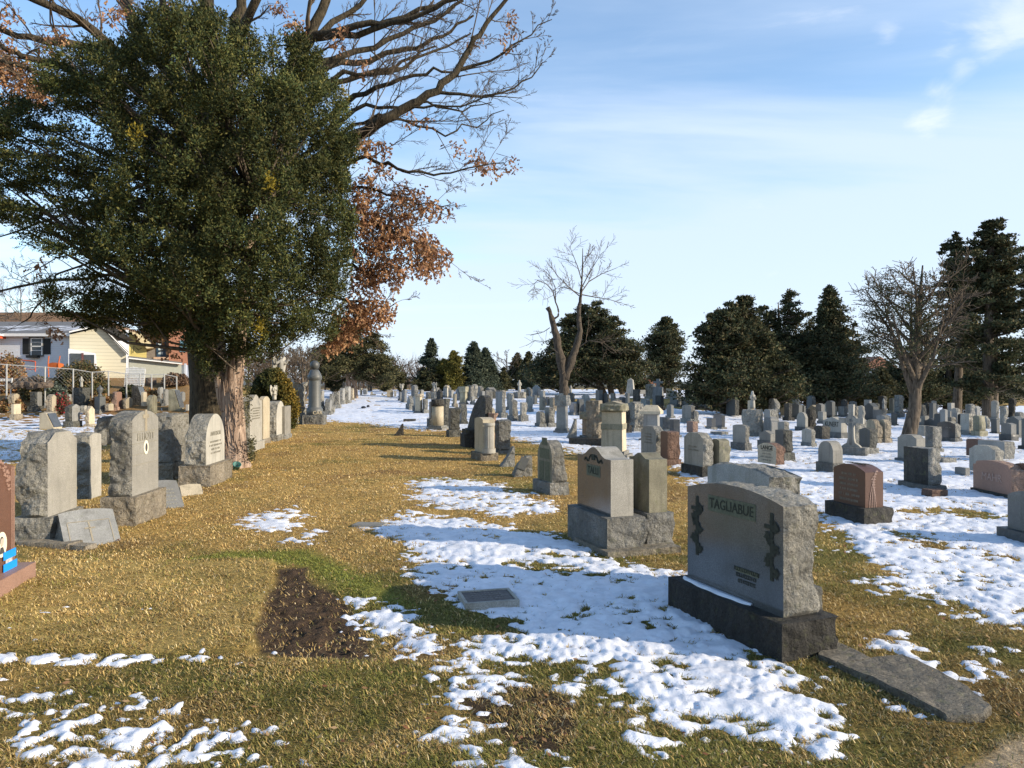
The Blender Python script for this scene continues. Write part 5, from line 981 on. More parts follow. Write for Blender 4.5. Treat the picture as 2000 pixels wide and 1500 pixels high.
        if kind == 'obelisk': b = MB(); e = h * (1 - head); b.add([(-q * .65, -q * .65, e), (q * .65, -q * .65, e), (q * .65, q * .65, e), (-q * .65, q * .65, e), (0, 0, h)], None, [(0, 1, 4), (1, 2, 4), (2, 3, 4), (3, 0, 4)]); b.build('tip', G[m], root)
        if kind == 'urn': b = MB(); e = h * (1 - head); u = h - e; b.lathe([(.01, e), (q * .7, e), (q * .5, e + u * .15), (q * .3, e + u * .25), (q * .8, e + u * .55), (q * .85, e + u * .7), (q * .35, e + u * .85), (.01, e + u)], 14); b.build('urn', G[m], root, True)
        if kind == 'drum': b = MB(); e = h * (1 - head); b.lathe([(.01, e), (q * 1.15, e), (q * 1.15, h), (.01, h)], 20); b.build('drum', G['grime'], root, True)
        return root
    pillar(1168, 1230, 783, 893, 'tall square pillar with carved floral capital and dark band, centre', 'beige', 'cap', .19)
    pillar(1084, 1112, 772, 845, 'pale pillar with a square blocky head standing in snow', 'light', 'square', .28)
    pillar(1251, 1294, 791, 860, 'monument with a beige gabled roof slab behind the polished slope stone', 'mid', 'roof', .25)
    pillar(1271, 1300, 740, 800, 'slender monument topped by a small cross on the hill crest', 'mid', 'cross', .26)
    pillar(1220, 1243, 738, 774, 'plain obelisk under the yew branches on the hill crest', 'light', 'obelisk', .12)
    pillar(838, 872, 780, 838, 'plain round column drum with dark collar on a rough base', 'beige', 'drum', .22)
    pillar(810, 826, 769, 807, 'weathered brownish pillar left of the slim white pillars', 'beige', 'square', .15)
    pillar(868, 876, 752, 777, 'slim white shaft with a capped top beyond the lane', 'white', 'roof', .2)
    pillar(897, 914, 755, 790, 'tall knobbly pillar with broken top behind the jagged dark stone', 'mossy', 'square', .3)
    pillar(760, 768, 745, 758, 'distant thin post monument behind the beige block', 'light', 'urn', .3)
    pillar(1318, 1329, 768, 791, 'short pillar with a rounded roll on top on the hill crest', 'mid', 'drum', .25)
    pillar(1184, 1202, 800, 811, 'low flat topped block under the leaning yew trunks', 'mid', 'square', .4)
    pillar(1027, 1031, 772, 786, 'tiny capped post among rocks left of the dead trunk', 'light', 'urn', .4)
    pillar(185, 206, 752, 806, 'dark stone post with a rounded urn below the ivy mound', 'dark', 'urn', .42)
    pillar(1556, 1562, 768, 806, 'thin pale pole standing under the dark cedars', 'beige', 'drum', .05)
    # log cross
    x, y = px2w(1160, 868); k = y / FPX; root = empty('cross_monument', (x, y - .1, float(gz(x, y))), 'rough log cross stone with a broken left arm between two polished panels', 'cross', rz=R(-25)); g = random.Random(3)
    V, Q = block(.34 * 1, .30, 0.15, 86 * k, 'flat', 'nfbs', .05, .05, 8); V[:, :2] -= (.17, .15); link('upright', mesh_np('upright', V, Q), G['beige_rock'], root)
    V, Q = block(.75, .24, 52 * k, 52 * k + .2, 'flat', 'nfbs', .05, .05, 9); V[:, :2] -= (.38, .12); V[:, 2] += -.12 * np.abs(V[:, 0]); link('arm', mesh_np('arm', V, Q), G['mossy'], root)
    V, Q = block(1.2, .7, -.1, .19, 'flat', 'nfbs', .07, .05, 9); V[:, :2] -= (.6, .35); link('base', mesh_np('base', V, Q), G['grime'], root)
    # statues
    def on_ped(xl, xr, yt, ys, yb, lab, h, rz=0, child=False, m='light', who=robed, arms='hold', sm='white', plab=None, pm='light'):
        x, y = px2w((xl + xr) / 2, yb); k = y / FPX; w = (xr - xl) * k
        root = empty('statue_pedestal', (x, y, float(gz(x, y))), plab, 'pedestal', rz=R(-15)); V, Q = block(w, w * .8, -.1, (yb - ys) * k, 'flat', 'nfbs', max(.04, w / 12), .07 * min(1, w), 11); V[:, :2] -= (w / 2, w * .4); link('block', mesh_np('block', V, Q), G[pm + '_rock'], root)
        V, Q = block(w * 1.25, w * 1.05, -.12, (yb - ys) * k * .16, 'flat', 'nfbs', max(.04, w / 12), .03, 12); V[:, :2] -= (w * .625, w * .525); link('foot', mesh_np('foot', V, Q), G['mid_rock'], root)
        p = (x, y, float(gz(x, y)) + (yb - ys) * k - .01)
        if who is robed: robed(p, (ys - yt) * k, lab, R(rz), arms, sm, child)
        else: angel(p, (ys - yt) * k, lab, R(rz), arms, sm)
    on_ped(1452, 1488, 763, 800, 852, 'white veiled woman statue holding a child, above the twin polished stones', .8, 20, True, plab='craggy rock pedestal under the veiled woman and child')
    on_ped(148, 170, 735, 757, 800, 'small pale figure statue in front of the ivy mound', .4, 20, plab='rough rock column under the small pale figure', pm='dark')
    on_ped(536, 560, 693, 752, 835, 'large winged angel statue rising behind the golden shrub', .9, 60, who=angel, arms='raise', plab='pale pedestal of the large angel behind the golden shrub', sm='light')
    on_ped(1004, 1025, 742, 766, 778, 'pale small statue on a stepped urn base left of the dead trunk', .4, 10, plab='pale square pedestal with stepped top left of the dead trunk', pm='light')
    on_ped(840, 856, 745, 766, 780, 'white angel statue with one tall wing above the snowy slope', .5, -40, who=angel, arms='raise', plab='white pedestal under the tall winged angel')
    on_ped(780, 790, 748, 764, 776, 'faint pale angel statue with raised arms left of the slope', .4, 30, who=angel, arms='raise', plab='grey pedestal of the faint angel left of the slope')
    on_ped(1376, 1388, 752, 768, 785, 'white statue standing under the dark yew on the hill crest', .5, 0, plab='white flared pedestal under the hill crest statue')
    on_ped(1110, 1120, 752, 768, 778, 'pale statue in shade right of the dead trunk', .5, 0, plab='rough rock pedestal in shade right of the dead trunk', pm='light')
    on_ped(1722, 1730, 778, 800, 830, 'slim grey statue left of the bare tree', .4, 10, plab='low grey pedestal left of the bare tree', sm='mid')
    on_ped(668, 674, 745, 760, 778, 'small pale statue by the reddish leaning trunk', .4, 10, plab='grey pedestal by the reddish leaning trunk', pm='mid')
    # stone bench like table on the hill
    x, y = px2w(1251, 774); k = y / FPX; root = empty('stone_bench', (x, y, float(gz(x, y))), 'pale stone bench like tomb on two legs on the hill crest', 'bench'); b = MB(); b.box(-10.5 * k, 10.5 * k, -.4, .4, 4.6 * k, 12.5 * k); b.build('slab', G['light'], root)
    for s in (-1, 1): b = MB(); b.box(s * 8.5 * k - 1.4 * k, s * 8.5 * k + 1.4 * k, -.35, .35, -.1, 4.6 * k - .002); b.build('leg', G['light'], root)
    # two dark bags on the snowy path
    for (pa, pb, w, h, lab) in ((710, 798, 10, 5, 'left low dark bag lying on the snowy path'), (719, 796, 6, 5, 'right smaller dark bag on the snowy path')):
        x, y = px2w(pa, pb); k = y / FPX; b = MB(); b.lathe([(w / 2 * k * math.sin(t) * (1 + .1 * math.sin(t * 5)) + .002, h / 2 * k * (1 - math.cos(t))) for t in np.linspace(0, 3.1, 9)], 12); o = b.build('rubbish_bag', plain('black_plastic', (.02, .022, .03), .4, .3), None, True, (x, y, float(gz(x, y)))); tag(o, lab, 'bag')

# zone ordinals for the stones that only their place tells apart
ORD = 'first second third fourth fifth sixth seventh eighth ninth tenth eleventh twelfth thirteenth fourteenth fifteenth sixteenth seventeenth eighteenth nineteenth twentieth twenty-first twenty-second twenty-third twenty-fourth'.split()
CW = {'light': 'pale grey', 'mid': 'grey', 'dark': 'dark', 'beige': 'beige', 'brown': 'brown', 'pink': 'pinkish', 'white': 'whitish', 'polish': 'blue grey', 'mossy': 'mossy', 'grime': 'blackened'}
TW = {'flat': 'flat topped', 'arch': 'arched', 'low': 'low arched', 'round': 'round topped', 'peak': 'pointed', 'gable': 'gabled', 'serp': 'curvy topped', 'shoulder': 'shouldered', 'notch': 'notched', 'hip': 'sloped'}
def label_zones():
    z = {}
    for q in ALLST:
        if q[2] and q[2] != 'x' and not q[0].get('label'): z.setdefault(q[2], []).append(q)
    for k, L in z.items():
        L.sort(key=lambda q: q[1])
        for i, q in enumerate(L): q[0]['label'] = '%s %s stone, %s from left %s' % (CW[q[3]], TW[q[4]], ORD[i], k)

# ------------------------------------------------------------------ trees
def spray_mesh(P, size, up=0.5, cols=None, asp=0.5, g=rng, outdir=None):
    """many small leaf sprays: each a bent two-face blade at a point"""
    n = len(P); d = g.normal(size=(n, 3)); d /= np.linalg.norm(d, axis=1)[:, None] + 1e-9; d[:, 2] = d[:, 2] * 0.6 + up
    if outdir is not None: d = d + outdir
    d /= np.linalg.norm(d, axis=1)[:, None] + 1e-9
    s = np.cross(d, g.normal(size=(n, 3))); s /= np.linalg.norm(s, axis=1)[:, None] + 1e-9; nr = np.cross(d, s)
    L = (size * g.uniform(0.6, 1.35, n))[:, None]; w = L * asp * g.uniform(0.6, 1.2, (n, 1))
    a = P; b = P + d * L * 0.55 + s * w + nr * w * .3; c = P + d * L; e = P + d * L * 0.5 - s * w + nr * w * .3
    V = np.stack([a, b, c, e], 1).reshape(-1, 3); Q = np.arange(4 * n).reshape(-1, 4)
    return V, Q, np.repeat(cols, 4, 0)
PALS = {'yew': [(0.044, 0.060, 0.020), (0.070, 0.078, 0.022), (0.026, 0.038, 0.016), (0.100, 0.095, 0.028)],
        'cedar': [(0.052, 0.062, 0.030), (0.068, 0.070, 0.030), (0.036, 0.048, 0.026), (0.095, 0.078, 0.036)],
        'spruce': [(0.060, 0.078, 0.052), (0.045, 0.062, 0.042), (0.08, 0.09, 0.055)],
        'gold': [(0.13, 0.12, 0.025), (0.09, 0.085, 0.02), (0.16, 0.13, 0.03)],
        'olive': [(0.10, 0.09, 0.04), (0.075, 0.07, 0.03), (0.05, 0.055, 0.025)],
        'amber': [(0.32, 0.20, 0.03), (0.22, 0.15, 0.03), (0.10, 0.09, 0.02)]}
def pal_cols(name, n, g=rng, lump=None):
    p = np.array(PALS[name]); c = p[g.integers(0, len(p), n)] * g.uniform(0.7, 1.35, (n, 1))
    if lump is not None: c = c * (1 + 0.35 * lump)[:, None]
    return c
def ptree(name, px_, base, label, cat='tree', group=None, d=None):
    if d is None: x, y = px2w(px_, base)
    else: x, y = (px_ - 1000) / FPX * d, d
    z = float(gz(x, y)); return empty(name, (x, y, z), label, cat, group), y
def evergreen(px_, base, top, halfw, label, pal='cedar', shape='cone', nb=160, per=60, size=0.12, d=None, trunk=0.18, low=0.08, group=None, up=0.35, droop=0.0, gap=0.25, trunks=None, seed=1, xs=1.0, name='evergreen_tree', barkm=None, side=None):
    g = np.random.default_rng(seed); root, y = ptree(name, px_, base, label, 'tree', group, d); k = y / FPX
    H = EYE - (top - 750) * k - root.location[2]; Rm = halfw * k * 1.18
    t = g.random(nb) ** (0.85 if shape != 'cone' else 1.15); t = low + (1 - low) * t
    if shape == 'cone': prof = (1 - t) ** 0.85 * 1.0 + 0.03
    elif shape == 'egg': prof = np.sin(np.clip((t - low * .6) / (1 - low * .6), 0, 1) ** 0.75 * math.pi) ** 0.6 * 0.98 + 0.04
    elif shape == 'col': prof = np.clip((1 - t) * 3.0, 0, 1) ** 0.6 * np.clip((t + .03) * 7, 0.5, 1)
    elif shape == 'open': prof = (1 - t) ** 0.55 * np.clip(t * 3 + .5, 0, 1) * .95 + .04
    elif shape == 'wide': prof = (1 - t ** 2.2) ** 0.6 * np.clip(t * 3.5 + .35, 0, 1)
    else: prof = (1 - t) ** 0.6 * (0.65 + 0.5 * np.sin(t * 23 + seed)) + .05
    az = g.uniform(0, 2 * math.pi, nb); lump = 1 + 0.18 * np.sin(az * 3 + t * 9 + seed) + 0.34 * noise2(az * 1.9, t * 6.5, seed) + 0.16 * noise2(az * 5, t * 15, seed + 1); Lb = Rm * prof * lump * g.uniform(1 - gap, 1.08, nb)
    if side is not None: Lb *= np.where(np.cos(az) > 0, side[1], side[0])
    opn = shape == 'open'; multi = shape == 'wide'
    if multi:
        K = 6; pk = g.integers(0, K, nb); oxk = np.linspace(-.60, .60, K) + g.normal(size=K) * .05; hk = (1 - .9 * oxk ** 2) * g.uniform(.84, 1.03, K); hk[K // 2] = 1.0; off = np.c_[oxk[pk], (g.random(K)[pk] - .5) * .8] * Rm
        t = low + (1 - low) * g.random(nb) ** .95; prof = (1 - t) ** .62 * np.clip(t * 4 + .4, 0, 1) + .03; t = t * hk[pk]; Lb = Rm * .68 * prof * (1 + .3 * noise2(az * 1.9, t * 6.5, seed)) * g.uniform(1 - gap, 1.15, nb); rise = up * Lb
    if opn: nl = nb // 3; pk = g.integers(0, 3, nl); t[:nl] = 1 - g.random(nl) * .38 - np.array([0, .07, .13])[pk]; Lb *= g.uniform(.45, 1.15, nb); off = np.zeros((nb, 2)); off[:nl, 0] = np.array([0.0, -.34, .30])[pk] * Rm; Lb[:nl] = Rm * (.09 + .26 * g.random(nl))
    if shape == 'egg':
        nl = int(nb * .22); pk = g.integers(0, 5, nl); t[:nl] = 1 - (g.random(nl) ** 1.3) * .28 - np.array([0, .05, .10, .03, .13])[pk]; az[:nl] = pk * 1.26 + g.normal(size=nl) * .3 + seed; Lb[:nl] = Rm * (.10 + .30 * (1 - t[:nl]) / .3) * g.uniform(.6, 1.2, nl)
    P = []; MBt = MB(); rise = up * Lb - droop * Lb ** 1.3 * .3
    for i in range(nb):
        ox = off[i, 0] if (opn or multi) else 0.0; oy = off[i, 1] if multi else 0.0; p0 = np.array([ox, oy, t[i] * H - rise[i] * .5]); p0[2] = max(p0[2], 0.1 * H * low); p1 = np.array([ox + math.cos(az[i]) * Lb[i], oy + math.sin(az[i]) * Lb[i], t[i] * H + rise[i] * .5 ])
        m = int(per * 1.7 * (0.35 + prof[i])); q = (1 - g.random(m) * .55 if opn else g.random(m) ** 0.55); sp = .10 * Lb[i] + .05 if opn else 0.11 * Lb[i] + 0.04 * H * .25
        pts = p0 + (p1 - p0) * q[:, None] + g.normal(size=(m, 3)) * np.array([sp, sp, sp * (.45 if opn else .55)]) * (0.35 + 0.65 * (1 - q[:, None] * .3)); pts[:, 2] += 0.10 * Lb[i] * np.sin(q * 3)
        P.append(pts)
        if i % 2 == 0: MBt.tube([p0, (p0 + p1) / 2 + [0, 0, -.05 * Lb[i]], p1], [trunk * .16, trunk * .1, trunk * .04], 4, False)
    P = np.vstack(P); P = P[P[:, 2] > 0.02 * H]; P[:, 2] = np.minimum(P[:, 2], H * 1.0 + g.normal(size=len(P)) * .02 * H); P[:, 0] *= xs
    lp = noise3(P[:, 0] * 1.3, P[:, 1] * 1.3, P[:, 2] * 1.3, seed); V, Q, c = spray_mesh(P, size, up=0.35 if droop == 0 else -0.2, cols=pal_cols(pal, len(P), g, lp), asp=.26, g=g)
    link('crown', mesh_np('crown', V, Q, None, c), M_leaf, root)
    if trunks:
        for (dx0, dx1, hh, r_) in trunks: MBt.tube([(dx0 * k, -.1, -.2), ((dx0 * .6 + dx1 * .4) * k, 0, hh * .4 * H), (dx1 * k, 0, hh * H)], [r_ * 1.25, r_, r_ * .7], 8, False)
    else: MBt.tube([(0, 0, -.2), (0.02 * H, 0, H * .4), (0, 0, H * .92)], [trunk * 1.25, trunk * .8, .02], 8, False)
    o = MBt.build('trunk', barkm or B_grey, root, True); return root
def branch_out(mb, P, r, depth, g, upv=0.25, spread=0.8, nper=5, lenf=0.5, leafpts=None, nseg=4, minr=0.004, tipr=0.35, t0=0.25, wob=.10):
    """children along polyline P (radii r), recursive"""
    P = np.asarray(P, float); seg = np.linalg.norm(np.diff(P, axis=0), axis=1); tot = seg.sum(); cum = np.r_[0, np.cumsum(seg)] / tot
    for i in range(nper):
        t = t0 + (1 - t0) * ((i + g.random()) / nper); j = min(len(seg) - 1, np.searchsorted(cum, t) - 1); f = (t - cum[j]) / (cum[j + 1] - cum[j] + 1e-9); p = P[j] * (1 - f) + P[j + 1] * f
        dr = P[j + 1] - P[j]; dr /= np.linalg.norm(dr) + 1e-9; sd = g.normal(size=3); sd -= dr * sd.dot(dr); sd /= np.linalg.norm(sd) + 1e-9
        d = dr * (1 - spread * .45) + sd * spread * g.uniform(.5, 1.0) + np.array([0, 0, upv]); d /= np.linalg.norm(d)
        L = tot * lenf * g.uniform(.6, 1.2) * (1.15 - .55 * t); rr = max(minr, (r[0] * (1 - t) + r[-1] * t) * .55); q = [p]; dd = d.copy()
        for s in range(nseg): dd = dd + g.normal(size=3) * wob + dr * .06 + np.array([0, 0, upv * .18]); dd /= np.linalg.norm(dd); q.append(q[-1] + dd * L / nseg)
        q = np.array(q); r2 = np.linspace(rr, max(minr, rr * tipr), len(q)); mb.tube(q, r2, 5 if rr > .03 else 3, False)
        if leafpts is not None and depth <= 1: leafpts.append(q[-1])
        if depth > 1: branch_out(mb, q, [r2[0], r2[-1]], depth - 1, g, upv, spread, max(3, nper), lenf, leafpts, max(3, nseg - 1), minr, tipr, t0, wob)
def bare_tree(px_, base, top, halfw, label, d=None, seed=3, group=None, mat=None, r=0.16, depth=3, n=7, minr=0.010, stems=None, nper=5, name='bare_tree', spread=.8, lean=0.0, upv=.25, fork=.22):
    g = np.random.default_rng(seed); root, y = ptree(name, px_, base, label, 'tree', group, d); k = y / FPX; H = EYE - (top - 750) * k - root.location[2]; Rm = halfw * k
    tb = MB(); P = np.array([(0, 0, -.2), (0.02 * H + lean * H * .2, 0, H * fork), (lean * H * .5, .01 * H, H * .55), (lean * H * .7, 0, H * .9)]); tb.tube(P, [r * 1.3, r, r * .55, r * .12], 8, False); br = MB()
    for i in range(n):
        t = fork + (0.82 - fork) * (i + g.random() * .6) / n; a = i * 2.4 + g.random(); p = np.array([np.interp(t, [0, fork, .55, .9], P[:, 0]), np.interp(t, [0, fork, .55, .9], P[:, 1]), t * H]); R_ = Rm * (1.05 - .5 * abs(t - .45)) * g.uniform(.75, 1.05)
        e = p + np.array([math.cos(a) * R_, math.sin(a) * R_, (H - p[2]) * g.uniform(.35, .75)]); m = (p + e) / 2 + np.array([0, 0, -.06 * R_]); m[:2] += g.normal(size=2) * .05 * R_; rr = r * (1 - t) * .62 + r * .06; q = np.array([p, p * .5 + m * .5 + [0, 0, -.02 * R_], m, m * .5 + e * .5, e]); rd = np.linspace(rr, minr * 1.2, 5); br.tube(q, rd, 5, False); branch_out(br, q, [rd[0], rd[-1]], depth - 1, g, upv, spread, nper, .45, None, 3, minr)
    tb.build('trunk', mat or B_grey, root, True); br.build('branches', mat or B_twig, root, True); return root, k, H

CROWN = [(130, 645), (98, 590), (112, 555), (60, 520), (15, 470), (0, 430), (-60, 400), (-90, 260), (0, 195), (82, 190), (128, 130), (200, 82), (262, 100), (330, 62), (372, 30), (420, 22), (470, 50), (520, 60), (560, 100), (622, 82), (640, 180), (668, 170), (692, 262), (682, 345), (694, 440), (672, 560), (655, 645), (600, 668), (540, 688), (505, 700), (480, 702), (464, 680), (448, 715), (430, 742), (405, 715), (385, 690), (378, 655), (330, 640), (275, 662), (200, 640)]
def in_poly(P, poly): return sdist(P, np.array(poly, float))
def big_evergreen():
    g = np.random.default_rng(11); D = 15.3; x, y = px2w(455, 912); root = empty('evergreen_tree', (x, y, float(gz(x, y))), 'large dark green evergreen with peeling reddish trunk standing in the left row', 'tree'); o = np.array(root.location); D = y
    tb = MB(); A = lambda a, b, dd=0: at(a, b, D + dd) - o
    def lumpy(P, r, n=14):
        P = np.array(P); q = np.linspace(0, len(P) - 1, len(P) * 5); PP = np.stack([np.interp(q, range(len(P)), P[:, i]) for i in range(3)], 1); rr = np.interp(q, range(len(P)), r)
        s = MB(); s.tube(PP, rr, n, False); V = np.vstack(s.V); Ax = np.repeat(PP, n, 0); dv = V[:len(Ax)] - Ax; V[:len(Ax)] = Ax + dv * (1 + 0.22 * noise3(dv[:, 0] * 22, dv[:, 1] * 22, V[:len(Ax), 2] * 1.6, 3)[:, None] + .06 * noise3(V[:, 0] * 9, V[:, 1] * 9, V[:, 2] * 5, 4)[:, None]); tb.add(V, np.vstack(s.Q))
    lumpy([A(458, 925), A(457, 880), A(456, 820), A(452, 760), A(462, 700), A(470, 620, .4), A(480, 520, .6), A(500, 420, .8)], [.36, .25, .215, .20, .16, .11, .08, .05])
    lumpy([A(448, 800), A(432, 745), A(415, 700), A(395, 640), (A(380, 560))], [.15, .13, .11, .10, .08], 10)
    lumpy([A(470, 905), A(478, 915), A(492, 922, -.1)], [.16, .12, .05], 8); lumpy([A(455, 905), A(430, 922, -.1)], [.16, .06], 8)
    for i in range(60):   # bark strips and stubs
        t = g.random(); p = A(456 + g.uniform(-18, 18), 760 + 140 * t, -.22); tb.tube([p, p + [g.uniform(-.03, .03), -.03, g.uniform(.1, .35)]], [.012, .004], 4, False)
    tb.build('trunk', B_cedar, root, True)
    # boughs reach out from the trunk to foliage clumps that fill the crown
    n = 6800; cx = g.uniform(-90, 700, n); cy = g.uniform(15, 790, n); sd = in_poly(np.c_[cx, cy], CROWN) + 16 * noise2(cx / 22.0, cy / 30.0, 8) - 4; keep = sd > 2; cx, cy, sd = cx[keep], cy[keep], sd[keep]
    thick = np.minimum(sd / 95, 1) ** 0.6 * 2.4; dep = g.uniform(-1, 1, len(cx)); dep = np.sign(dep) * np.abs(dep) ** .55 * thick; dep -= .3 * (cx < 300) * -1.5
    dens = noise2(cx / 60.0, cy / 42.0, 4) ; left = sstep(330, 180, cx) if False else 1 - sstep(180, 330, cx); keep = (dens > -0.64 + 0.20 * left) ; cx, cy, dep, sd, left = cx[keep], cy[keep], dep[keep], sd[keep], left[keep]
    cen = np.stack([(cx - 1000) / FPX * D, np.full(len(cx), D), EYE - (cy - 750) / FPX * D], 1); cen[:, 1] += dep; cen -= o
    fr = cen[:, 1] < 99; per = np.where(left > .5, 105, 125); tot = per.sum(); idx = np.repeat(np.arange(len(cen)), per); rad = np.where(left > .5, .15, .14)[idx] * g.uniform(.5, 1.2, len(idx))
    j = g.normal(size=(tot, 3)); j /= np.linalg.norm(j, axis=1)[:, None]; j *= (g.random((tot, 1)) ** .5) * rad[:, None] * 1.35; j[:, 2] *= np.where(left[idx] > .5, .55, 1.35); j[:, 0] *= np.where(left[idx] > .5, 1.5, .85)
    P = cen[idx] + j; lp = noise3(P[:, 0] * 1.1, P[:, 1] * 1.1, P[:, 2] * 1.1, 7) + .45 * g.normal(size=len(cen))[idx].clip(-1, 1); col = pal_cols('yew', tot, g, 1.3 * lp + .25 * noise3(P[:, 0] * 4, P[:, 1] * 4, P[:, 2] * 4, 9)); cc = np.where(((g.random(len(cen)) < .003))[idx][:, None], np.array([.22, .17, .02]), col)
    V, Q, c = spray_mesh(P, .060, .55, cc, .24, g, outdir=j * 3.0); link('crown', mesh_np('crown', V, Q, None, c), M_leaf, root)
    lb = MB(); trunkp = [A(462, 700), A(470, 600), A(480, 500), A(500, 400), A(420, 690), A(395, 620)]
    for i in g.choice(len(cen), 260, replace=False):
        e = cen[i]; c0 = [t for t in trunkp if t[2] < e[2] + .3] or trunkp[:1]; s = min(c0, key=lambda t: np.linalg.norm(t - e) + g.random()); m = (s + e) / 2 + g.normal(size=3) * .15 + [0, 0, -.12]; L = np.linalg.norm(e - s); lb.tube([s, (s + m) / 2, m, (m + e) / 2, e], np.linspace(.022 + .008 * L, .006, 5), 4, False)
    lb.build('limbs', B_grey, root, True)
    for (a, b, c_, d_) in ((20, 90, 250, 240),): pass
    # ragged green growth on the trunk side
    P = np.array([A(483 + g.normal() * 4 + (8 if b > 850 else 0), b, -.05 + g.normal() * .12) for b in np.concatenate([g.uniform(700, 840, 500), g.uniform(840, 900, 700)])]); P2 = P[(noise2(P[:, 2] * 3, P[:, 0] * 3, 3) > -.35)]
    V, Q, c = spray_mesh(P2, .045, .1, pal_cols('olive', len(P2), g), .3, g); link('trunk_growth', mesh_np('trunk_growth', V, Q, None, c), M_leaf, root)
OAKL = [  # limbs of the big oak: pixel path, distance offsets, radii in metres
 ([(414, 870), (412, 760), (400, 650), (410, 450), (430, 250), (440, 120)], [0, 0, 0, 0, 0, 0], (.60, .30)),
 ([(440, 120), (462, 40), (484, -20), (520, -160)], [0, 0, 0, .5], (.17, .12)), ([(430, 160), (470, 70), (500, 0), (560, -120)], [0, -.5, -1, -1], (.15, .09)),
 ([(425, 200), (406, 80), (404, -10), (400, -200)], [0, 0, 0, 0], (.24, .16)), ([(420, 230), (345, 90), (320, 20), (300, -120)], [0, .5, 1, 1], (.15, .08)),
 ([(420, 240), (275, 80), (245, 0), (230, -100)], [0, 1, 1.5, 2], (.20, .12)), ([(410, 260), (190, 60), (70, 0), (-40, -60)], [0, -1, -2, -2], (.15, .07)), ([(400, 300), (170, 92), (90, 80), (0, 62), (-80, 40)], [0, -1, -2, -2, -2], (.13, .05)), ([(400, 330), (120, 128), (50, 110), (0, 88)], [0, -2, -3, -3], (.12, .05)),
 ([(440, 330), (540, 180), (598, 80), (606, 68), (635, 0), (660, -80)], [0, -1, -1.5, -1.5, -1.5, -1], (.20, .10)), ([(606, 68), (700, 50), (760, 42), (850, 10), (930, -30)], [-1.5, -2, -2, -2, -2], (.10, .035)),
 ([(602, 75), (700, 65), (800, 38), (875, 5), (960, -20)], [-1.5, -1.8, -2.2, -2.4, -2.4], (.10, .03)), ([(600, 80), (680, 22), (750, -20)], [-1.5, -1, -1], (.09, .05)), ([(540, 180), (620, 125), (700, 98), (790, 68), (850, 38), (905, 0)], [-1, -1, -.5, 0, 0, 0], (.11, .04)),
 ([(480, 250), (640, 128), (720, 118), (780, 100), (830, 90), (880, 60), (925, 30)], [0, .5, 1, 1, 1, 1, 1], (.12, .03)), ([(560, 200), (670, 140), (760, 145), (850, 105), (920, 65)], [-1, -1, -1, -.5, -.5], (.08, .02)),
 ([(500, 300), (650, 165), (740, 138), (790, 122), (850, 90)], [0, .5, .5, .5, .5], (.11, .025)), ([(520, 400), (700, 262), (750, 235), (800, 208), (850, 178), (885, 140), (915, 95), (950, 45), (990, 0), (1010, -40)], [0, -2.5, -3, -3, -3, -3, -3, -3, -3, -3], (.16, .03)),
 ([(885, 140), (960, 118), (1020, 80), (1078, 38)], [-3, -3, -3, -3], (.045, .010)), ([(850, 180), (930, 192), (985, 178), (1040, 150), (1068, 120)], [-3, -3, -3, -3, -3], (.045, .009)), ([(800, 208), (870, 205), (950, 195), (1020, 192)], [-3, -3.2, -3.3, -3.4], (.035, .008)),
 ([(545, 300), (690, 190), (760, 162), (830, 142), (880, 140), (940, 130)], [0, -1, -1.5, -1.5, -1.5, -1.5], (.09, .015)), ([(560, 330), (690, 215), (760, 205), (830, 203), (900, 215), (960, 200)], [0, -1, -1, -1, -1, -1], (.07, .012)), ([(560, 350), (690, 245), (740, 222), (790, 235), (870, 262), (930, 245), (985, 215)], [0, -1, -1.5, -2, -2, -2, -2], (.06, .010)),
 ([(560, 380), (700, 305), (745, 318), (800, 332), (860, 340), (920, 328), (985, 318)], [0, -2, -2.5, -3, -3, -3, -3], (.06, .012)), ([(580, 420), (700, 362), (760, 380), (820, 395), (880, 400)], [0, -2, -2.5, -2.5, -2.5], (.05, .010)), ([(600, 480), (690, 430), (760, 450), (830, 480), (870, 505)], [0, -2, -2.5, -2.5, -2.5], (.06, .012)),
 ([(600, 520), (690, 520), (740, 540), (770, 550)], [0, -2, -2, -2], (.05, .012)), ([(590, 560), (680, 590), (740, 600), (775, 590)], [0, -2, -2, -2], (.05, .010)), ([(600, 600), (680, 630), (740, 650)], [0, -2, -2], (.045, .010)),
 ([(480, 520), (300, 520), (160, 545), (30, 562), (-30, 575)], [0, -1, -2, -2, -2], (.06, .02)), ([(300, 480), (110, 535), (95, 570), (60, 610), (42, 630)], [-2, -2, -2, -2, -2], (.03, .015)), ([(300, 350), (100, 430), (20, 455), (-40, 470)], [-1, -1, -1, -1], (.05, .01)), ([(200, 470), (110, 505), (40, 540), (20, 530)], [-2, -2, -2, -2], (.02, .006)),
 ([(400, 350), (150, 170), (40, 130), (-60, 110)], [0, -2, -3, -3], (.10, .03))]
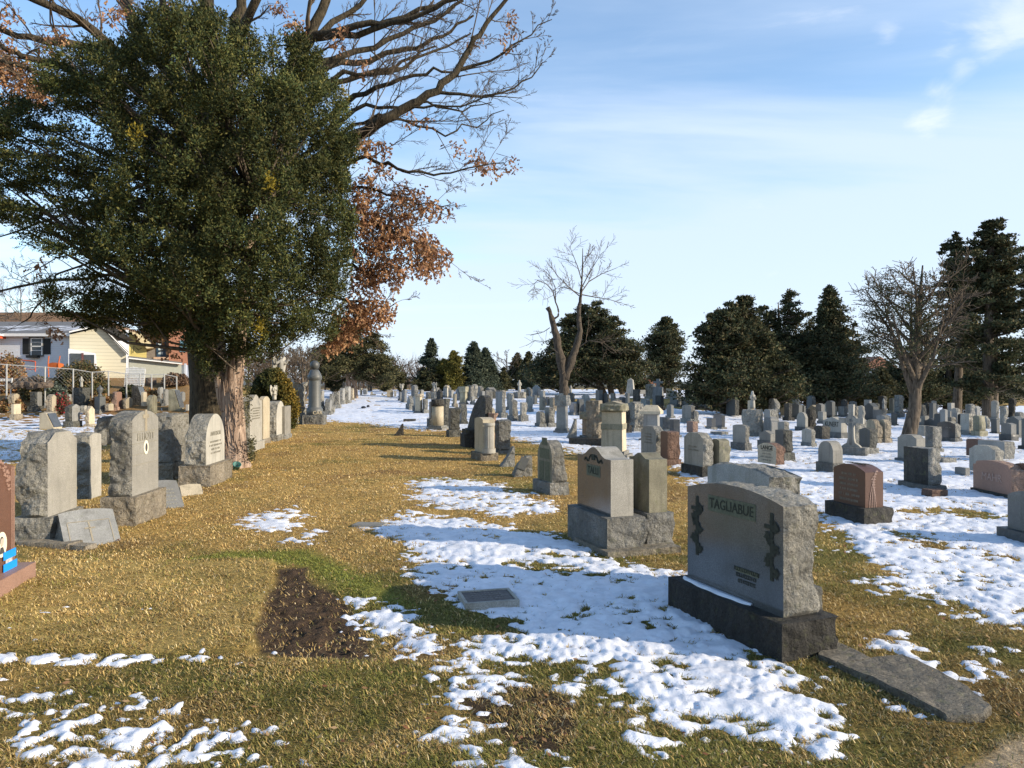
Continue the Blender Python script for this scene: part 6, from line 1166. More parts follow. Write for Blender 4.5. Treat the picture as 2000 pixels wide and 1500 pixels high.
LEAFB = [  # oak leaf clumps: x, y, rx, ry, count of twigs tips
 (750, 400, 50, 38, 26), (720, 470, 45, 60, 60), (790, 490, 62, 45, 70), (840, 505, 38, 28, 34), (745, 535, 45, 30, 34), (705, 545, 25, 28, 20), (770, 440, 55, 26, 34), (700, 420, 22, 40, 20), (730, 605, 42, 26, 42), (690, 620, 38, 36, 40), (670, 655, 26, 20, 18), (650, 675, 14, 16, 8),
 (735, 300, 24, 26, 10), (700, 285, 16, 18, 7), (740, 340, 30, 18, 8), (800, 375, 36, 20, 10), (810, 400, 40, 18, 12), (850, 410, 18, 14, 5), (870, 415, 6, 10, 2), (960, 328, 26, 14, 6), (930, 320, 12, 20, 4), (1002, 320, 6, 8, 2), (895, 295, 8, 14, 3), (710, 380, 26, 40, 16), (812, 235, 30, 8, 4), (550, 15, 16, 10, 4), (580, 55, 18, 20, 6), (665, 75, 14, 20, 4), (700, 130, 20, 20, 4), (1005, 30, 12, 16, 3), (990, 80, 10, 12, 2), (930, 75, 12, 12, 2),
 (28, 140, 40, 32, 40), (75, 170, 30, 26, 22), (8, 110, 20, 40, 14), (50, 190, 50, 20, 20), (215, 25, 34, 16, 8), (110, 75, 20, 14, 4), (90, 95, 22, 12, 5), (335, 20, 12, 30, 6), (335, 50, 14, 14, 3), (312, 645, 14, 26, 7), (340, 630, 20, 12, 5), (275, 650, 24, 8, 4), (75, 520, 8, 8, 2), (110, 650, 18, 10, 4), (5, 30, 20, 20, 5), (340, 690, 10, 10, 3)]
def oak():
    g = np.random.default_rng(21); D = 19.5; x = (404 - 1000) / FPX * D; root = empty('oak_tree', (x, D, float(gz(x, D))), 'huge mostly bare oak with brown clinging leaves behind the dark evergreen', 'tree'); o = np.array(root.location)
    tb = MB(); br = MB()
    for i, (pth, do, (r0, r1)) in enumerate(OAKL):
        P = np.array([at(a, b, D + q) for (a, b), q in zip(pth, do)]) - o
        if i == 0: P[0][2] = -.3
        q = np.linspace(0, len(P) - 1, (len(P) - 1) * 3 + 1); PP = np.stack([np.interp(q, range(len(P)), P[:, k]) for k in range(3)], 1)
        if i: PP[1:-1] += g.normal(size=(len(PP) - 2, 3)) * .035
        rr = r0 + (r1 - r0) * (np.linspace(0, 1, len(PP)) ** .8)
        if i == 0: rr[0] *= 1.15
        tb.tube(PP, rr, 20 if i == 0 else 8 if r0 > .06 else 5, False)
        if i: branch_out(br, PP, [min(rr[0], .05), max(rr[-1], .008)], 3 if r0 > .04 else 2, g, .12, .8, 9, .30, None, 4, .0038, .35, .35, .16)
    tb.build('trunk', B_oak, root, True)
    P = []; tw = br
    for (a, b, rx, ry, n) in LEAFB:
        for i in range(int(n * 1.5)):
            an = g.uniform(0, 6.283); q = math.sqrt(g.random()); c = at(a + rx * q * math.cos(an), b + ry * q * math.sin(an), D - 2.3 + g.normal() * .5) - o; m = g.integers(6, 12); P.append(c + g.normal(size=(m, 3)) * .085)
            if i % 2 == 0: tw.tube([c + [0, 0, .05], c + [-.15, .1, .12], c + [-.4, .2, .05 + g.normal() * .1]], [.004, .006, .008], 3, False)
    P = np.vstack(P); n = len(P); br.build('branches', B_twig, root, True)
    d = g.normal(size=(n, 3)) * [.7, .7, .4] + [0, 0, -.8]; d /= np.linalg.norm(d, axis=1)[:, None]; s = np.cross(d, g.normal(size=(n, 3))); s /= np.linalg.norm(s, axis=1)[:, None]; nr = np.cross(d, s); L = g.uniform(.08, .15, (n, 1)); w = L * .30
    V = np.stack([P, P + d * L * .3 + s * w * .8 + nr * w * .5, P + d * L * .45 + s * w * .3, P + d * L * .7 + s * w * .9 + nr * w * .4, P + d * L, P + d * L * .7 - s * w * .9 + nr * w * .4, P + d * L * .45 - s * w * .3, P + d * L * .3 - s * w * .8 + nr * w * .5], 1).reshape(-1, 3)
    i = np.arange(n)[:, None] * 8; Q = np.vstack([i + [0, 1, 2, 7], i + [7, 2, 6, 7]][:1] + [i + [2, 3, 4, 5]]); T = i + np.array([2, 5, 6]); T2 = i + np.array([7, 2, 6])
    pal = np.array([[.36, .195, .10], [.28, .145, .075], [.46, .28, .15], [.20, .10, .055]])[g.integers(0, 4, n)] * g.uniform(.75, 1.25, (n, 1)); link('dry_leaves', mesh_np('dry_leaves', V, Q, np.vstack([T, T2]), np.repeat(pal, 8, 0)), M_oakleaf, root)
def golden_shrub():
    g = np.random.default_rng(5); x, y = px2w(570, 838); root = empty('golden_shrub', (x, y, float(gz(x, y))), 'rounded golden green shrub with dark left side beside the angel stone', 'shrub'); o = np.array(root.location); D = y
    poly = np.array([(488, 762), (500, 745), (512, 730), (530, 720), (545, 722), (562, 742), (578, 775), (584, 800), (578, 828), (570, 842), (560, 838), (555, 810), (548, 790), (520, 780), (490, 775)], float)
    n = 2600; cx = g.uniform(484, 590, n); cy = g.uniform(715, 845, n); sd = sdist(np.c_[cx, cy], poly); k = sd > 1; cx, cy, sd = cx[k], cy[k], sd[k]; dep = g.uniform(-1, 1, len(cx)) * np.minimum(sd / 30, 1) ** .5 * .8
    cen = np.stack([(cx - 1000) / FPX * D, np.full(len(cx), D) + dep, EYE - (cy - 750) / FPX * D], 1) - o; idx = np.repeat(np.arange(len(cen)), 26); P = cen[idx] + g.normal(size=(len(idx), 3)) * .045
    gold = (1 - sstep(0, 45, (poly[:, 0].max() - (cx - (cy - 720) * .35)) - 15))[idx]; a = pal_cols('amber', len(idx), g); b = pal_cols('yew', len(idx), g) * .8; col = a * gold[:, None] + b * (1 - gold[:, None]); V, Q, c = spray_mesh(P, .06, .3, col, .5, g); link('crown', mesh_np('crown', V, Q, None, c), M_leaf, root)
    b = MB(); b.tube([(0, 0, -.1), (-.1, 0, .6), (-.2, 0, 1.1)], [.06, .05, .03], 6); b.build('trunk', B_grey, root)

def build_trees():
    big_evergreen(); oak(); golden_shrub()
    E = evergreen
    # right hand group
    E(1432, 810, 575, 92, 'broad rounded cedar, leftmost of the dark cedar group at the right', 'cedar', 'wide', 420, 95, .17, None, .35, .07, seed=31, xs=1.0, trunks=[(-12, -20, .5, .3), (4, 6, .6, .28), (14, 30, .5, .2)])
    E(1520, 806, 572, 80, 'tall rounded dark cedar, second in the dark cedar group', 'cedar', 'wide', 400, 90, .17, 46, .35, .08, seed=32)
    E(1620, 812, 560, 66, 'pointed dark cedar with twin pale trunks, third in the dark cedar group', 'cedar', 'cone', 380, 95, .17, 44, .3, .10, seed=33, trunks=[(18, 8, .6, .14), (32, 16, .6, .16)], gap=.4)
    E(1665, 812, 630, 50, 'low dull green cedar between the pointed cedar and the bare tree', 'olive', 'wide', 240, 80, .16, 47, .2, .05, seed=34)
    E(1935, 846, 434, 105, 'tall open pine with ragged crown at the right edge', 'cedar', 'open', 260, 170, .16, 36, .26, .10, seed=35, gap=.55, trunks=[(-8, 0, .9, .22), (4, 10, .7, .16)])
    E(1868, 846, 455, 52, 'slimmer pine spire just left of the tall open pine', 'cedar', 'open', 150, 130, .13, 39, .2, .25, seed=36, gap=.55)
    E(2030, 846, 500, 95, 'pine cut by the right edge of the picture', 'cedar', 'open', 200, 150, .14, 40, .25, .06, seed=37, gap=.5)
    E(1850, 835, 640, 110, 'low dark cedar mass behind the bare tree', 'cedar', 'wide', 380, 85, .18, 50, .25, .03, seed=38); E(1575, 812, 610, 60, 'dull green cedar filling the gap between the second and third dark cedars', 'cedar', 'wide', 260, 80, .16, 49, .2, .05, seed=91); E(1475, 808, 600, 50, 'dark cedar filling the gap between the first and second dark cedars', 'cedar', 'wide', 240, 80, .16, 50, .2, .05, seed=92)
    E(1740, 825, 700, 45, 'small dark cedar behind the left side of the bare tree', 'cedar', 'wide', 200, 70, .16, 52, .2, .03, seed=39)
    E(1300, 775, 622, 37, 'solitary dark cedar left of the cedar group', 'cedar', 'egg', 260, 80, .22, 68, .3, .04, seed=40, gap=.35)
    E(1158, 786, 590, 88, 'large dark yew behind the broken dead trunk', 'cedar', 'wide', 520, 90, .24, 62, .35, .12, seed=41, trunks=[(22, -10, .4, .28), (38, 20, .35, .22), (60, 30, .35, .18)])
    E(1243, 772, 735, 24, 'low dark bush beside the hill obelisk', 'cedar', 'wide', 90, 50, .2, 72, .1, .02, seed=42, name='shrub')
    E(1050, 775, 700, 28, 'dark fir left of the dead trunk', 'spruce', 'cone', 170, 60, .2, 80, .2, .05, seed=43)
    E(1032, 775, 688, 26, 'slim olive green fir left of the dead trunk', 'olive', 'cone', 170, 60, .2, 84, .2, .05, seed=44); E(1010, 775, 690, 24, 'brownish fir between the spruce pair and the slim olive fir', 'olive', 'cone', 160, 60, .2, 86, .2, .05, seed=45); E(984, 776, 718, 16, 'small light brown evergreen right of the spruce', 'olive', 'cone', 100, 50, .18, 78, .2, .05, seed=46)
    E(926, 775, 668, 34, 'layered blue green spruce beyond the lane, taller left one', 'spruce', 'cone', 260, 80, .2, 76, .2, .03, seed=47, up=.0, droop=.2); E(948, 775, 680, 34, 'layered blue green spruce beyond the lane, right one', 'spruce', 'cone', 240, 80, .2, 78, .2, .03, seed=48, up=.0, droop=.2)
    E(886, 775, 686, 15, 'golden green columnar cypress beyond the lane', 'gold', 'col', 170, 70, .16, 74, .15, .02, seed=49); E(866, 775, 702, 12, 'shorter golden green cypress beside the dark spruce', 'gold', 'col', 120, 60, .16, 75, .15, .02, seed=50)
    E(842, 775, 663, 28, 'dark pointed spruce left of the golden cypresses', 'spruce', 'cone', 260, 80, .2, 77, .2, .02, seed=51); E(838, 776, 712, 22, 'dense low dark cedar at the foot of the pointed spruce', 'cedar', 'wide', 140, 70, .16, 74, .15, .02, seed=52)
    E(752, 773, 706, 19, 'dark juniper at the far end of the snowy path', 'olive', 'egg', 170, 70, .16, 72, .15, .02, seed=53); E(784, 773, 728, 13, 'small dark juniper right of the path end', 'olive', 'egg', 90, 50, .16, 74, .15, .02, seed=54)
    E(690, 778, 625, 72, 'spreading cedar with leaning reddish trunks at the left of the path', 'olive', 'wide', 360, 80, .18, 55, .2, .32, seed=55, trunks=[(-4, -20, .7, .16), (8, -8, .6, .10)], barkm=B_cedar); E(655, 772, 712, 16, 'dark low evergreen left of the leaning reddish trunks', 'cedar', 'egg', 100, 60, .15, 58, .1, .02, seed=56)
    # bare and dead trees
    root, k, H = bare_tree(1770, 862, 480, 100, 'bare grey tree with tangled drooping twigs in front of the pines', None, 61, None, B_grey, .175, 3, 20, .008, None, 8, 'bare_tree', .9, .12, .02, .17)
    g = np.random.default_rng(5); P = []
    for i in range(150):
        a = g.uniform(0, 6.28); h = g.uniform(.35, .86); r_ = g.uniform(.5, 1.0) * 95 * k * (1.1 - .5 * h); c = np.array([math.cos(a) * r_ * .9 - .1, math.sin(a) * r_ * .8, h * H]); P.append(c + g.normal(size=(60, 3)) * [.20, .20, .08])
    P = np.vstack(P); V, Q, c = spray_mesh(P, .065, .1, pal_cols('cedar', len(P), g), .28, g); link('sparse_foliage', mesh_np('sparse_foliage', V, Q, None, c), M_leaf, root)
    dead_trunk()
    bare_tree(990, 776, 678, 34, 'small round bare tree between the firs beyond the lane', 84, 62, None, None, .12, 3, 8, .016, None, 5)
    grp = 'leafless trees of the far wood'; g = np.random.default_rng(9); lab = 'leafless brown tree in the wood at the far left of the path'
    base = None; kinds = []
    for i in range(3): r_, kk, HH = bare_tree(600 + 60 * i, 772, 672 + 8 * i, 40, lab, 78, 70 + i, grp, B_twig, .12, 3, 8, .018, None, 6); kinds.append(r_)
    for i, px_ in enumerate(list(range(470, 830, 15)) + [500, 530, 560, 620, 650, 690, 720, 700]):
        s = kinds[i % 3]; c = s.copy(); C.objects.link(c); d = g.uniform(74, 100); c.location = ((px_ - 1000) / FPX * d, d, float(gz((px_ - 1000) / FPX * d, d)) - .1); f = g.uniform(.75, 1.05) * (1.12 if px_ < 640 else .86 if px_ > 760 else 1.0); c.scale = (f, f, f); c.rotation_euler = (0, 0, g.uniform(0, 6))
        for ch in s.children: e = ch.copy(); C.objects.link(e); e.parent = c
    for (px_, d, top, hw, sd, lb) in ((590, 40, 660, 42, 80, 'multi stemmed bare shrub tree behind the ball monument'), (40, 62, 540, 52, 81, 'bare tree behind the white house, left one'), (85, 66, 520, 50, 82, 'bare tree behind the white house, right one'), (505, 40, 690, 25, 84, 'slim bare tree behind the golden shrub')):
        bare_tree(px_, 0, top, hw, lb, d, sd, None, B_twig, .11, 3, 11, .010, None, 6, fork=.08)
    g = np.random.default_rng(15); P = np.c_[g.uniform(-36, -8, 5200), g.uniform(82, 92, 5200), g.uniform(0, 3.2, 5200)]; P[:, 2] += gz(P[:, 0], P[:, 1]); mb = MB()
    n = 4200; P = P[:n]; d = g.normal(size=(n, 3)) * [.5, .5, .2] + [0, 0, 1]; L = g.uniform(.6, 1.6, (n, 1)); s = g.normal(size=(n, 3)) * .02; V = np.stack([P - s, P + s, P + d * L], 1).reshape(-1, 3); tag(link('undergrowth', mesh_np('undergrowth', V, None, np.arange(3 * n).reshape(-1, 3), np.repeat(np.array([[.12, .08, .055]]) * g.uniform(.6, 1.5, (n, 1)), 3, 0)), M_oakleaf), 'tangled brown undergrowth under the far leafless wood', 'undergrowth', kind='stuff')
def dead_trunk():
    g = np.random.default_rng(13); D = 56.0; px_ = 1102; x = (px_ - 1000) / FPX * D; root = empty('dead_tree', (x, D, float(gz(x, D))), 'old forked tree with a snapped left stem and fine bare crown, centre', 'tree'); o = np.array(root.location); A = lambda a, b, q=0: at(a, b, D + q) - o
    tb = MB(); br = MB()
    for (pth, r0, r1) in (([(1103, 800), (1102, 760), (1100, 730), (1092, 690), (1085, 650), (1078, 625), (1070, 600)], .46, .17), ([(1103, 740), (1118, 700), (1128, 670), (1133, 645), (1130, 610), (1134, 580)], .32, .12), ([(1134, 580), (1136, 555), (1138, 520), (1138, 485)], .11, .025), ([(1080, 624), (1090, 618), (1091, 605), (1085, 590)], .08, .05)):
        P = np.array([A(a, b) for a, b in pth]); q = np.linspace(0, len(P) - 1, len(P) * 3); P = np.stack([np.interp(q, range(len(P)), P[:, i]) for i in range(3)], 1) + g.normal(size=(len(q), 3)) * r1 * .18; tb.tube(P, np.linspace(r0, r1, len(P)) * (1 + .1 * g.normal(size=len(P))), 10, True)
    for (pth, r0, dp) in (([(1085, 590), (1080, 570), (1068, 555), (1050, 548), (1036, 560)], .05, 3), ([(1085, 590), (1084, 560), (1075, 540), (1060, 525)], .045, 3), ([(1134, 580), (1110, 560), (1090, 540), (1075, 520)], .05, 3), ([(1136, 570), (1150, 550), (1175, 535), (1205, 523)], .06, 3), ([(1137, 560), (1150, 535), (1165, 510), (1178, 492)], .05, 3), ([(1137, 550), (1128, 520), (1120, 500), (1112, 480)], .05, 3), ([(1136, 520), (1148, 500), (1158, 488)], .03, 3),
                          ([(1134, 575), (1160, 580), (1190, 585), (1215, 592)], .045, 3), ([(1134, 575), (1115, 565), (1100, 560), (1090, 565)], .035, 2), ([(1074, 640), (1062, 648), (1048, 652), (1036, 655)], .03, 2), ([(1090, 690), (1065, 668), (1045, 665), (1028, 675)], .03, 2), ([(1128, 680), (1150, 665), (1180, 670), (1205, 690)], .05, 3), ([(1098, 730), (1115, 715), (1135, 720)], .03, 2)):
        P = np.array([A(a, b, g.normal() * .6) for a, b in pth]); br.tube(P, np.linspace(r0, .015, len(P)), 4, False); branch_out(br, P, [r0, .012], dp - 1, g, .1, .9, 8, .42, None, 3, .012, .35, .15)
    tb.build('trunk', barkmat('dead_bark', (0.03, 0.025, 0.02), (0.12, 0.095, 0.07)), root, True); br.build('branches', B_twig, root, True)

# ------------------------------------------------------------------ houses, fence and garden at the left
def siding(name, col, pitch=0.11, dark=0.55):
    m, nt, p = newmat(name, 0.6); tc = nt.nodes.new('ShaderNodeTexCoord').outputs['Object']; s = nt.nodes.new('ShaderNodeSeparateXYZ'); nt.links.new(tc, s.inputs[0])
    a = nt.nodes.new('ShaderNodeMath'); a.operation = 'DIVIDE'; a.inputs[1].default_value = pitch; nt.links.new(s.outputs[2], a.inputs[0]); f = nt.nodes.new('ShaderNodeMath'); f.operation = 'FRACT'; nt.links.new(a.outputs[0], f.inputs[0])
    c = ramp(nt, f.outputs[0], [(0.0, tuple(x * dark for x in col)), (0.12, col), (1.0, col)]); nt.links.new(c.outputs[0], p.inputs['Base Color']); bump(nt, p, f.outputs[0], .6, .02); return m
def brickm(name, a, b, mortar, sc=4.0):
    m, nt, p = newmat(name, 0.9); tc = nt.nodes.new('ShaderNodeTexCoord').outputs['Object']; s = nt.nodes.new('ShaderNodeSeparateXYZ'); nt.links.new(tc, s.inputs[0]); c = nt.nodes.new('ShaderNodeCombineXYZ'); ad = nt.nodes.new('ShaderNodeMath'); nt.links.new(s.outputs[0], ad.inputs[0]); nt.links.new(s.outputs[1], ad.inputs[1]); nt.links.new(ad.outputs[0], c.inputs[0]); nt.links.new(s.outputs[2], c.inputs[1])
    t = nt.nodes.new('ShaderNodeTexBrick'); t.inputs['Scale'].default_value = sc; t.inputs['Color1'].default_value = (*a, 1); t.inputs['Color2'].default_value = (*b, 1); t.inputs['Mortar'].default_value = (*mortar, 1); t.inputs['Mortar Size'].default_value = .015; nt.links.new(c.outputs[0], t.inputs['Vector']); nt.links.new(t.outputs[0], p.inputs['Base Color']); return m
def build_left():
    D = 43.0; k = D / FPX; X = lambda a, d=D: (a - 1000) / FPX * d; Z = lambda b, d=D: EYE - (b - 750) / FPX * d
    white = siding('white_siding', (.66, .69, .73)); cream = siding('cream_siding', (.50, .47, .36), .20, .35); yel = siding('yellow_siding', (.52, .43, .15), .2, .6)
    trim = plain('white_trim', (.7, .7, .68), .6, .06); glass = plain('window_glass', (.05, .06, .07), .1, .3); black = plain('black_shutter', (.012, .014, .014), .6, .2); grey = plain('grey_trim', (.10, .10, .09), .7, .15)
    roofm = plain('grey_shingles', (.15, .15, .15), .9, .35, 20, .4); snowm = M_snow
    h = empty('white_house', (X(70), D, Z(770)), 'long white clapboard house with black shutters and snowy grey roof', 'house'); o = np.array(h.location)
    def B(nm, a0, a1, b0, b1, d0, d1, m, par=h, oo=None):
        oo = np.array(par.location) if par.type == 'EMPTY' else o; b = MB(); b.box(X(a0) - oo[0], X(a1) - oo[0], d0 - oo[1], d1 - oo[1], Z(b1) - oo[2], Z(b0) - oo[2]); return b.build(nm, m, par)
    B('wall', -260, 142, 657, 790, D, D + 6, white); B('fascia', -270, 144, 652, 657.5, D - .35, D - .30, trim)
    b = MB(); z0, z1 = Z(653), Z(631) + .35; x0, x1 = X(-270), X(150); V = [(x0, D - .35, z0), (x1, D - .35, z0), (x1, D + 3.2, z1), (x0, D + 3.2, z1), (x0, D + 6.6, z0), (x1, D + 6.6, z0)]; V = [np.array(v) - o for v in V]; b.add(V, [(0, 1, 2, 3), (3, 2, 5, 4)]); b.build('roof', roofm, h)
    b = MB(); g = random.Random(4)
    for i in range(70):
        u = g.uniform(0.0, 1); t = g.uniform(.18, .55); w = g.uniform(.15, .5); xx = X(-100) + (X(125) - X(-100)) * u; yy = D - .35 + 3.55 * t; zz = z0 + (z1 - z0) * t + .012; sl_ = (z1 - z0) / 3.55
        b.add([np.array(v) - o for v in ((xx, yy, zz), (xx + w * 1.6, yy + .35, zz + .35 * sl_), (xx + w * 2.4, yy + .42, zz + .42 * sl_), (xx + w, yy + .04, zz + .04 * sl_))], [(0, 1, 2, 3)])
    b.build('roof_snow', snowm, h)
    # window with shutters
    w = B('window', 57.5, 86, 657, 696, D - .06, D - .002, grey); B('pane', 63, 83, 661, 693, D - .075, D - .062, glass); B('frame', 62, 84, 675.5, 677.5, D - .085, D - .0755, trim); 
    for q in ((61.5, 63.5, 660, 694), (82.5, 84.5, 660, 694)): B('frame', *q, D - .085, D - .0765, trim)
    B('frame', 63.6, 82.4, 660, 662, D - .085, D - .0765, trim); B('frame', 63.6, 82.4, 668, 669, D - .083, D - .0765, trim); B('frame', 63.6, 82.4, 684, 685, D - .083, D - .0765, trim)
    for q in ((45, 57), (86.5, 99)): B('shutter', *q, 661, 692, D - .05, D - .002, black)
    B('window_box', 58, 80, 694, 699, D - .35, D - .09, black); B('downpipe', 141, 144, 658, 760, D - .12, D - .03, trim)
    # cream gable wing
    w = empty('cream_house', (X(190), D, Z(770)), 'cream clapboard gable wing with a glazed lean to door', 'house'); o2 = np.array(w.location)
    b = MB(); b.prism([(X(144) - o2[0], Z(790) - o2[2]), (X(240) - o2[0], Z(790) - o2[2]), (X(240) - o2[0], Z(690) - o2[2]), (X(196) - o2[0], Z(640) - o2[2]), (X(144) - o2[0], Z(655) - o2[2])], -.4, 1.2); fixn(b.build('wall', cream, w))
    for (a0, b0, a1, b1) in ((196, 637, 244, 691), (144, 652, 196, 637)):
        b = MB(); b.prism([(X(a0) - o2[0], Z(b0) - o2[2]), (X(a1) - o2[0], Z(b1) - o2[2]), (X(a1) - o2[0], Z(b1 - 4) - o2[2]), (X(a0) - o2[0], Z(b0 - 2.2) - o2[2])], -.7, 1.3); fixn(b.build('roof', roofm, w))
        b = MB(); b.prism([(X(a0) - o2[0], Z(b0 + .8) - o2[2]), (X(a1) - o2[0], Z(b1 + .8) - o2[2]), (X(a1) - o2[0], Z(b1 - 1.8) - o2[2]), (X(a0) - o2[0], Z(b0 - 1.8) - o2[2])], -.76, -.71); fixn(b.build('rake_board', trim, w))
    b = MB(); b.prism([(X(144) - o2[0], Z(790) - o2[2]), (X(196) - o2[0], Z(790) - o2[2]), (X(188) - o2[0], Z(692) - o2[2]), (X(144) - o2[0], Z(684) - o2[2])], -1.6, -.41); fixn(b.build('porch', white, w))
    b = MB(); b.box(X(147) - o2[0], X(165) - o2[0], -1.66, -1.61, Z(745) - o2[2], Z(693) - o2[2]); b.box(X(169) - o2[0], X(186) - o2[0], -1.66, -1.61, Z(745) - o2[2], Z(695) - o2[2]); b.build('window', glass, w); b = MB(); b.box(X(165.3) - o2[0], X(168.7) - o2[0], -1.68, -1.61, Z(750) - o2[2], Z(692) - o2[2]); b.build('door_frame', plain('maroon_frame', (.12, .05, .05), .6), w)
    c = empty('cellar_door', (X(222), D - 1.6, Z(765)), 'white sloping cellar door in front of the cream wing', 'door'); b = MB(); b.prism([(X(207) - X(222), Z(733) - Z(765)), (X(215) - X(222), Z(733) - Z(765)), (X(239) - X(222), 0), (X(239) - X(222), -.9), (X(226) - X(222), -.9), (X(207) - X(222), Z(748) - Z(765))], -.4, .4); fixn(b.build('panel', trim, c))
    # yellow house, modern block, garage
    d = 52.0; X2 = lambda a: (a - 1000) / FPX * d; Z2 = lambda b_: EYE - (b_ - 750) / FPX * d
    y = empty('yellow_house', (X2(265), d, 0.5), 'yellow clapboard house end with a jutting eave', 'house'); oy = np.array(y.location); b = MB(); b.prism([(X2(253) - oy[0], -1), (X2(284) - oy[0], -1), (X2(284) - oy[0], Z2(680) - .5), (X2(256) - oy[0], Z2(648) - .5), (X2(253) - oy[0], Z2(648) - .5)], 0, 6); fixn(b.build('wall', yel, y))
    b = MB(); b.prism([(X2(255) - oy[0], Z2(649) - .5), (X2(284) - oy[0], Z2(681) - .5), (X2(299) - oy[0], Z2(679) - .5), (X2(272) - oy[0], Z2(651) - .5)], -.6, 6); fixn(b.build('roof', plain('eave_board', (.50, .42, .25), .7), y)); b = MB(); b.box(X2(246) - oy[0], X2(253.5) - oy[0], -.1, 6, -1, Z2(645) - .5); b.build('side_wall', white, y)
    b = MB(); b.tube([(X2(260) - oy[0], -.1, Z2(690) - .5), (X2(262) - oy[0], -.15, Z2(675) - .5), (X2(270) - oy[0], -.15, Z2(684) - .5), (X2(275) - oy[0], -.15, Z2(680) - .5)], .03, 4); b.build('wires', black, y)
    mb_ = empty('modern_house', (X2(325), d + 3, 0.5), 'modern grey stone and red brick house with a dark blue door', 'house'); om = np.array(mb_.location); st = brickm('grey_stonework', (.20, .18, .16), (.15, .13, .12), (.10, .09, .08), 5); rb = brickm('red_brick', (.34, .15, .09), (.26, .11, .07), (.22, .18, .14), 7)
    f = lambda nm, a0, a1, b0, b1, y0, y1, m: (lambda b: b.build(nm, m, mb_))(MB().box(X3(a0) - om[0], X3(a1) - om[0], y0, y1, Z3(b1) - .5, Z3(b0) - .5)); d3 = d + 3; X3 = lambda a: (a - 1000) / FPX * d3; Z3 = lambda b_: EYE - (b_ - 750) / FPX * d3
    f('wall', 283, 331.8, 620, 760, 0, 6, st); f('brick_wall', 332, 372, 632, 760, -.6, 6, rb); f('canopy', 283, 331.8, 649, 653, -1.6, -.003, black); f('upper_wall', 283, 331.8, 612, 648.8, -.9, -.003, plain('blue_grey_panel', (.10, .12, .15), .6)); f('door', 311, 327, 669, 698, -.08, -.003, plain('blue_door', (.02, .05, .09), .4)); 
    for q in (672, 680, 688): f('door_light', 314, 322, q, q + 5, -.1, -.081, plain('door_glass', (.35, .42, .45), .3))
    f('window', 351, 364, 666, 688, -.66, -.601, plain('blue_glass', (.10, .22, .30), .1)); f('step', 305, 331, 699, 703, -1, -.003, plain('tan_step', (.40, .28, .2), .8))
    gr = empty('garage', (X(288), D + 1, Z(770)), 'low grey garage with a white flat roof edge', 'garage'); og = np.array(gr.location); b = MB(); b.prism([(X(240.5) - og[0], -1), (X(335) - og[0], -1), (X(335) - og[0], Z(711) - og[2]), (X(240.5) - og[0], Z(700) - og[2])], 0, 1.5); fixn(b.build('wall', plain('grey_render', (.33, .34, .29), .9, .08), gr)); b = MB(); b.prism([(X(239.5) - og[0], Z(698) - og[2]), (X(336) - og[0], Z(708.5) - og[2]), (X(336) - og[0], Z(706) - og[2]), (X(239.5) - og[0], Z(695) - og[2])], -.3, 1.6); fixn(b.build('roof', roofm, gr)); b = MB(); b.prism([(X(239.5) - og[0], Z(700.5) - og[2]), (X(336) - og[0], Z(710.5) - og[2]), (X(336) - og[0], Z(708.7) - og[2]), (X(239.5) - og[0], Z(698.2) - og[2])], -.31, -.2); fixn(b.build('gutter', trim, gr))
    for hh in (w, y, mb_, gr): hh.rotation_euler = (0, 0, R(28))
    # brown roof and beige hillside retaining wall behind
    d4 = 60.0; X4 = lambda a: (a - 1000) / FPX * d4; Z4 = lambda b_: EYE - (b_ - 750) / FPX * d4; br = empty('brown_roofed_house', (X4(30), d4, 1), 'brown hipped roof rising behind the white house', 'house'); ob = np.array(br.location); b = MB(); zt, zb = Z4(614) - 1, Z4(640) - 1; V = [(X4(-250) - ob[0], 0, zb), (X4(185) - ob[0], 0, zb), (X4(185) - ob[0], 9, zb), (X4(-250) - ob[0], 9, zb), (X4(-180) - ob[0], 4.5, zt + .6), (X4(95) - ob[0], 4.5, zt + .6)]; b.add(V, [(0, 1, 5, 4), (2, 3, 4, 5)], [(1, 2, 5), (3, 0, 4)]); b.build('roof', plain('brown_shingles', (.22, .13, .07), .9, .2, 12, .3), br); b = MB(); b.box(X4(-245) - ob[0], X4(180) - ob[0], .3, 8.7, -2, zb - .002); b.build('wall', white, br)
    d5 = 110.0; n = 60; V = []; xs = np.linspace(-150, -50, n)
    for j in range(8):
        for i in range(n): t = j / 7; V.append((xs[i], d5 + 26 * t, -1 + (13.2 - 5.5 * sstep(-78, -52, xs[i])) * sstep(0, 1, t) ** .8 + .5 * float(noise2(xs[i] * .15, t * 4, 4)) * (t > 0)))
    Q = [(j * n + i, j * n + i + 1, (j + 1) * n + i + 1, (j + 1) * n + i) for j in range(7) for i in range(n - 1)]; tag(link('hillside', mesh_np('hillside', V, Q, None, None, True), plain('beige_hillside', (.40, .31, .22), .95, .35, .3)), kind='structure')
    # vinyl fence
    vf = empty('vinyl_fence', (X(345), D + 2, 1), 'bluish white board fence between the garage and the oak', 'fence'); ov = np.array(vf.location); D2 = D + 2; X6 = lambda a: (a - 1000) / FPX * D2; Z6 = lambda b_: EYE - (b_ - 750) / FPX * D2; b = MB(); b.box(X6(326) - ov[0], X6(378) - ov[0], 0, .05, -1, Z6(713) - 1); b.build('panel', plain('vinyl', (.55, .60, .70), .5, .04), vf)
    for a in (326, 344, 362, 378): b = MB(); b.box(X6(a) - ov[0] - .06, X6(a) - ov[0] + .06, -.06, -.003, -1, Z6(710) - 1); b.build('post', plain('vinyl_post', (.60, .64, .72), .5, .04), vf)
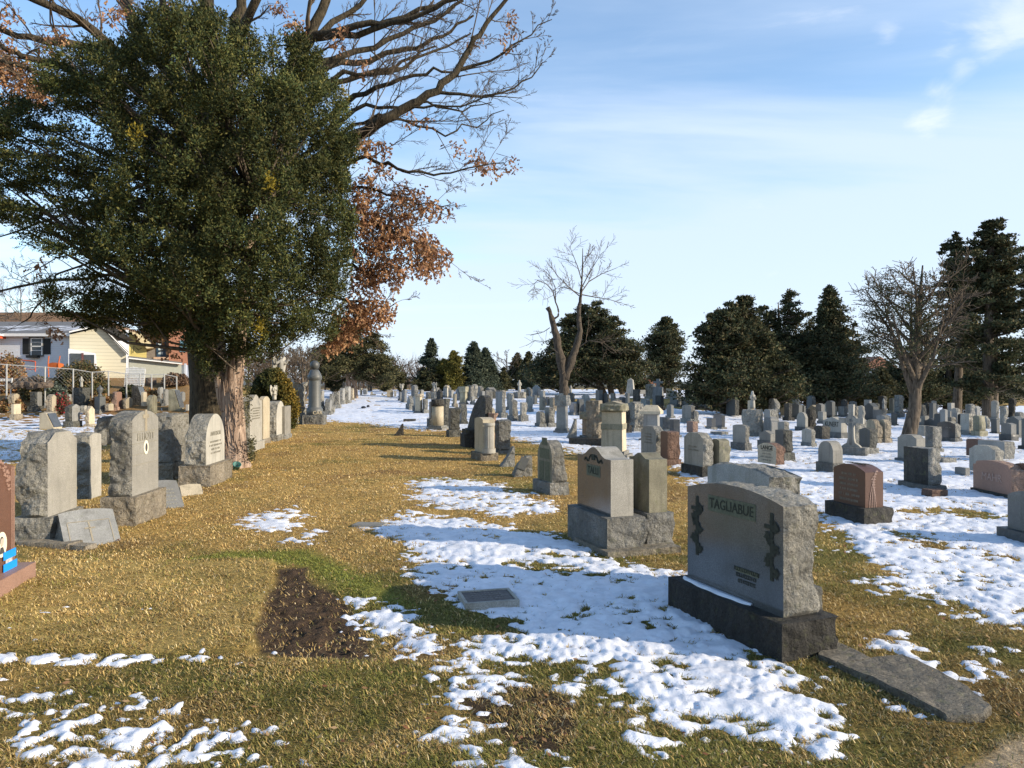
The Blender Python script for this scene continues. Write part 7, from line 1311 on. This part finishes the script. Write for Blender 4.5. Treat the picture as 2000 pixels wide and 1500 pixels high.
    # chain link fence
    posts = [(-60, 705, 788), (13, 711, 782), (88, 716, 784), (143, 720, 774), (180, 726, 778), (212, 724, 765), (247, 729, 774), (273, 729, 760), (296, 731, 770), (321, 730, 758), (345, 735, 765)]; df = 34.5
    cf = empty('chain_link_fence', (-20, df, .5), 'galvanised chain link fence on the bank above the left field', 'fence'); oc = np.array(cf.location); gm = plain('galvanised_steel', (.42, .42, .40), .45, .12, 8, 0, .3); tops = []
    for (a, t, b_) in posts:
        dd = df + (a / 345.0) * 3.0; p1 = at(a, t, dd); p0 = p1.copy(); p0[2] = float(gz(p1[0], p1[1])) - .2; m = MB(); m.tube([p0 - oc, p1 - oc], .035, 8); m.build('post', gm, cf); tops.append(p1)
    m = MB()
    for i in range(len(tops) - 1): m.tube([tops[i] - oc + [0, 0, -.03], tops[i + 1] - oc + [0, 0, -.03]], .022, 6)
    m.build('top_rail', gm, cf); m = MB(); wm = newmat('wire_mesh', .5)[0]; wm.node_tree.nodes['Principled BSDF'].inputs['Base Color'].default_value = (.30, .30, .28, 1)
    for i in range(len(tops) - 1):
        a, b_ = tops[i] - oc, tops[i + 1] - oc; h_ = 1.5; L = np.linalg.norm(b_ - a); nn = int(L / .16)
        for j in range(nn):
            for s in (0, 1):
                u0, u1 = j / nn, min(1, max(0, (j + (9 if s else -9)) / nn)); full = abs(u1 - u0) * nn / 9; p = a + (b_ - a) * u0; q = a + (b_ - a) * u1 - [0, 0, h_ * full]; m.tube([p, q], .0035, 3, False)
    m.build('wire_mesh', wm, cf)
    # garden: ivy mounds, rocks, lattice, chair, bench
    def mound(px_, d_, top, hw, dep, lab, pal, seed, cnt, base_z=None, size=.10, name='shrub', twig=False, bot=None):
        g = np.random.default_rng(seed); x = X_(px_, d_); z = float(gz(x, d_)); zt = Z_(top, d_); h_ = max(.4, zt - z); w_ = hw / FPX * d_; root = empty(name, (x, d_, z), lab, 'shrub'); u = g.normal(size=(cnt, 3)); u /= np.linalg.norm(u, axis=1)[:, None]; u[:, 2] = abs(u[:, 2]); r_ = g.random((cnt, 1)) ** .35; P = u * r_ * [w_, dep, h_]; P *= (1 + .16 * noise3(u[:, 0] * 3, u[:, 1] * 3, u[:, 2] * 3, seed))[:, None]
        c = pal_cols(pal, cnt, g) if isinstance(pal, str) else np.array(pal)[g.integers(0, len(pal), cnt)] * g.uniform(.7, 1.3, (cnt, 1)); V, Q, c = spray_mesh(P, size, .1, c, .5, g); link('foliage', mesh_np('foliage', V, Q, None, c), M_leaf, root)
        b = MB()
        for i in range(60): e = P[g.integers(0, cnt)]; b.tube([(0, 0, -.1), e * .5 + g.normal(size=3) * .1, e * 1.03], [.02, .012, .006], 3, False)
        b.build('stems', B_twig, root)
    X_ = lambda a, dd: (a - 1000) / FPX * dd; Z_ = lambda b_, dd: EYE - (b_ - 750) / FPX * dd
    ivy = [(.10, .085, .035), (.07, .075, .03), (.16, .11, .05), (.05, .055, .025)]; rust = [(.25, .13, .05), (.30, .18, .09), (.18, .09, .05), (.20, .16, .06)]
    mound(160, 38, 708, 50, 1.2, 'large brownish ivy mound covering the fence corner', ivy, 3, 9000); mound(345, 40, 728, 24, .9, 'brown twiggy mound by the vinyl fence', [(.14, .09, .06), (.11, .07, .05), (.18, .12, .08)], 4, 5000); mound(18, 38.5, 690, 32, .8, 'rusty leaved bush by the red porch', rust, 5, 4500)
    mound(75, 36.8, 733, 38, .5, 'low dark garden plants above the rock wall', ivy, 6, 3000); mound(110, 35.8, 748, 20, .5, 'pale blue green low plant right of the rock wall', [(.16, .19, .16), (.08, .10, .07)], 7, 2600); mound(258, 37.5, 752, 28, .5, 'dark low bush under the white lattice', 'cedar', 8, 3000)
    mound(120, 34.2, 770, 22, .4, 'red flowering plant at the foot of the bank', [(.35, .03, .04), (.07, .06, .03), (.10, .08, .04)], 9, 1500, size=.07); mound(200, 35, 770, 24, .5, 'reddish brown dead plants below the ivy mound', rust, 10, 2200); mound(20, 34.6, 775, 30, .4, 'fallen leaves heaped on the bank at the left edge', rust, 12, 1800)
    mound(300, 37, 762, 30, .5, 'brown dead brush below the garage', rust, 13, 2200)
    g = random.Random(6); rm = granite('garden_rock', (.20, .15, .11), stain=.7, dark=.4, bmp=.9, scl=40)
    for i in range(20):
        a = 24 + (i % 10) * 6.8 + g.uniform(-3, 3); b_ = 742 + (i // 10) * 11 + g.uniform(-3, 3); w_ = g.uniform(.18, .36); V, Q = block(w_ * 1.5, w_, 0, w_ * .75, 'arch', 'nfbst', .07, .07, i + 50); p = at(a, b_, 35.6 - (i // 10) * .6); V -= [w_ * .75, w_ / 2, w_ * .4]; o_ = link('garden_rock', mesh_np('garden_rock', V, Q), rm, None, tuple(p)); o_.rotation_euler = (0, 0, g.uniform(-.5, .5)); tag(o_, 'brown rock in the stacked rock wall behind the fence', 'rock', 'rocks of the garden wall')
    la = empty('lattice_panel', tuple(at(262, 755, 39)), 'white lattice panel leaning against the garage', 'lattice'); m = MB(); kk = 39 / FPX
    for i in range(15): m.box(-20 * kk + i * 2.7 * kk, -20 * kk + i * 2.7 * kk + .03, 0, .02, 0, (40 - abs(i - 5) * .6) * kk)
    for j in range(12): m.box(-20 * kk, 18 * kk, -.021, -.001, j * 3.3 * kk, j * 3.3 * kk + .03)
    m.build('slats', trim, la).rotation_euler = (R(-12), 0, 0)
    ch = empty('orange_chair', tuple(at(104, 722, 40)), 'orange garden chair standing by the white house wall', 'chair'); kk = 40 / FPX; om_ = plain('orange_plastic', (.50, .12, .03), .4, .1); m = MB(); V, Q = block(19 * kk, .5, 3 * kk, 14 * kk, 'arch', '', .08); V[:, 0] -= 9.5 * kk; link('shell', mesh_np('shell', V, Q), om_, ch)
    for s in (-1, 1): m = MB(); m.tube([(s * 9 * kk, 0, -.4), (s * 10 * kk, 0, 10 * kk), (s * 11 * kk, .1, 27 * kk)], .03, 5); m.build('leg', om_, ch)
    bn = empty('garden_bench', tuple(at(10, 762, 35.2)), 'ornate white metal garden bench at the left edge', 'bench'); kk = 35.2 / FPX; m = MB()
    for s in (-1, 1): m.tube([(s * 11 * kk, 0, -.2), (s * 12 * kk, 0, 12 * kk), (s * 14 * kk, 0, 24 * kk)], .03, 5)
    for i in range(9): 
        c = (i - 4) * 2.9 * kk; m.tube([(c + .045 * math.cos(t), 0, 20 * kk + .06 * math.sin(t)) for t in np.linspace(0, 6.28, 8)], .012, 4)
    m.box(-12 * kk, 12 * kk, -.3, .02, 9 * kk, 10 * kk); m.build('frame', trim, bn)
    pr = empty('red_porch', (X(-20), D - 1.5, Z(760)), 'red painted porch corner cut by the left edge', 'porch'); red = plain('red_paint', (.50, .09, .04), .6, .1); kk = D / FPX; m = MB(); m.box(24 * kk, 29 * kk, 0, .15, -1, 95 * kk); m.build('post', red, pr); m = MB(); m.prism([(-60 * kk, 122 * kk), (32 * kk, 98 * kk), (32 * kk, 103 * kk), (-60 * kk, 127 * kk)], -.2, 2); fixn(m.build('eave', red, pr)); m = MB(); m.prism([(-60 * kk, 127.3 * kk), (35 * kk, 103.3 * kk), (35 * kk, 105 * kk), (-60 * kk, 129 * kk)], -.4, 2.2); fixn(m.build('roof', trim, pr))
    rf = empty('red_railing', tuple(at(55, 724, 39.5)), 'thin red metal railing below the shuttered window', 'railing'); kk = 39.5 / FPX; m = MB(); m.tube([(-25 * kk, 0, 22 * kk), (14 * kk, 0, 18 * kk)], .03, 5); m.tube([(14 * kk, 0, 18 * kk), (14 * kk, 0, -2 * kk)], .03, 5); m.tube([(-12 * kk, 0, 4 * kk), (14 * kk, 0, 2 * kk)], .02, 5); m.build('rails', red, rf)
    bt = empty('rubbish_bin', tuple(at(295, 765, 40)), 'brown barrel bin left of the fence corner', 'bin'); m = MB(); kk = 40 / FPX; m.lathe([(.01, 0), (9 * kk, 0), (10 * kk, 14 * kk), (9.5 * kk, 27 * kk), (.01, 28 * kk)], 18); m.build('body', plain('brown_barrel', (.12, .085, .06), .7), bt, True)
    # distant buildings
    bb = empty('brick_building', ((1262 - 1000) / FPX * 120, 120, 0), 'distant red brick building with flat grey roof between cedars', 'building'); m = MB(); m.box(-3.2, 3, 0, 8, -3, EYE + .95); m.build('wall', rb, bb); m = MB(); m.box(-3.5, 3.3, -.3, 8.3, EYE + .952, EYE + 1.25); m.build('roof', trim, bb)
    bb = empty('distant_house', ((1716 - 1000) / FPX * 95, 95, -1), 'distant pale blue house glimpsed between the cedars at the right', 'house'); m = MB(); m.box(-2.2, 2.2, 0, 6, -1, 4.6); m.build('wall', plain('pale_blue_wall', (.30, .36, .42), .8), bb); m = MB(); m.prism([(-2.5, 4.602), (2.5, 4.602), (0, 6.2)], -.3, 6.3); fixn(m.build('roof', rb, bb))
    # hanging conifer bits: trees on the horizon at the right
    n = 90; V = []; g2 = np.random.default_rng(3)
    for j in range(3):
        for i in range(n): xx = -700 + 1700 * i / (n - 1); V.append((xx, 900 + j * 120, [-6, 7, 4][j] + (4 * float(noise2(xx * .01, j, 3)) if j else 0)))
    Q = [(j * n + i, j * n + i + 1, (j + 1) * n + i + 1, (j + 1) * n + i) for j in range(2) for i in range(n - 1)]; tag(link('hills', mesh_np('hills', V, Q, None, None, True), plain('far_hills', (.13, .14, .13), 1, .3, .02)), kind='structure')

build_ground(); build_grass(); build_near(); build_left_row(); build_far_stones(); label_zones(); [print('LONG', o.name, o['label']) for o in bpy.data.objects if o.get('label') and len(o['label'].split()) > 16]; build_left(); build_trees()
